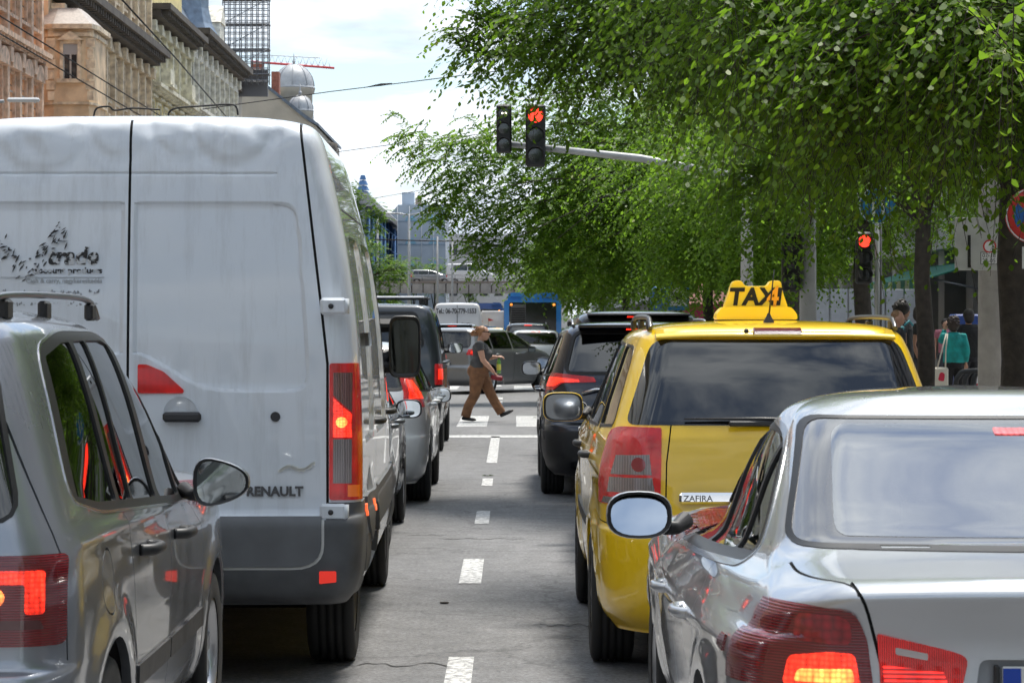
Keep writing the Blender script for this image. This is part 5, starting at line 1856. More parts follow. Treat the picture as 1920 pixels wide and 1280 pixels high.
def crown(clumps, leaf, rng, lai=3.6, per=15, droop=.55, spray=.75, hexa=True, shell=.35):
    """leafy sprays spread through a set of ellipsoidal clumps; returns leaf arrays and twig polylines"""
    Ps, As, Ss, Zs, tw = [], [], [], [], []
    for (c, r) in clumps:
        c = np.array(c, float); r = np.array(r, float)
        area = math.pi * (r[0] * r[2] + r[0] * r[1] + r[1] * r[2]) / 3
        nl = max(60, int(area * lai / (leaf * leaf * .30)))
        ns = max(4, nl // per)
        d = unit(rng.normal(size=(ns, 3)))
        rad = shell + (1 - shell) * rng.random(ns) ** .6
        p = c + d * r * rad[:, None] * .92
        out_ = d * np.array([1, 1, .35]) + rng.normal(size=(ns, 3)) * .35
        out_ = unit(out_)
        L = spray * rng.uniform(.6, 1.25, ns)
        out_ = np.where(rng.random((ns, 1)) < .5, out_, unit(out_ + np.array([-.5, 0, -.1])))
        start = p - out_ * (L * .5)[:, None]
        t = (np.arange(per) + .5) / per
        tt = t[None, :, None]
        pos = start[:, None] + out_[:, None] * (L[:, None, None] * tt) + np.array([0, 0, -1.0]) * (droop * L[:, None, None] * tt ** 2)
        tan = out_[:, None] + np.array([0, 0, -1.0]) * (2 * droop * tt)
        tan = tan / np.linalg.norm(tan, axis=2, keepdims=True)
        side = np.cross(tan, np.array([0, 0, 1.0]))
        side = side / np.maximum(np.linalg.norm(side, axis=2, keepdims=True), 1e-6)
        sg = np.where(np.arange(per) % 2 == 0, 1.0, -1.0)[None, :, None]
        a = side * sg * .8 + tan * .65 + np.array([0, 0, -.35]) + rng.normal(size=pos.shape) * .16
        a = a / np.linalg.norm(a, axis=2, keepdims=True)
        up = np.array([0, 0, 1.0]) + rng.normal(size=pos.shape) * .30
        s = np.cross(a, up); s = s / np.maximum(np.linalg.norm(s, axis=2, keepdims=True), 1e-6)
        z = leaf * (rng.uniform(.6, 1.15, (ns, per))) * (1 - .35 * t[None])
        Ps.append(pos.reshape(-1, 3)); As.append(a.reshape(-1, 3)); Ss.append(s.reshape(-1, 3)); Zs.append(z.ravel())
        tw.append((start, out_, L))
    return np.concatenate(Ps), np.concatenate(As), np.concatenate(Ss), np.concatenate(Zs), tw

def twig_mesh(tw, droop, r=.004, step=1):
    vs = []; fs = []
    V = []
    for start, out_, L in tw:
        n = len(start)
        t = np.array([0, .5, 1.0])[None, :, None]
        pos = start[:, None] + out_[:, None] * (L[:, None, None] * t) + np.array([0, 0, -1.0]) * (droop * L[:, None, None] * t ** 2)
        V.append(pos)
    P = np.concatenate(V)[::step]
    n = len(P)
    rad = np.array([r, r * .75, r * .35])[None, :, None]
    offs = [np.array(o) for o in ((1, 0, 0), (-.5, .87, 0), (-.5, -.87, 0))]
    A = np.stack([P + rad * o * np.array([1, 1, 1]) + rad * np.array([0, 0, .6]) * k for k, o in zip((1, 0, -1), offs)], 2)   # n,3,3sides,3
    verts = A.reshape(-1, 3)
    base = (np.arange(n) * 9)[:, None, None]
    q = []
    for i in range(2):
        for k in range(3):
            a = i * 3 + k; b = i * 3 + (k + 1) % 3
            q.append([a, b, b + 3, a + 3])
    F = (base + np.array(q)[None]).reshape(-1, 4)
    me = bpy.data.meshes.new('twigs')
    me.vertices.add(len(verts)); me.vertices.foreach_set('co', verts.astype(np.float32).ravel())
    me.loops.add(F.size); me.loops.foreach_set('vertex_index', F.astype(np.int32).ravel())
    me.polygons.add(len(F)); me.polygons.foreach_set('loop_start', np.arange(0, F.size, 4, dtype=np.int32)); me.polygons.foreach_set('loop_total', np.full(len(F), 4, np.int32))
    me.update(calc_edges=True)
    return me

def tree(x, y, label, clumps, leaf=.085, trunk_r=.17, fork=3.0, seed=1, lai=3.6, droop=.55, spray=.75, hexa=True, lm=None, lean=(0, 0), limbs=9, name='street_tree', twigs=True, group=None, z0=.1):
    root = thing(name, (0, 0, 0), 0, label, 'tree', group)
    root.location = (x, y, z0)
    rng = np.random.default_rng(seed)
    base = np.array([x, y, z0])
    b = MB()
    fk = Vector((lean[0], lean[1], fork))
    b.tube([(0, 0, -.1), (.02, 0, .25), (lean[0] * .3 + .04, lean[1] * .3, fork * .35), (lean[0] * .65 - .03, lean[1] * .65, fork * .7), tuple(fk)], [trunk_r * 1.35, trunk_r * 1.08, trunk_r, trunk_r * .92, trunk_r * .85], 12)
    tk = b.build('trunk', M_BARK, root)
    order = sorted(clumps, key=lambda c: -c[1][0])[:limbs]
    for (c, r) in order:
        c = Vector(c) - Vector(base)
        m1 = fk.lerp(c, .4) + Vector((rng.normal() * .15, rng.normal() * .15, .35 + .1 * (c - fk).length))
        l = MB()
        rr_ = trunk_r * (.20 + .05 * min(4, r[0]))
        pts = curve2([tuple(fk - Vector((0, 0, .25))), tuple(m1), tuple(c)], 5)
        l.tube(pts, [rr_ * (1 - .72 * i / (len(pts) - 1)) for i in range(len(pts))], 7)
        for q in range(5):
            e = c + Vector((rng.normal() * r[0] * .6, rng.normal() * r[1] * .6, rng.normal() * r[2] * .45))
            s_ = Vector(pts[int(len(pts) * .55) + q % 4 - 1])
            mm = s_.lerp(e, .5) + Vector((0, 0, .15))
            l.tube([tuple(s_), tuple(mm), tuple(e)], [rr_ * .45, rr_ * .3, rr_ * .1], 5)
        l.build('limb', M_BARK, root)
    rel = [((c[0] - x, c[1] - y, c[2] - z0), r) for c, r in clumps]
    P, A, S, Z, tw = crown(rel, leaf, rng, lai, droop=droop, spray=spray, hexa=hexa)
    me = leaves_mesh('crown', P, A, S, Z, hexa=hexa)
    o = link('crown', me, lm or M_LEAF, root); o['kind'] = 'stuff'
    if twigs:
        o2 = link('twigs', twig_mesh(tw, droop, leaf * .045), M_BARK, root); o2['kind'] = 'stuff'
    return root

def cl(px, py, D, r, ry=None, rz=None):
    p = at(px, py, D)
    return ((p.x, p.y, p.z), (r, ry or r, rz or r * .8))

tree(5.6, 15.5, 'large-leaved street tree hanging over the top right corner of the view', [
    cl(1390, 20, 16, .55), cl(1520, 90, 15.5, .75), cl(1690, 60, 15, .8), cl(1860, 40, 14.5, .7), cl(1640, 150, 16, .58), cl(1790, 110, 15.5, .6), cl(1930, 120, 15, .5),
    cl(1560, 250, 16.5, .32, rz=.35), cl(1880, 60, 12.8, .13, rz=.22),
    cl(1450, -160, 17, 1.2), cl(1800, -180, 16, 1.3), cl(2150, 0, 16, 1.4), cl(2300, -300, 16, 2.0), cl(1500, -480, 18, 1.7)], .090, .2, 2.9, 11, 3.4, .9, .65)
tree(5.8, 24, 'street tree whose long branches reach out over the road above the traffic lights', [
    cl(905, 40, 25, .42), cl(850, 60, 25, .20), cl(975, 50, 25, .5), cl(1060, 60, 24.5, .9), cl(1190, 10, 24, .75), cl(1350, 90, 24, .8), cl(1470, 140, 24, .7), cl(1130, 20, 25, .9),
    cl(900, 100, 25, .18, rz=.2), cl(1300, 40, 23, 1.0), cl(1550, 190, 24, .45), cl(1420, 330, 24, .4),
    cl(1040, -140, 26, 1.3), cl(1300, -180, 25, 1.6), cl(1600, -100, 25, 1.8), cl(1500, -450, 25, 2.2), cl(1900, -200, 25, 2.2)], .092, .2, 3.0, 12, 3.4, .6, .65)
tree(5.85, 31, 'street tree with a stout trunk at the right edge, behind the no stopping sign', [
    cl(1690, 150, 31, .9), cl(1850, 220, 31, .9), cl(1560, 230, 32, 1.2), cl(1520, 300, 31, .4), cl(1480, 120, 31, 1.4), cl(1700, 60, 31, 1.8), cl(1900, 30, 31, 1.8), cl(2060, 200, 31, 1.4), cl(1700, -150, 31, 2.2)],
    .12, .20, 3.2, 13, 3.0, .7, .8, twigs=False)
tree(6.1, 39.5, 'street tree with a dark trunk beside the teal-jacketed woman', [
    cl(1480, 320, 40, 1.3), cl(1650, 210, 40, 1.0), cl(1800, 290, 40, 1.0), cl(1400, 420, 40, .9), cl(1710, 380, 40, .4), cl(1350, 300, 41, 1.3), cl(1550, 150, 40, 2.0), cl(1780, 150, 40, 2.0), cl(1900, 300, 40, 1.2)],
    .125, .13, 3.2, 14, 3.2, .7, .8, twigs=False)
tree(6.25, 47.5, 'street tree behind the red pedestrian signal and round blue sign', [
    cl(1300, 400, 47, 1.5), cl(1420, 440, 47, 1.2), cl(1330, 480, 47, 1.0), cl(1430, 490, 47, .8), cl(1270, 500, 47, .9), cl(1510, 470, 47, .7), cl(1540, 420, 48, 1.3), cl(1650, 400, 48, 1.4), cl(1250, 290, 47, 1.7), cl(1450, 280, 48, 2.0), cl(1620, 250, 48, 2.0), cl(1780, 330, 48, 1.5)],
    .13, .16, 3.3, 15, 3.2, .65, .85, hexa=False, twigs=False)
tree(5.9, 56, 'broad street tree reaching far out over the junction left of the traffic lights', [
    cl(775, 262, 55, .62), cl(745, 210, 55, .18, rz=.15), cl(840, 300, 55, .95), cl(880, 250, 55, .6), cl(860, 370, 55, .95), cl(820, 400, 55, .5), cl(930, 340, 55, 1.2), cl(960, 440, 55, 1.15), cl(905, 465, 55, .7), cl(1010, 380, 55, 1.4),
    cl(1090, 440, 56, 1.5), cl(1100, 330, 56, 1.6), cl(1200, 430, 56, 1.6), cl(1210, 300, 56, 1.8), cl(1010, 500, 56, .8), cl(1120, 520, 56, .9), cl(1230, 520, 56, 1.0), cl(1310, 460, 56, 1.3), cl(960, 250, 56, .9), cl(1040, 230, 56, 1.4), cl(1300, 330, 56, 2.0), cl(1180, 160, 57, 2.2), cl(1400, 200, 57, 2.4)],
    .14, .2, 3.6, 16, 3.4, .5, .6, hexa=False, twigs=False, limbs=9)
far_labels = ['green street tree beyond the traffic light mast', 'street tree behind the blue taxi stand sign', 'street tree rising above the black people carrier', 'street tree just right of the blue bus',
              'far street tree above the blue bus roof', 'farthest street tree at the end of the row']
for i, (yy, h) in enumerate(((68, 6.4), (80, 6.6), (94, 6.6), (112, 6.8), (138, 7.2), (175, 7.6))):
    rr = random.Random(40 + i)
    cls = []
    for k in range(16):
        a = rr.uniform(0, 6.3); q = rr.uniform(.2, 1) * 3.0
        cls.append(((5.8 + q * math.cos(a) * 1.15 - .5, yy + q * math.sin(a), rr.uniform(3.3, h + 2.6)), (rr.uniform(1.3, 2.0), 1.8, 1.25)))
    for k in range(4): cls.append(((rr.uniform(1.2, 4), yy + rr.uniform(-2, 2), rr.uniform(3.6, 4.6)), (1.2, 1.4, .85)))
    tree(5.9, yy, far_labels[i], cls, .13 + .0008 * yy, .17, 3.2, 60 + i, 3.4, .4, .7, hexa=False, twigs=False, limbs=7, group='street trees beyond the junction')
# left of the road
tree(-9.6, 150, 'light green acacia beside the far lane, right of the white van', [cl(690, 480, 150, 1.6), cl(650, 470, 150, 2.0), cl(725, 510, 150, 1.4), cl(700, 545, 150, 1.5), cl(745, 505, 150, .9), cl(660, 540, 150, 2.0), cl(610, 500, 150, 2.5), cl(735, 560, 150, .9)],
     .22, .2, 2.5, 31, 2.4, .35, 1.0, hexa=False, lm=M_LEAF2, twigs=False, limbs=8)
tree(-10.8, 165, 'tall thin-crowned tree showing above the shoulder of the white van', [cl(665, 400, 165, 1.1), cl(690, 380, 165, .9), cl(690, 425, 165, 1.1), cl(640, 370, 165, 1.3), cl(640, 430, 165, 1.6), cl(715, 400, 165, .8), cl(675, 450, 165, 1.2), cl(655, 355, 165, .9)],
     .24, .2, 5.5, 32, 3.0, .35, .8, hexa=False, lm=M_LEAF2, twigs=False, limbs=6)
for i, (px, py, D, r) in enumerate(((775, 505, 330, 3.2), (815, 508, 335, 3.0), (735, 505, 325, 3.5), (880, 520, 330, 3.0))):
    p = at(px, py, D)
    tree(p.x, p.y, ['round green tree left of the far lamp post, beyond the bridge', 'green tree right of the far lamp post, beyond the bridge', 'green tree behind the acacia, beyond the bridge', 'green tree behind the white car on the bridge'][i],
         [((p.x + dx, p.y, p.z + dz), (r * .6, r * .6, r * .5)) for dx, dz in ((-1.6, -.5), (1.6, -.4), (0, .6), (.4, -1.6))], .4, .25, 3.5, 70 + i, 2.2, .3, 1.4, hexa=False, lm=M_LEAF2, twigs=False, limbs=4)
# dark planting under the bridge
hd = []
rr = random.Random(9)
for k in range(26):
    hd.append(((-14 + k * 1.6, 300 + rr.uniform(-3, 3), rr.uniform(1.2, 4.2)), (1.8, 1.6, 1.4)))
P, A, S, Z, tw = crown(hd, .4, np.random.default_rng(5), 2.0, hexa=False)
o = link('far_shrubbery', leaves_mesh('far_shrubbery', P, A, S, Z, hexa=False), M_LEAF); tag(o, 'dark green planting seen under the road bridge', 'shrubbery', kind='stuff')

# ================================================================== people
def remesh(mb, name, voxel, smooth=6):
    me = mb.mesh(name)
    o = bpy.data.objects.new(name + '_tmp', me); C.objects.link(o)
    r = o.modifiers.new('r', 'REMESH'); r.mode = 'VOXEL'; r.voxel_size = voxel; r.use_smooth_shade = True
    s = o.modifiers.new('s', 'SMOOTH'); s.factor = .5; s.iterations = smooth
    dg = bpy.context.evaluated_depsgraph_get()
    m2 = bpy.data.meshes.new_from_object(o.evaluated_get(dg))
    bpy.data.objects.remove(o); bpy.data.meshes.remove(me)
    m2.name = name
    m2.polygons.foreach_set('use_smooth', [True] * len(m2.polygons))
    return m2

SKIN = mat('skin', (.52, .29, .20), .55, noise=.06, nscale=20)
SKIN2 = mat('skin_tan', (.40, .22, .15), .55, noise=.06, nscale=20)
def cloth(name, c): return mat(name, c, .88, noise=.3, nscale=11, bump=1.0, bscale=13)

def hand(b, wrist, elbow, side=1, curl=.5, s=1.0):
    """palm, four fingers and a thumb, added to a body mesh builder; grows from the wrist away from the elbow"""
    d = (wrist - elbow).normalized()
    u = Vector((0, 1, 0)) * side
    u = (u - d * u.dot(d)).normalized()
    n = d.cross(u)
    pc = wrist + d * .05 * s
    b.tube([wrist, pc, wrist + d * .09 * s], [.024 * s, .034 * s, .03 * s], 10, flat=.55, up=n)
    for k, l in enumerate((.068, .078, .072, .056)):
        o_ = (k - 1.5) * .0175 * s
        a = wrist + d * .085 * s + n.cross(d) * o_
        m = a + d * l * .5 * s + n * (-curl * .02 * s)
        e = m + d * l * .42 * s * (1 - curl * .7) + n * (-curl * .045 * s)
        b.tube([a, m, e], [.0095 * s, .009 * s, .0075 * s], 6)
    a = wrist + d * .03 * s + n.cross(d) * (-.028 * s)
    b.tube([a, a + d * .03 * s + n.cross(d) * (-.02 * s), a + d * .06 * s + n.cross(d) * (-.018 * s) + n * (-.015 * s)], [.012 * s, .0105 * s, .009 * s], 6)

def head(b, c, f, s=1.0):
    """head centre c, facing f (unit, horizontal)"""
    f = Vector(f); l = Vector((-f.y, f.x, 0))
    M = Matrix(((f.x, l.x, 0), (f.y, l.y, 0), (0, 0, 1)))
    b.ell(c, (.095 * s, .076 * s, .112 * s), 16, 12, M)
    j = c + f * .022 * s + Vector((0, 0, -.058 * s)); b.ell(j, (.072 * s, .058 * s, .066 * s), 12, 8, M)
    n = c + f * .094 * s + Vector((0, 0, -.016 * s)); b.tube([n + Vector((0, 0, .03 * s)) - f * .012 * s, n + f * .014 * s - Vector((0, 0, .008 * s)), n - Vector((0, 0, .018 * s)) - f * .006 * s], [.009 * s, .014 * s, .012 * s], 8)
    b.ell(c + f * .092 * s + Vector((0, 0, -.062 * s)), (.012 * s, .026 * s, .01 * s), 8, 6, M)
    for k in (-1, 1):
        b.ell(c + l * k * .078 * s - f * .005 * s + Vector((0, 0, -.012 * s)), (.022 * s, .010 * s, .033 * s), 8, 6, M)
        b.ell(c + l * k * .034 * s + f * .082 * s + Vector((0, 0, .018 * s)), (.014 * s, .024 * s, .008 * s), 8, 6, M)

def V3(*a): return Vector(a)

def crossing_woman():
    root = thing('person', (-.50, 44.4, .004), 0, 'woman in a grey top and brown trousers striding right over the zebra crossing', 'person')
    # local: x = walking direction (right), y = away from the camera, z up
    hip = V3(-.04, 0, .83); chest = V3(-.035, 0, 1.16); neckb = V3(-.03, 0, 1.32); hc = V3(.025, 0, 1.47)
    kA, aA = V3(-.125, -.07, .44), V3(-.275, -.06, .085)         # rear leg (near side)
    kB, aB = V3(.14, .07, .46), V3(.34, .08, .145)                # front leg, heel landing
    sh = V3(-.045, -.165, 1.28); el = V3(.02, -.215, 1.02); wr = V3(.20, -.19, .82)
    sh2 = V3(-.03, .165, 1.28); el2 = V3(.05, .22, 1.05); wr2 = V3(.24, .16, 1.07)
    b = MB()
    b.tube([hip - V3(0, 0, .05), hip + V3(0, 0, .1), chest, neckb], [.15, .14, .14, .07], 16, flat=.8, up=(1, 0, 0))
    b.tube([neckb - V3(0, 0, .03), neckb + V3(.01, 0, .06), hc - V3(.0, 0, .05)], [.058, .052, .05], 12)
    head(b, hc, (1, 0, 0))
    for s_, e_, w_, k in ((sh, el, wr, -1), (sh2, el2, wr2, 1)):
        b.tube([s_, s_.lerp(e_, .4), e_, e_.lerp(w_, .35), w_], [.062, .058, .045, .045, .028], 12)
        hand(b, w_, e_, k, .85)
    for h_, k_, a_ in ((hip + V3(0, -.08, -.03), kA, aA), (hip + V3(.01, .08, -.03), kB, aB)):
        b.tube([h_, h_.lerp(k_, .5), k_, k_.lerp(a_, .4), a_], [.10, .085, .06, .055, .04], 12)
    me = remesh(b, 'body', .009, 4)
    body = link('body', me, SKIN, root)
    # trousers
    t = MB()
    t.ell(hip + V3(-.055, 0, .005), (.155, .175, .135), 16, 10)
    t.tube([hip + V3(.0, 0, .13), hip + V3(-.01, 0, .02), hip + V3(0, 0, -.10)], [.165, .178, .16], 18, flat=.92, up=(1, 0, 0))
    t.tube([hip + V3(-.03, -.075, -.02), hip.lerp(kA, .5) + V3(-.015, -.04, 0), kA + V3(.005, 0, 0), kA.lerp(aA, .5) + V3(-.02, 0, .0), aA + V3(.0, 0, -.01)], [.135, .115, .088, .082, .082], 16)
    t.tube([hip + V3(.01, .075, -.02), hip.lerp(kB, .5) + V3(.01, .04, 0), kB, kB.lerp(aB, .5) + V3(-.015, 0, 0), aB + V3(-.012, 0, -.012)], [.125, .105, .085, .080, .078], 16)
    me = remesh(t, 'trousers', .012, 5); link('trousers', me, cloth('brown_trousers', (.20, .095, .045)), root)
    # top
    t = MB()
    t.tube([hip + V3(-.01, 0, .06), hip + V3(-.01, 0, .14), V3(-.01, 0, 1.06), chest + V3(.02, 0, .03), V3(-.035, 0, 1.27), neckb + V3(0, 0, .0)], [.178, .172, .160, .172, .145, .075], 20, flat=.86, up=(1, 0, 0))
    t.ell(V3(.065, 0, 1.12), (.115, .14, .095), 14, 10)
    t.ell(V3(-.10, 0, .885), (.09, .15, .05), 14, 8)
    for s_, e_ in ((sh, el), (sh2, el2)):
        t.tube([V3(-.035, s_.y * .5, 1.275), s_, s_.lerp(e_, .42)], [.08, .076, .070], 14)
    me = remesh(t, 'grey_top', .011, 4); link('shirt', me, cloth('grey_top_cloth', (.065, .066, .068)), root)
    # shoes
    for k, (a_, d_) in enumerate(((aA, V3(1, 0, -.12)), (aB, V3(.93, 0, .42)))):
        d_ = d_.normalized(); upv = V3(-d_.z, 0, d_.x)
        s_ = MB()
        st = a_ - d_ * .06 - upv * .035
        s_.tube([st, st + d_ * .03, st + d_ * .11, st + d_ * .19, st + d_ * .245], [.03, .044, .045, .042, .02], 12, flat=.72, up=tuple(upv))
        me = remesh(s_, 'shoe', .009, 3); link('shoe', me, mat('black_shoe', (.012, .012, .013), .5), root)
    # hair: crown cap, bun and loose wisps
    h = MB()
    h.ell(hc + V3(-.030, 0, .024), (.092, .086, .098), 14, 10)
    h.ell(hc + V3(-.145, 0, .0), (.055, .05, .05), 10, 8)
    h.tube([hc + V3(-.09, 0, .0), hc + V3(-.16, 0, -.01), hc + V3(-.21, .01, -.035)], [.05, .045, .018], 10)
    rr = random.Random(2)
    for i in range(16):
        a = rr.uniform(-.07, .07)
        p = hc + V3(rr.uniform(-.16, -.06), a, rr.uniform(-.01, .1))
        h.tube([p, p + V3(rr.uniform(-.05, -.02), rr.uniform(-.02, .02), rr.uniform(-.02, .03)), p + V3(rr.uniform(-.10, -.05), rr.uniform(-.03, .03), rr.uniform(-.07, .0))], [.012, .008, .003], 5)
    me = h.mesh('hair'); link('hair', me, mat('auburn_hair', (.28, .13, .055), .5, noise=.4, nscale=30), root)
    g = MB(); g.box(hc + V3(.088, -.035, .018), (.022, .05, .03), bev=.006); g.box(hc + V3(.088, .035, .018), (.022, .05, .03), bev=.006); g.box(hc + V3(.03, -.08, .022), (.12, .006, .01)); g.box(hc + V3(.03, .08, .022), (.12, .006, .01))
    g.build('sunglasses', M_INK, root)
    return wr, wr2
wr, wr2 = crossing_woman()
W0 = Vector((-.50, 44.4, .004))
o = thing('purse', W0 + wr + Vector((.05, -.01, -.09)), 0, 'small dark red purse held in the walking woman\'s near hand', 'purse')
b = MB(); b.box((0, 0, 0), (.20, .05, .085), bev=.022, M=Matrix.Rotation(R(8), 4, 'Y')); b.build('purse_body', mat('dark_red_leather', (.22, .012, .02), .45), o)
b = MB(); b.tube([(.09, 0, .0), (.12, .0, -.06), (.10, 0, -.11)], .006, 6); b.build('strap_end', mat('purse_metal', (.3, .3, .3), .3, .8), o)
o = thing('drink_bottle', W0 + wr2 + Vector((.04, 0, -.02)), 0, 'green and yellow drink bottle held upright by the walking woman', 'bottle')
b = MB(); b.lathe([(0, -.26), (.034, -.26), (.036, -.20), (.036, -.08), (.03, -.04), (.014, .0), (.013, .03), (0, .03)], 14); b.build('bottle_body', mat('bottle_green', (.12, .35, .04), .15, coat=1), o)
b = MB(); b.lathe([(.0375, -.20), (.0375, -.10)], 14); b.build('bottle_label', mat('label_yellow', (.75, .7, .12), .5), o)
b = MB(); b.lathe([(.015, .012), (.015, .034), (0, .034)], 10); b.build('bottle_cap', mat('cap_white', (.75, .75, .72), .5), o)

def pedestrian(loc, rz, label, H=1.75, top=(.03, .03, .032), legs=(.02, .02, .025), hair=(.02, .015, .012), hair_r=.105, bald=False, stride=.18, arms=None, sleeve=.45, build=1.0, lean=0.0, skin=None, facing_=(1, 0, 0), long_sleeve=False):
    """local x = walking direction"""
    root = thing('person', loc, rz, label, 'person')
    k = H / 1.70
    def p(x, y, z): return V3(x * k + lean * z * k, y * k, z * k)
    hip = p(-.01, 0, .92); chest = p(0, 0, 1.22); nb = p(0, 0, 1.44); hc = p(.02, 0, 1.59)
    A = (p(.04, -.09, .86), p(.10 * stride / .18, -.09, .48), p(-.02 + stride, -.09, .08))
    B = (p(-.04, .09, .86), p(-.02, .09, .48), p(-stride - .06, .09, .10))
    arms = arms or (((0, -.19, 1.40), (-.05, -.24, 1.12), (.05, -.24, .88)), ((0, .19, 1.40), (-.03, .24, 1.12), (.10, .24, .90)))
    arms = [[p(*q) for q in a] for a in arms]
    b = MB()
    b.tube([hip, chest, nb], [.13 * k, .13 * k, .07 * k], 14, flat=.75, up=(1, 0, 0))
    b.tube([nb - V3(0, 0, .03), hc - V3(0, 0, .05)], [.06 * k, .05 * k], 10)
    head(b, hc, facing_, k)
    for a in arms:
        b.tube([a[0], a[0].lerp(a[1], .5), a[1], a[2]], [.05 * k, .048 * k, .04 * k, .028 * k], 10); hand(b, a[2], a[1], 1, .6, k)
    for l in (A, B):
        b.tube(list(l), [.085 * k, .06 * k, .04 * k], 10)
    link('body', remesh(b, 'body', .013, 3), skin or SKIN2, root)
    t = MB()
    t.tube([hip + V3(0, 0, .10), hip, hip - V3(0, 0, .1)], [.155 * k * build, .165 * k * build, .15 * k * build], 14, flat=.8, up=(1, 0, 0))
    for l in (A, B):
        t.tube([l[0], l[0].lerp(l[1], .5), l[1], l[1].lerp(l[2], .5), l[2] + V3(0, 0, .02)], [.105 * k, .09 * k, .075 * k, .068 * k, .065 * k], 12)
    link('trousers', remesh(t, 'trousers', .015, 4), cloth('cloth_%d%d%d' % tuple(int(c * 999) for c in legs), legs), root)
    t = MB()
    t.tube([hip - V3(0, 0, .02), hip + V3(0, 0, .12), p(0, 0, 1.15), p(0, 0, 1.32), p(0, 0, 1.42), nb + V3(0, 0, .015)], [c * k * build for c in (.172, .165, .165, .168, .13, .07)], 16, flat=.78, up=(1, 0, 0))
    for a in arms:
        t.tube([V3(a[0].x, a[0].y * .4, a[0].z - .01), a[0], a[0].lerp(a[1], .5 if not long_sleeve else .6), a[0].lerp(a[1], sleeve) if not long_sleeve else a[1]] + ([a[1].lerp(a[2], .9)] if long_sleeve else []),
               [.075 * k, .07 * k, .064 * k, .06 * k] + ([.045 * k] if long_sleeve else []), 12)
    link('top', remesh(t, 'top', .015, 4), cloth('cloth_%d%d%d' % tuple(int(c * 999) for c in top), top), root)
    for l in (A, B):
        s_ = MB(); s_.tube([l[2] + V3(-.07, 0, -.045) * k, l[2] + V3(0, 0, -.045) * k, l[2] + V3(.09, 0, -.05) * k, l[2] + V3(.17, 0, -.055) * k], [.03 * k, .044 * k, .042 * k, .02 * k], 10, flat=.8, up=(0, 0, 1))
        s_.build('shoe', mat('dark_shoe', (.03, .03, .03), .6), root)
    if not bald:
        h = MB(); f = Vector(facing_)
        h.ell(hc - f * .02 * k + V3(0, 0, .03 * k), (hair_r * k, hair_r * k * .95, hair_r * k * 1.02), 14, 10)
        h.ell(hc - f * .045 * k - V3(0, 0, .02 * k), (hair_r * .8 * k, hair_r * .86 * k, hair_r * k), 12, 8)
        if hair_r > .11:
            rr = random.Random(3)
            for i in range(40):
                d = Vector((rr.gauss(0, 1), rr.gauss(0, 1), rr.gauss(.5, 1))).normalized()
                if d.dot(f) > .5: continue
                h.ell(hc - f * .02 * k + V3(0, 0, .035) + d * hair_r * k * .95, (.025, .025, .025), 6, 4)
        h.build('hair', mat('hair_%d' % int(hair[0] * 999), hair, .6, noise=.4, nscale=40), root)
    return root
PZ = .12
pedestrian((6.10, 41.5, PZ), R(165), 'curly-haired man with a bulky backpack passing the taxi roof', 1.83, (.03, .032, .035), hair_r=.125, facing_=(-1, 0, 0))['label'] = 'curly-haired man with a bulky backpack, above the taxi\'s right roof rail'
o = thing('backpack', (5.96, 41.3, PZ + 1.28), 0, 'black and teal backpack on the curly-haired man', 'backpack')
b = MB(); b.box((0, 0, 0), (.26, .30, .46), bev=.07); b.build('pack_body', mat('pack_dark', (.03, .05, .06), .8), o)
b = MB(); b.box((-.02, -.16, .02), (.22, .05, .34), bev=.02); b.build('pack_pocket', mat('pack_teal', (.08, .32, .38), .8), o)
b = MB(); b.tube([(.1, -.12, .2), (.18, -.1, .27), (.24, -.06, .2)], .018, 6); b.build('pack_strap', mat('pack_teal', (.08, .32, .38), .8), o)
pedestrian((6.50, 42.5, PZ), R(-20), 'man in a dark T-shirt standing left of the slim tree trunk', 1.78, (.028, .028, .03), legs=(.05, .055, .07))
pedestrian((5.62, 39.0, PZ), R(-15), 'balding man in a dark jacket half hidden by the taxi', 1.70, (.035, .035, .038), hair=(.25, .14, .07), hair_r=.085, long_sleeve=True, build=1.1, skin=SKIN)
tw_ = pedestrian((7.45, 45, PZ), R(80), 'woman in a teal jacket raising her hand to her head, seen from behind', 1.60, (.012, .26, .25), legs=(.012, .012, .014), hair=(.03, .018, .014), hair_r=.115, long_sleeve=True, build=1.12,
           arms=(((0, -.18, 1.38), (-.05, -.24, 1.12), (.04, -.22, .9)), ((0, .18, 1.38), (.12, .24, 1.25), (.10, .15, 1.52))), skin=SKIN)
o = thing('tote_bag', (7.20, 44.78, PZ + .56), R(5), 'white cloth tote bag with a red print over the teal woman\'s shoulder', 'bag')
b = MB(); b.box((0, 0, .05), (.26, .07, .34), bev=.03); b.build('bag_body', mat('canvas_white', (.62, .58, .5), .9, noise=.1), o)
b = MB(); b.tube([(-.06, 0, .2), (.02, -.02, .52), (.10, .02, .78)], .012, 6); b.tube([(.08, 0, .2), (.08, -.02, .5), (.12, .02, .78)], .012, 6); b.build('bag_handle', mat('canvas_white', (.62, .58, .5), .9), o)
b = MB(); b.prism(rpoly([(-.06, .0), (.05, -.02), (.06, .12), (-.02, .14)], .04, 4), -.042, -.036, 'Y'); b.build('bag_print', mat('print_crimson', (.55, .02, .06), .7), o)
pedestrian((8.05, 47, PZ), R(95), 'person in a black hooded jacket half hidden by the concrete pole', 1.75, (.012, .012, .013), long_sleeve=True, build=1.1)
pedestrian((9.75, 60, PZ), R(260), 'person in a pink top in front of the shop, behind the slim trunk', 1.62, (.45, .16, .2), legs=(.05, .05, .06), skin=SKIN)

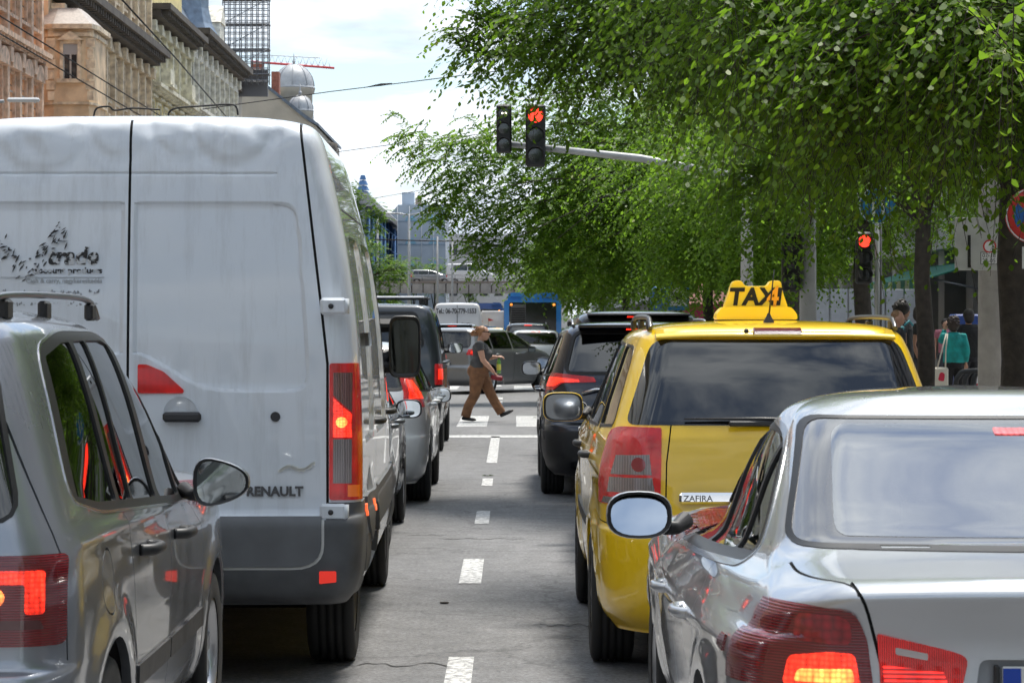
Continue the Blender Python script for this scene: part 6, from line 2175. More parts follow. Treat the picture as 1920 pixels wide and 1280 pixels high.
# ================================================================== buildings
def stone(name, c, n=.22, sc_=1.2): return mat(name, c, .9, noise=n, nscale=sc_, bump=.5, bscale=4)
M_PANE = mat('old_window_glass', (.03, .035, .04), .08, coat=1)
M_FRAME = mat('window_frame_white', (.5, .48, .44), .6)
M_SLATE = mat('slate_roof', (.14, .17, .21), .6, noise=.25, nscale=3)
M_SOOT = mat('sooty_stone', (.11, .095, .08), .9, noise=.35, nscale=1.5)

def win(parent, x, y, z, w_, h, trim, head='flat', sgn=1, blind=False):
    """window on a facade facing sgn*X, centre (y), sill height z"""
    f = MB()
    t, d = .16, .17
    f.b2((x, y - w_ / 2 - t, z - .05), (x + sgn * d, y - w_ / 2, z + h + t)); f.b2((x, y + w_ / 2, z - .05), (x + sgn * d, y + w_ / 2 + t, z + h + t))
    f.b2((x, y - w_ / 2, z + h), (x + sgn * (d - .003), y + w_ / 2, z + h + t))
    f.b2((x, y - w_ / 2 - .22, z - .2), (x + sgn * .30, y + w_ / 2 + .22, z - .052))
    if head == 'ped':
        f.prism([(y - w_ / 2 - .3, z + h + .3), (y + w_ / 2 + .3, z + h + .3), (y + w_ / 2 + .3, z + h + .4), (y, z + h + .85), (y - w_ / 2 - .3, z + h + .4)], x, x + sgn * .42, 'X')
    elif head == 'arch':
        f.prism([(y + (w_ / 2 + .35) * math.cos(a), z + h + .15 + .75 * math.sin(a)) for a in np.linspace(0, math.pi, 9)], x, x + sgn * .45, 'X')
    else:
        f.b2((x, y - w_ / 2 - .3, z + h + .28), (x + sgn * .38, y + w_ / 2 + .3, z + h + .42))
    o = f.build('window', trim, parent)
    g = MB(); g.b2((x, y - w_ / 2, z), (x + sgn * .03, y + w_ / 2, z + h)); g.build('pane', M_PANE, o)
    m = MB(); m.b2((x + sgn * .03, y - .04, z), (x + sgn * .07, y + .04, z + h)); m.b2((x + sgn * .031, y - w_ / 2, z + h * .66), (x + sgn * .068, y + w_ / 2, z + h * .66 + .07)); m.build('window_frame', M_FRAME, o)
    return o

def left_house(name, label, y0, y1, wall, trim, top, storeys, cornices, bay=3.0, x=-22.0, roof=None, pil=.32, pil_w=.5, depth=12, head='ped'):
    root = thing(name, (x, (y0 + y1) / 2, 0), 0, label, 'building')
    ox, oy = -x, -(y0 + y1) / 2
    def B(nm, p0, p1, m, par=root, bev=0):
        b = MB(); b.b2((p0[0] + ox, p0[1] + oy, p0[2]), (p1[0] + ox, p1[1] + oy, p1[2]), bev); return b.build(nm, m, par)
    B('wall', (x - depth, y0, 0), (x, y1, top), wall)
    for (z, h, d, m) in cornices:
        c = B('cornice', (x - .01, y0 - .2, z), (x + d, y1 + .2, z + h * .45), m or trim)
        B('cornice_step', (x - .01, y0 - .1, z - h * .5), (x + d * .6, y1 + .1, z - .003), m or trim, c)
        b = MB()
        n = int((y1 - y0) / .8)
        for i in range(n):
            yy = y0 + .4 + i * .8
            b.b2((x - .01 + ox, yy - .13 + oy, z - h * .38), (x + d * .88 + ox, yy + .13 + oy, z - .006))
        k = b.build('corbels', m or trim, c); k['kind'] = 'stuff'
    n = max(1, int((y1 - y0) / bay)); bw = (y1 - y0) / n
    for (z0, z1, hd, pl) in storeys:
        for i in range(n):
            yc = y0 + (i + .5) * bw
            win(root, x + ox, yc + oy, z0 + .9, 1.6, min(2.3, z1 - z0 - 1.7), trim, hd)
        if pl:
            for i in range(n + 1):
                yy = y0 + i * bw
                yy = min(max(yy, y0 + pil_w / 2), y1 - pil_w / 2)
                b = MB()
                b.b2((x - .01 + ox, yy - pil_w / 2 + oy, z0), (x + pil + ox, yy + pil_w / 2 + oy, z1 - .65))
                b.b2((x - .01 + ox, yy - pil_w * .72 + oy, z1 - .648), (x + pil * 1.5 + ox, yy + pil_w * .72 + oy, z1 - .02))
                b.b2((x - .01 + ox, yy - pil_w * .66 + oy, z0 - .3), (x + pil * 1.3 + ox, yy + pil_w * .66 + oy, z0 - .002))
                b.build('pilaster', trim, root)
        # rustic joints
        nj = int((z1 - z0) / .55)
        for j in range(nj):
            B('string_course', (x - .01, y0, z0 + j * .55), (x + .05, y1, z0 + j * .55 + .47), wall)
    if roof:
        b = MB(); b.prism([(x + .1 + ox, top), (x - depth + ox, top), (x - depth + 2.5 + ox, top + roof), (x - 1.6 + ox, top + roof)], y0 + oy, y1 + oy, 'Y'); b.build('roof', M_SLATE, root)
    return root, B, ox, oy

OR = stone('orange_plaster', (.74, .36, .17)); ORT = stone('orange_trim', (.70, .50, .36), .4, 3)
BR = stone('brown_plaster', (.76, .57, .37), .28); BRT = stone('brown_trim', (.76, .60, .43), .4, 3)
YE = stone('yellow_plaster', (.80, .66, .31)); YET = stone('cream_trim', (.76, .70, .54), .35, 3)
CR = stone('cream_plaster', (.76, .71, .60)); CRT = stone('cream_trim2', (.74, .70, .60), .38, 3)

left_house('apartment_house', 'orange-red ornate house at the top left corner', 92, 123.5, OR, ORT, 24, [(5, 9, 'flat', True), (9.4, 13.6, 'arch', True), (14.3, 18.2, 'flat', True)], [(13.9, .5, .7, None), (19.0, .9, 1.6, None)], 2.7, head='arch')
h, B, ox, oy = left_house('apartment_house', 'brown-tan ornate house with a windowed corner bay above the van', 127.5, 160, BR, BRT, 25, [(8.0, 12.0, 'flat', False), (12.9, 17.0, 'ped', True), (18.5, 23.0, 'flat', True)],
    [(17.6, .9, 1.5, M_SOOT), (12.4, .4, .6, None), (24, .8, 1.3, M_SOOT)], 2.9, pil=.42)
# corner bay
b = MB()
pl = [(-24.0, 127.4), (-22.6, 126.4), (-21.6, 125.7), (-19.95, 125.7), (-19.75, 126.6), (-19.75, 129.6), (-22, 131.0), (-24, 131)]
pl = [(p[0] + ox, p[1] + oy) for p in pl]
b.prism(pl, 11.2, 15.55, 'Z'); b.build('corner_bay', BR, h)
def grow(k): 
    cx = -21.6 + ox; cy = 128.6 + oy
    return [(cx + (a - cx) * k, cy + (c - cy) * k) for a, c in pl]
for z, hh, k in ((15.55, .22, 1.12), (15.2, .18, 1.05), (11.0, .25, 1.12), (12.0, .12, 1.05)):
    b = MB(); b.prism(grow(k), z, z + hh, 'Z'); b.build('bay_moulding', BRT, h)
b = MB()
n = len(pl)
lo = grow(1.08); hi = grow(.55)
b.add([(a, c, 15.77) for a, c in lo] + [(a, c, 16.7) for a, c in hi], [(i, (i + 1) % n, (i + 1) % n + n, i + n) for i in range(n)] + [tuple(range(n, 2 * n))]); b.build('bay_roof', mat('zinc_pale', (.42, .38, .34), .5, noise=.2), h)
# bay window facing the camera
xc, yc_ = -20.8 + ox, 125.7 + oy
f = MB()
for sx in (-1, 1): f.b2((xc + sx * .42 - .08, yc_ - .14, 13.2), (xc + sx * .42 + .08, yc_ + .02, 15.0))
f.b2((xc - .5, yc_ - .137, 14.85), (xc + .5, yc_ + .02, 15.02)); f.b2((xc - .62, yc_ - .28, 13.02), (xc + .62, yc_ + .02, 13.2))
wn = f.build('window', BRT, h)
b = MB(); b.prism([(xc - .62, 15.02), (xc + .62, 15.02), (xc, 15.45)], yc_ - .3, yc_ + .02, 'Y'); b.build('window_pediment', BRT, wn)
b = MB(); b.b2((xc - .36, yc_ - .03, 13.22), (xc + .36, yc_ + .02, 14.84)); b.build('pane', M_PANE, wn)
b = MB(); b.b2((xc - .36, yc_ - .06, 14.35), (xc + .36, yc_ - .032, 14.84)); b.build('roller_blind', mat('blind_grey', (.42, .42, .42), .7), wn)
b = MB(); b.b2((xc - .04, yc_ - .07, 13.22), (xc + .04, yc_ - .035, 14.35)); b.b2((xc - .36, yc_ - .069, 13.22), (xc - .29, yc_ - .035, 14.34)); b.b2((xc + .29, yc_ - .069, 13.22), (xc + .36, yc_ - .035, 14.34)); b.build('window_frame', M_FRAME, wn)
for sx in (-1, 1):
    for j in range(7):
        b = MB(); b.b2((xc + sx * .93 - (.22 if j % 2 else .15), yc_ - .06, 12.2 + j * .5), (xc + sx * .93 + (.22 if j % 2 else .15), yc_ + .02, 12.62 + j * .5)); b.build('quoin', BRT, h)
b = MB(); b.b2((-26 + ox, 126.8 + oy, 16), (-22.05 + ox, 127.45 + oy, 24)); b.build('end_wall', BR, h)

h, B, ox, oy = left_house('apartment_house', 'yellow ornate house with small balconies, between the brown and cream houses', 160.4, 180, YE, YET, 20.6, [(12.3, 16.0, 'flat', False), (16.3, 20.0, 'ped', True)], [(20.6, .8, 1.5, M_SOOT), (16.0, .5, .9, None)], 2.8, roof=4, pil=.4)
for yy in (165, 176):
    b = MB(); b.b2((-22 + ox, yy - .9 + oy, 16.4), (-21.0 + ox, yy + .9 + oy, 17.4)); b.b2((-22 + ox, yy - 1.1 + oy, 16.25), (-20.85 + ox, yy + 1.1 + oy, 16.398)); b.build('balcony', YET, h)
b = MB(); b.b2((-23.4 + ox, 160.6 + oy, 21.1), (-22.3 + ox, 180 + oy, 23.6)); b.build('attic', YE, h)
h, B, ox, oy = left_house('apartment_house', 'pale cream house with a slate-blue bell tower roof', 180.4, 210, CR, CRT, 21.3, [(12.3, 16.2, 'flat', False), (16.5, 20.8, 'arch', True)], [(21.3, .9, 1.6, M_SOOT), (16.2, .5, 1.0, None)], 3.0, roof=3.0, pil=.45)
b = MB(); b.lathe([(2.3, 22.2), (2.0, 22.8), (1.7, 23.4), (1.45, 24.5), (1.40, 28.5), (.9, 30), (0, 32)], 8, 'Z', (-23.4 + ox, 193 + oy, 0), False); b.build('bell_tower', mat('slate_blue', (.19, .25, .33), .55, noise=.3, nscale=2), h)
b = MB(); b.b2((-23.3 + ox, 199 + oy, 22.1), (-21.8 + ox, 202 + oy, 24.2)); b.prism([(198.8 + oy, 24.2), (202.2 + oy, 24.2), (200.5 + oy, 25.6)], -23.3 + ox, -21.7 + ox, 'X'); b.build('dormer', CRT, h)

# grey mansard and beige end wall with domes
h = thing('apartment_house', (-21, 232, 0), 0, 'beige house with a bare end wall and two pale zinc domes', 'building')
W_ = stone('beige_plaster', (.47, .42, .34), .12, .6)
def HB(nm, p0, p1, m, par=h):
    b = MB(); b.b2((p0[0] + 21, p0[1] - 232, p0[2]), (p1[0] + 21, p1[1] - 232, p1[2])); return b.build(nm, m, par)
b = MB(); b.prism([(-24.5 + 21, 0), (-17.6 + 21, 0), (-17.6 + 21, 19.5), (-18.5 + 21, 20.1), (-22.5 + 21, 23.3), (-24.5 + 21, 22.5)], 8, 40, 'Y'); b.build('end_wall', W_, h)
b = MB(); b.prism([(-22.5 + 21, 23.3), (-18.5 + 21, 20.1), (-17.4 + 21, 19.5), (-17.4 + 21, 19.75), (-18.4 + 21, 20.4), (-22.5 + 21, 23.6)], 7.8, 40, 'Y'); b.build('roof_edge', M_SLATE, h)
ZN = mat('zinc_dome', (.42, .43, .44), .5, .2, noise=.12, nscale=2)
def dome(c, r, z, par, hh=1.15):
    b = MB(); b.lathe([(r * 1.06, z - .1), (r * 1.06, z), (r, z + .02)] + [(r * math.cos(a), z + r * hh * math.sin(a)) for a in np.linspace(.05, 1.5, 9)] + [(0.02, z + r * hh)], 16, 'Z', c)
    d = b.build('dome', ZN, par)
    b = MB(); b.lathe([(r * .92, z - 3.4), (r * .92, z - .7), (r * 1.0, z - .6), (r * 1.06, z - .12)], 16, 'Z', c); b.build('dome_drum', W_, par)
    b = MB()
    b.tube([(c[0], c[1], z + r * hh), (c[0], c[1], z + r * hh + 1.1)], [.1, .03], 6); b.ell((c[0], c[1], z + r * hh + .25), (.16, .16, .16), 8, 6); b.build('finial', ZN, d)
    for q in range(8):
        a = 2 * math.pi * q / 8
        rb = MB(); rb.tube([(c[0] + r * 1.01 * math.cos(t) * math.cos(a), c[1] + r * 1.01 * math.cos(t) * math.sin(a), z + r * hh * math.sin(t)) for t in np.linspace(.05, 1.5, 8)], .05, 5); rb.build('dome_rib', ZN, d)
dome((-21.0 + 21 - .1, 26, 0), 1.95, 24.6, h)
dome((-19.7 + 21, 16, 0), 1.2, 21.6, h)
dome((-18.9 + 21 + .1, 20, 0), .95, 19.6, h)
b = MB(); b.lathe([(1.5, 18.2), (1.6, 18.9), (1.2, 19.0)], 14, 'Z', (-18.2 + 21, 22, 0)); b.build('turret_cornice', M_SOOT, h)
b = MB(); b.lathe([(1.1, 0), (1.1, 18.2)], 14, 'Z', (-18.2 + 21, 22, 0)); b.build('corner_turret', W_, h)
HB('chimney', (-23.6, 241, 23), (-22.6, 242.5, 25.4), stone('brick_red', (.32, .12, .08), .3, 4)); HB('chimney', (-22.2, 246, 22.5), (-21.5, 247.5, 25.0), MATS['brick_red'])
b = MB(); b.prism([(-4.6, 21.5), (-2.6, 21.5), (-2.9, 25.0), (-4.0, 25.0)], -14, -4, 'Y'); b.build('mansard_roof', M_SLATE, h)
HB('mansard_base', (-25.6, 217.5, 0), (-23.2, 229, 21.5), W_); HB('mansard_cornice', (-25.8, 217.2, 21.3), (-22.8, 229.2, 21.7), M_SOOT)

# scaffold frame on the roof
sf = thing('rooftop_scaffold', (-22.4, 224, 21.9), 0, 'tall grey scaffold lattice standing on the roofs, upper left', 'scaffold')
SCM = mat('scaffold_steel', (.22, .23, .25), .5, .6)
vp = MB(); vp.tube([(0, 0, 0), (0, 0, 11)], .045, 6); vpm = vp.mesh('scaffold_pole'); vpm.materials.append(SCM)
hp = MB(); hp.tube([(-1.95, 0, 0), (1.95, 0, 0)], .04, 6); hpm = hp.mesh('scaffold_ledger'); hpm.materials.append(SCM)
for yy in (0, 1.4):
    for i in range(9):
        o = bpy.data.objects.new('scaffold_pole', vpm); C.objects.link(o); o.parent = sf; o.location = (-1.9 + i * .475, yy, 0)
    for j in range(22):
        o = bpy.data.objects.new('scaffold_ledger', hpm); C.objects.link(o); o.parent = sf; o.location = (0, yy, .3 + j * .5)
for j in range(5):
    b = MB(); b.box((0, .7, .8 + j * 2.1), (4.0, 1.3, .12)); b.build('scaffold_deck', mat('scaffold_deck', (.16, .15, .14), .8), sf)
    b = MB(); b.tube([(-1.9, -.05, .8 + j * 2.1), (1.9, -.05, 2.9 + j * 2.1)], .035, 5); b.build('scaffold_brace', SCM, sf)
b = MB(); b.box((.2, 2.2, .2), (3.0, .6, 2.2)); b.build('sign_panel_back', mat('panel_dark', (.16, .16, .17), .7), sf)
# crane jib
cj = thing('tower_crane', (-26, 300, 0), 0, 'red and white tower crane jib behind the zinc domes', 'crane')
RD = mat('crane_red', (.62, .06, .06), .5); WH = mat('crane_white', (.55, .56, .58), .5)
def CP(px, py): 
    p = at(px, py, 300); return (p.x + 26, 0, p.z)
b = MB(); b.tube([CP(470, 116), CP(627, 128)], .13, 6); b.build('jib_bottom_chord', RD, cj)
b = MB(); b.tube([CP(470, 102), CP(600, 109)], .05, 5); b.build('jib_top_chord', WH, cj)
for i in range(13):
    u0 = 470 + i * 11.5
    b = MB(); b.tube([CP(u0, 116 + (u0 - 470) * .076), CP(u0 + 5.7, 102 + (u0 - 464) * .054), CP(u0 + 11.5, 116 + (u0 - 458.5) * .076)], .035, 4); b.build('jib_lattice', WH, cj)
b = MB(); b.tube([(-2.3, 0, 0), (-2.3, 0, 31)], .4, 4); b.build('crane_mast', WH, cj)

# ------------------------------------------------------------------ far end of the street
fb = thing('scaffolded_building', (-16, 360, 0), 0, 'far building wrapped in blue scaffolding along the left of the street', 'building')
b = MB(); b.b2((-14, -60, 0), (-.6, 60, 15.2)); b.build('wall', mat('far_blue_grey', (.20, .24, .29), .8, noise=.15, nscale=.3), fb)
b = MB(); b.prism([(-1.4, 15.0), (.5, 15.0), (.5, 15.7), (-.4, 16.6), (-1.4, 16.6)], -60, 60, 'Y'); b.build('eaves', mat('far_eaves', (.30, .31, .32), .8), fb)
BL = mat('scaffold_blue', (.07, .17, .36), .6)
for i in range(13):
    b = MB(); b.tube([(-.3, -58 + i * 9.6, 0), (-.3, -58 + i * 9.6, 15)], .22, 6); b.build('scaffold_post', BL, fb)
for j in range(6):
    b = MB(); b.tube([(-.25, -60, 2 + j * 2.4), (-.25, 60, 2 + j * 2.4)], .1, 5); b.build('scaffold_rail', BL, fb)
b = MB()
for k, (r_, z) in enumerate(((.9, 16.4), (.75, 17.0), (.6, 17.6), (.4, 18.2))): b.lathe([(0, z + .55), (r_ * .6, z + .5), (r_, z), (r_ * .55, z - .02)], 8, 'Z', (-1.0, -56, 0), False)
b.build('blue_spire', BL, fb)
nb = thing('netted_building', (-11.2, 345, 0), 0, 'far building wrapped in pale blue-grey construction netting', 'building')
b = MB(); b.b2((-3.6, 0, 0), (2.6, 20, 17.2)); b.build('netting', mat('net_pale', (.42, .48, .55), .9, noise=.1, nscale=.4), nb)
for j in range(5):
    b = MB(); b.b2((-3.62, -.06, 3 + j * 3.0), (2.62, -.005, 3.12 + j * 3.0)); b.build('net_seam', mat('net_seam', (.25, .33, .42), .9), nb)
    for i in range(2):
        b = MB(); xq = -1.9 + i * 3.0; b.prism([(xq - .75, 3.15 + j * 3.0), (xq + .75, 3.15 + j * 3.0), (xq + .3, 3.9 + j * 3.0), (xq - .3, 3.9 + j * 3.0)], -.05, .0, 'Y'); b.build('net_print', mat('net_blue', (.25, .45, .58), .9), nb)
for i in range(5):
    b = MB(); b.tube([(-3.6 + i * 1.55, -.08, 0), (-3.6 + i * 1.55, -.08, 17)], .05, 5); b.build('net_pole', mat('net_pole', (.5, .53, .56), .6), nb)
b = MB(); b.b2((-3.2, 4, 17.2), (-1.6, 6, 19)); b.build('lift_housing', MATS['net_pale'], nb)
wb = thing('white_building', (-5.5, 405, 0), 0, 'far white office block behind the leaves at the end of the street', 'building')
b = MB(); b.b2((-5, 0, 0), (14, 22, 15.5)); b.build('wall', mat('white_render', (.66, .65, .63), .8, noise=.08), wb)
for j in range(4):
    for i in range(7):
        b = MB(); b.b2((-4 + i * 2.3, -.06, 3 + j * 3.1), (-2.8 + i * 2.3, -.01, 4.6 + j * 3.1)); b.build('window', M_PANE, wb)
gb = thing('grey_roofed_building', (-17.8, 392, 0), 0, 'far grey-roofed house with chimneys between the scaffolded and netted buildings', 'building')
b = MB(); b.b2((-1, 0, 0), (6, 15, 16.5)); b.build('wall', mat('far_brown', (.22, .18, .16), .9), gb)
b = MB(); b.prism([(-1.4, 16.5), (6.4, 16.5), (5.8, 19.2), (1.0, 19.2)], -.3, 15, 'Y'); b.build('roof', mat('far_slate', (.30, .34, .38), .8), gb)
for q in (1.8, 3.4): 
    b = MB(); b.b2((q, 5, 19), (q + .9, 6.4, 20.6)); b.build('chimney', mat('far_chimney', (.35, .28, .24), .9), gb)

# ------------------------------------------------------------------ road bridge
br = thing('road_bridge', (0, 262, 0), 0, 'concrete road bridge crossing the street in the distance', 'bridge')
CO = mat('bridge_concrete', (.40, .38, .36), .85, noise=.2, nscale=1.5)
b = MB(); b.b2((-40, 0, 4.9), (45, 9, 5.6)); b.build('deck', mat('bridge_dark', (.20, .18, .17), .9, noise=.2), br)
n = 60
pn = MB(); pn.b2((.05, -.14, 4.72), (1.05, -.003, 5.72), .02); pm_ = pn.mesh('fascia_panel'); pm_.materials.append(CO)
for i in range(n):
    o = bpy.data.objects.new('fascia_panel', pm_); C.objects.link(o); o.parent = br; o.location = (-30 + i * 1.12, 0, 0)
b = MB(); b.b2((-40, -.2, 5.74), (45, .3, 5.95)); b.build('coping', mat('bridge_brown', (.27, .23, .20), .9), br)
for i in range(42):
    b = MB(); b.tube([(-28 + i * 1.6, 0, 5.95), (-28 + i * 1.6, 0, 6.55)], .04, 5); b.build('rail_post', SCM, br)
for z in (6.2, 6.55):
    b = MB(); b.tube([(-40, 0, z), (45, 0, z)], .035, 5); b.build('hand_rail', SCM, br)
for xx in (-16, 14):
    b = MB(); b.b2((xx - .5, 1.5, 0), (xx + .5, 7.5, 4.9)); b.build('pier', CO, br)
def bridge_car(px, col, label, van=False):
    p = at(px, 520, 265)
    c = side_car('van' if van else 'car', label, (p.x, 265.5, 5.60), -R(90), 4.6 if not van else 5.0, 1.8, 1.55 if not van else 2.15, col, 'box' if van else 'mpv', detail=False, high_lamp=False, lit=False, cat='van' if van else 'car')
bridge_car(835, P_WHITE, 'white van driving across the road bridge', True)
bridge_car(765, P_GREY, 'grey car driving across the road bridge')

# ------------------------------------------------------------------ street furniture
POLE = mat('painted_steel_pole', (.42, .43, .43), .55, .3, noise=.12, nscale=6)
CONC = mat('concrete_pole', (.36, .35, .33), .9, noise=.16, nscale=5, bump=.6, bscale=25)
def lamp_post(px, D, ztop, label, arms=1, r=.09, zbot=0.0):
    x = (px - 960) * D / FPX
    root = thing('street_lamp', (x, D, zbot), 0, label, 'lamp post')
    b = MB(); b.tube([(0, 0, 0), (0, 0, (ztop - zbot) * .5), (0, 0, ztop - zbot)], [r, r * .85, r * .6], 10); b.build('post', POLE, root)
    for k in ([-1, 1] if arms == 2 else [-1] if arms == 1 else []):
        b = MB(); b.tube([(0, 0, ztop - zbot - .1), (k * .8, 0, ztop - zbot + .05), (k * 1.3, 0, ztop - zbot + .08)], r * .4, 6); b.build('lamp_arm', POLE, root)
        b = MB(); b.box((k * 1.7, 0, ztop - zbot + .08), (1.0, .3, .14), bev=.05); b.build('lamp_head', POLE, root)
    return root
lamp_post(820, 150, 6.6, 'thin pale post rising in front of the bridge', 0, .08)
lamp_post(767, 240, 11.6, 'tall double-armed street lamp beyond the acacia', 2, .16)
lamp_post(848, 246, 9.6, 'tall grey post right of the double-armed lamp', 0, .13)
lamp_post(708, 235, 11.0, 'tall grey post left of the double-armed lamp', 0, .13)
p = at(40, 190, 62)
root = thing('street_lamp', (p.x - 5, 62, 0), 0, 'street lamp arm with a flat white head over the orange house', 'lamp post')
b = MB(); b.tube([(0, 0, 0), (0, 0, p.z - .6), (1.0, 0, p.z - .1), (4.6, 0, p.z)], [.1, .07, .05, .04], 8); b.build('post', POLE, root)
b = MB(); b.box((5.05, 0, p.z + .03), (.75, .24, .1), bev=.04); b.build('lamp_head', mat('lamp_white', (.62, .63, .64), .4), root)

SIG = mat('signal_black', (.013, .014, .015), .5)
L_RED = mat('signal_red_lit', (.9, .05, .02), .3, emit=(1, .035, .018), es=1.7)
L_OFF = mat('signal_lens_off', (.03, .035, .035), .15, coat=1)
L_WHITE = mat('signal_white_dots', (.9, .9, .7), .3, emit=(1, .95, .7), es=3.0)
def signal(root, x, y, z, k=1.0, lit='red', n=3, plate_=False):
    """signal head hanging with top at z; lamps face the camera"""
    b = MB()
    hh = .30 * k * n
    b.box((x, y, z - hh / 2), (.30 * k, .2 * k, hh + .04), bev=.03)
    hd = b.build('signal_head', SIG, root)
    if plate_:
        b = MB(); b.box((x, y + .07, z - hh / 2), (.50 * k, .02, hh + .24), bev=.008); b.build('backing_board', SIG, hd)
    for i in range(n):
        zc = z - .15 * k - i * .30 * k
        b = MB(); b.lathe([(0, -.105 * k), (.11 * k, -.1 * k)], 16, 'Y', (x, y, zc)); ln = b.build('signal_lens', L_RED if (lit == 'red' and i == 0) else L_OFF, hd)
        b = MB(); b.lathe([(.118 * k, -.1 * k), (.125 * k, -.26 * k), (.135 * k, -.26 * k), (.13 * k, -.1 * k)], 14, 'Y', (x, y, zc), True, -.35, math.pi + .35); b.build('signal_visor', SIG, hd)
        if lit == 'dots' and i == 0:
            for q in (-1, 1):
                b = MB(); b.ell((x + q * .035 * k, y - .11 * k, zc + .0), (.018 * k, .01, .018 * k), 8, 6); b.build('lit_dot', L_WHITE, hd)
    return hd
ms = thing('traffic_light', (3.98, 45.2, .1), 0, 'traffic light mast with two signal heads over the lane, one red lit', 'traffic light')
def loc(px, py, D=45.2):
    p = at(px, py, D); return (p.x - 3.98, D - 45.2, p.z - .1)
a = loc(935, 268); c = loc(1400, 335)
b = MB(); b.tube([(0, 0, 0), (0, 0, 3.4), (0, 0, c[2] + .3)], [.12, .10, .09], 12); b.build('mast', mat('pole_white', (.5, .5, .49), .6, noise=.15, nscale=8), ms)
b = MB(); b.tube([(0, 0, c[2]), loc(1200, 297), a], [.075, .065, .05], 10); b.build('mast_arm', POLE, ms)
q = loc(945, 200); signal(ms, q[0], -.12, q[2], .86, 'dots')
q = loc(1004, 200); signal(ms, q[0], -.12, q[2], 1.12, 'red')

sp = thing('traffic_light', (5.72, 43, .12), 0, 'kerbside traffic light lit red below a round blue sign', 'traffic light')
b = MB(); b.tube([(.2, .1, 0), (.2, .1, 3.9)], .06, 10); b.build('post', mat('post_dark_grey', (.1, .1, .1), .6), sp)
q = at(1618, 440, 43); signal(sp, q.x - 5.72, -.1, q.z - .12 + .02, .88, 'red')
q = at(1645, 385, 42.8)
bs = thing('road_sign', (q.x, 42.75, 0), 0, 'round blue road sign half hidden by leaves above the red signal', 'sign')
b = MB(); b.lathe([(0, -.01), (.30, -.01), (.305, 0), (.30, .012), (0, .012)], 28, 'Y', (0, 0, q.z)); b.build('sign_plate', mat('sign_blue', (.02, .19, .47), .4), bs)
b = MB(); b.lathe([(.285, -.016), (.30, -.016)], 28, 'Y', (0, 0, q.z)); b.build('sign_rim', mat('sign_white', (.72, .72, .72), .45), bs)
b = MB(); b.box((-.07, -.016, q.z - .03), (.05, .006, .3)); b.box((.08, -.016, q.z - .03), (.05, .006, .3)); b.build('sign_symbol', MATS['sign_white'], bs)
b = MB(); b.tube([(0, .05, 0), (0, .05, q.z + .2)], .035, 8); b.build('post', POLE, bs)

q = at(1937, 404, 29)
ns = thing('road_sign', (q.x, 29, 0), 0, 'round no-stopping sign, blue with a red cross and rim, at the right edge', 'sign')
SR = mat('sign_red', (.62, .035, .03), .4)
b = MB(); b.lathe([(0, -.012), (.30, -.012), (.305, 0), (.30, .012), (0, .012)], 32, 'Y', (0, 0, q.z)); b.build('sign_plate', SR, ns)
b = MB(); b.lathe([(0, -.016), (.215, -.016)], 32, 'Y', (0, 0, q.z)); b.build('sign_field', mat('sign_blue2', (.015, .12, .42), .4), ns)
b = MB(); b.lathe([(.285, -.0165), (.30, -.0165)], 32, 'Y', (0, 0, q.z)); b.build('sign_rim', MATS['sign_white'], ns)
for a_ in (45, -45):
    b = MB(); b.box((0, -.021 - (.001 if a_ > 0 else 0), q.z), (.052, .006, .46), M=Matrix.Rotation(R(a_), 4, 'Y')); b.build('cross_bar', SR, ns)
b = MB(); b.box((.03, -.005, q.z - .46), (.3, .01, .24), bev=.003); pl_ = b.build('supplementary_plate', MATS['sign_white'], ns)
b = MB(); b.tube([(.13, .04, 0), (.13, .04, q.z + .3)], .035, 8); b.build('post', POLE, ns)
textmesh('plate_arrow', '4', .2, M_INK, pl_, facing(-.06, -.012, q.z - .53), .003)

x = (1855 - 960) * 35 / FPX
cp = thing('concrete_pole', (x, 35, .1), 0, 'stout pale concrete pole carrying a white sign board', 'pole')
b = MB(); b.tube([(0, 0, 0), (0, 0, 4), (0, 0, 9)], [.155, .14, .11], 16); b.build('shaft', CONC, cp)
q0 = at(1790, 507, 34.8); q1 = at(1885, 408, 34.8)
sb = thing('sign_board', (0, 34.8, 0), 0, 'white restriction board with hours 07-18 and 22-05 on the concrete pole', 'sign')
b = MB(); b.b2((q0.x, -.02, q0.z), (q1.x, 0, q1.z), .004); pb = b.build('board', mat('board_grey_white', (.45, .45, .43), .6, noise=.1, nscale=5), sb)
b = MB(); b.b2((q0.x + .165, -.026, q0.z + .035), (q0.x + .205, -.021, q0.z + .46)); b.build('road_bar', M_INK, pb)
cx = at(1855, 462, 34.8)
b = MB(); b.lathe([(.068, -.026), (.088, -.026)], 20, 'Y', (cx.x, 0, cx.z)); b.build('ban_ring', SR, pb)
b = MB(); b.lathe([(0, -.0255), (.068, -.0255)], 20, 'Y', (cx.x, 0, cx.z)); b.build('ban_field', MATS['sign_white'], pb)
hx = at(1838, 487, 34.8)
b = MB(); b.b2((hx.x, -.0245, hx.z - .06), (hx.x + .23, -.021, hx.z + .10)); b.build('hours_frame', M_INK, pb)
b = MB(); b.b2((hx.x + .008, -.0275, hx.z - .052), (hx.x + .222, -.0246, hx.z + .092)); b.build('hours_field', MATS['sign_white'], pb)
textmesh('hours_text', '07-18', .08, M_INK, pb, facing(hx.x + .02, -.029, hx.z + .03), .002, 0, 0, .95); textmesh('hours_text', '22-05', .08, M_INK, pb, facing(hx.x + .02, -.029, hx.z - .04), .002, 0, 0, .95)

q = at(1885, 500, 46)
ps = thing('pedestrian_signal', (q.x + .02, 46, .12), 0, 'red pedestrian signal on a post at the far right', 'traffic light')
b = MB(); b.tube([(0, .12, 0), (0, .12, 2.9)], .05, 8); b.build('post', POLE, ps)
signal(ps, 0, 0, q.z - .1, .85, 'red', 2)

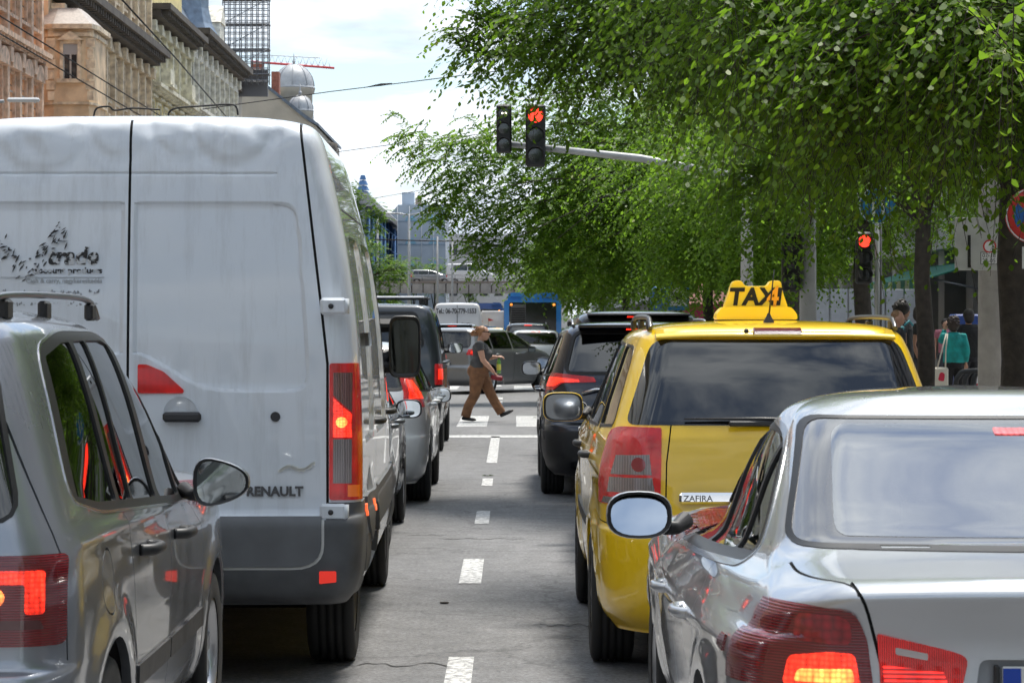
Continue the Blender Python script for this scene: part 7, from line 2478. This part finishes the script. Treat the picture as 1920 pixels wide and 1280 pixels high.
lamp = thing('utility_pole', ((1515 - 960) * 41 / FPX, 41, .1), 0, 'pale grey pole behind the taxi sign, signals mounted on its left', 'pole')
b = MB(); b.tube([(0, 0, 0), (0, 0, 5.5)], [.14, .11], 14); b.build('shaft', POLE, lamp)
q = at(1482, 440, 41); signal(lamp, q.x - lamp.location.x, -.1, q.z - .1, .95, 'off')

for i in range(4):
    x0 = 6.22 + i * .2
    o = thing('bicycle_hoop', (x0, 37.4 + i * .45, .12), 0, ['nearest dark bicycle hoop of the row by the concrete pole', 'second nearest dark bicycle hoop of the row', 'third dark bicycle hoop of the row', 'farthest dark bicycle hoop of the row by the pole'][i], 'bicycle rack', 'row of bicycle hoops by the concrete pole')
    b = MB(); b.tube(curve2([(0, 0, 0), (0, 0, .62), (.05, .0, .78), (.15, .0, .84), (.55, 0, .84), (.65, 0, .78), (.7, 0, .62), (.7, 0, 0)], 4), .035, 8); b.build('hoop', mat('hoop_dark', (.04, .042, .045), .5, .4), o)
for i, (px, D) in enumerate(((1734, 42), )):
    o = thing('bollard', ((px - 960) * D / FPX, D, .12), 0, 'thin green bollard beside the slim tree trunk', 'bollard')
    b = MB(); b.tube([(0, 0, 0), (0, 0, .85), (0, 0, .9)], [.05, .05, .03], 12); b.build('bollard_post', mat('green_bollard', (.03, .10, .06), .5), o)

# ------------------------------------------------------------------ right-hand shop building
X0 = 11.6
rb_ = thing('shop_building', (X0, 90, 0), 0, 'pale grey stone-fronted building with shops behind the trees on the right', 'building')
ST = stone('pale_stone', (.40, .40, .41), .12, 1.5)
b = MB(); b.b2((0, -28, 3.6), (14, 300, 22)); b.build('upper_wall', ST, rb_)
b = MB(); b.b2((.5, -28, 0), (14, 300, 3.6)); b.build('shop_back_wall', mat('shop_dark', (.10, .10, .10), .5), rb_)
for i in range(24):
    yy = -28 + i * 4.4
    b = MB(); b.b2((-.12, yy, 0), (.5, yy + 1.0, 3.6)); b.b2((-.2, yy - .1, 0), (.5, yy + 1.1, .7)); b.build('pier', ST, rb_)
    for z in (4.6, 8.6, 12.6):
        win(rb_, -.02, yy + 2.7, z, 1.4, 2.3, ST, 'flat', -1)
    b = MB(); b.b2((.46, yy + 1.1, .5), (.49, yy + 4.3, 3.1)); b.build('shop_window', M_PANE, rb_)
for z in (3.6, 8.0, 12.0):
    b = MB(); b.b2((-.35, -28.3, z), (0, 75, z + .35)); b.build('string_course', ST, rb_)
aw = thing('shop_awning', (X0, 70, 0), 0, 'green striped shop awning on the pale stone building', 'awning')
GA = mat('awning_green', (.02, .15, .11), .8, noise=.1)
b = MB(); b.prism([(.0, 3.25), (-1.6, 2.75), (-1.6, 2.72), (0, 3.2)], -6, 6, 'Y'); b.build('awning_cloth', GA, aw)
for i in range(16):
    b = MB(); b.prism([(-6 + i * .75, 2.74), (-6 + i * .75 + .74, 2.74), (-6 + i * .75 + .74, 2.42), (-6 + i * .75 + .37, 2.36), (-6 + i * .75, 2.42)], -1.62, -1.6, 'X'); b.build('valance_panel', GA if i % 2 else mat('awning_cream', (.35, .40, .27), .8), aw)
for yy in (-5.8, 5.8):
    b = MB(); b.tube([(0, yy, 2.4), (-1.55, yy, 2.74)], .025, 6); b.build('awning_arm', SCM, aw)
nb_ = thing('corner_house', (X0, 30, 0), 0, 'pale corner house at the right edge on this side of the side street', 'building')
b = MB(); b.b2((3.0, -70, 0), (16, 14, 20)); b.build('wall', stone('pale_render', (.50, .50, .52), .1, .8), nb_)
for i in range(18):
    for z in (1.0, 5.2, 9.4, 13.6): win(nb_, 3.0, -62 + i * 4.2, z, 1.5, 2.4, ST, 'flat', -1)
q = at(1820, 600, 52)
vm = thing('vending_cabinet', (q.x, 52, .12), 0, 'blue and red vending cabinet beside the teal woman', 'cabinet')
b = MB(); b.box((0, .35, .85), (.62, .7, 1.7), bev=.03); b.build('cabinet', mat('cabinet_blue', (.02, .06, .26), .4), vm)
b = MB(); b.box((.0, -.008, .42), (.6, .02, .7), bev=.005); b.build('red_panel', mat('cabinet_red', (.55, .03, .05), .4), vm)
b = MB(); b.box((.12, -.022, .5), (.2, .01, .3)); b.build('white_notice', MATS['sign_white'], vm)
textmesh('cabinet_lettering', 'DOC', .14, MATS['sign_white'], vm, facing(.1, -.01, 1.35) , .004)

# small things along the far pavement
q = at(1272, 562, 78)
o = thing('taxi_stand_sign', (q.x, 78, .1), 0, 'blue taxi stand sign with a car symbol under the trees', 'sign')
b = MB(); b.box((0, 0, q.z), (.62, .04, .82), bev=.02); bp_ = b.build('sign_plate', mat('sign_blue3', (.03, .20, .50), .4), o)
b = MB(); b.box((0, -.025, q.z), (.48, .01, .56), bev=.01); b.build('sign_field', MATS['sign_white'], bp_)
b = MB(); b.prism(rpoly([(-.19, q.z - .1), (.19, q.z - .1), (.19, q.z + .0), (.11, q.z + .03), (.07, q.z + .12), (-.07, q.z + .12), (-.11, q.z + .03), (-.19, q.z)], .02, 2), -.036, -.031, 'Y'); b.build('car_symbol', M_INK, bp_)
b = MB(); b.tube([(0, .05, 0), (0, .05, q.z)], .04, 8); b.build('post', POLE, o)
q = at(1325, 585, 88)
o = thing('kiosk', (q.x, 88, .1), 0, 'small magenta kiosk with a tiled red roof under the trees', 'kiosk')
b = MB(); b.box((0, 0, 1.1), (1.5, 1.5, 2.2), bev=.03); b.build('kiosk_wall', mat('kiosk_magenta', (.36, .03, .10), .6), o)
b = MB(); b.add([(-.95, -.95, 2.2), (.95, -.95, 2.2), (.95, .95, 2.2), (-.95, .95, 2.2), (0, 0, 3.0)], [(0, 1, 4), (1, 2, 4), (2, 3, 4), (3, 0, 4), (3, 2, 1, 0)]); b.build('kiosk_roof', mat('kiosk_roof', (.34, .16, .14), .8), o)
b = MB(); b.box((.35, -.78, 1.75), (.75, .03, .35), bev=.01); b.build('notice_board', mat('notice_pink', (.55, .42, .42), .6), o)
q = at(1235, 575, 84)
o = thing('advertising_column', (q.x, 84, .1), 0, 'slim blue and white advertising column left of the taxi stand sign', 'column')
b = MB(); b.lathe([(.28, 0), (.28, 2.4), (.34, 2.45), (.2, 2.7), (0, 2.75)], 16); b.build('column_drum', mat('column_blue', (.05, .16, .42), .5), o)
b = MB(); b.lathe([(.285, .7), (.285, 1.9)], 16); b.build('poster_band', mat('poster_white', (.5, .52, .55), .6, noise=.4, nscale=4), o)
# white container boxes seen between the trunks
q = at(1590, 570, 66)
o = thing('site_fence', (q.x, 66, .1), 0, 'row of white ribbed hoarding panels between the tree trunks', 'hoarding')
for i in range(8):
    b = MB(); b.box((-1.6 + i * .46, 0, 1.2), (.43, .06, 2.4), bev=.02); b.build('hoarding_panel', mat('hoarding_white', (.46, .48, .52), .6, noise=.08), o)

# ------------------------------------------------------------------ overhead wires
WM = mat('wire_black', (.015, .015, .016), .6)
def wire(pts, r, label):
    w_ = MB(); w_.tube(pts, r, 5); o = w_.build('overhead_wire', WM); return tag(o, label, 'cable', 'overhead wires of the street')
wire([(-8.6, 38, 6.82), (-8.6, 70, 6.70), (-8.6, 140, 6.8)], .014, 'upper of two parallel trolley wires running along the left side')
wire([(-8.75, 38, 6.60), (-8.75, 70, 6.52), (-8.75, 140, 6.6)], .014, 'lower of two parallel trolley wires running along the left side')
wire([at(215, -15, 42), at(330, 110, 55), at(430, 226, 75)], .016, 'black cable crossing steeply in front of the yellow house')
wire([at(380, 205, 78), at(620, 172, 76), at(760, 155, 75), at(960, 130, 74), at(1250, 60, 73)], .014, 'thin span wire rising to the right against the open sky')
wire([at(560, 300, 120), at(640, 284, 119), at(760, 268, 118), at(1000, 240, 116)], .016, 'lower span wire meeting the tree left of the signals')
wire([at(700, 449, 160), at(820, 452, 160), at(930, 452, 160)], .04, 'dark horizontal cable in front of the netted building')
wire([at(700, 372, 150), at(860, 345, 140), at(1020, 318, 130)], .014, 'faint wire running through the broad tree')
w_ = MB(); w_.tube([at(690, 163, 75.6), at(715, 159, 75.5), at(735, 156.5, 75.4)], [.012, .04, .012], 6); o = w_.build('wire_tensioner', WM); tag(o, 'dark tensioner fitting on the span wire in the sky', 'tensioner')
for i, pts in enumerate(([(176, 216), (182, 203), (205, 200), (215, 207), (250, 203), (300, 206)], [(316, 212), (330, 203), (380, 199), (430, 196), (443, 201), (446, 216)])):
    b = MB(); b.tube(curve2([tuple(at(u, v_, 58)) for u, v_ in pts], 4), .02, 6)
    b.tube([tuple(at(pts[0][0], pts[0][1], 58)), tuple(at(pts[0][0], pts[0][1] + 25, 58))], .02, 6)
    o = b.build('wire_bracket', WM); tag(o, ['black curved wire bracket above the middle of the van roof', 'black curved wire bracket above the right of the van roof'][i], 'bracket')

# ------------------------------------------------------------------ the street behind the camera (seen in mirrors, glass and paint)
left_house('apartment_house', 'long tan house front on the left, behind the viewpoint', -140, 91, stone('tan_render', (.50, .40, .28)), YET, 21, [(5, 9, 'flat', False), (11, 15, 'flat', False)], [(20, .8, 1.2, None)], 7.5)
eb = thing('end_house', (0, -150, 0), 0, 'pale house closing the street behind the viewpoint', 'building')
b = MB(); b.b2((-40, -12, 0), (30, 0, 19)); b.build('wall', MATS['pale_render'], eb)
for j in range(4):
    for i in range(14):
        b = MB(); b.b2((-36 + i * 4.6, .01, 3 + j * 4), (-34.4 + i * 4.6, .06, 5.4 + j * 4)); b.build('window', M_PANE, eb)
for i, yy in enumerate((3, -9, -22, -36)):
    rr = random.Random(80 + i)
    cls = [((6.3 + rr.uniform(-2.4, 2), yy + rr.uniform(-3, 3), rr.uniform(4, 9)), (1.6, 1.7, 1.3)) for k in range(9)]
    tree(6.4, yy, ['street tree just behind the viewpoint on the right', 'second street tree behind the viewpoint', 'third street tree behind the viewpoint', 'fourth street tree behind the viewpoint'][i], cls, .24, .18, 3.2, 90 + i, 1.8, .4, .8, hexa=False, twigs=False, limbs=5)
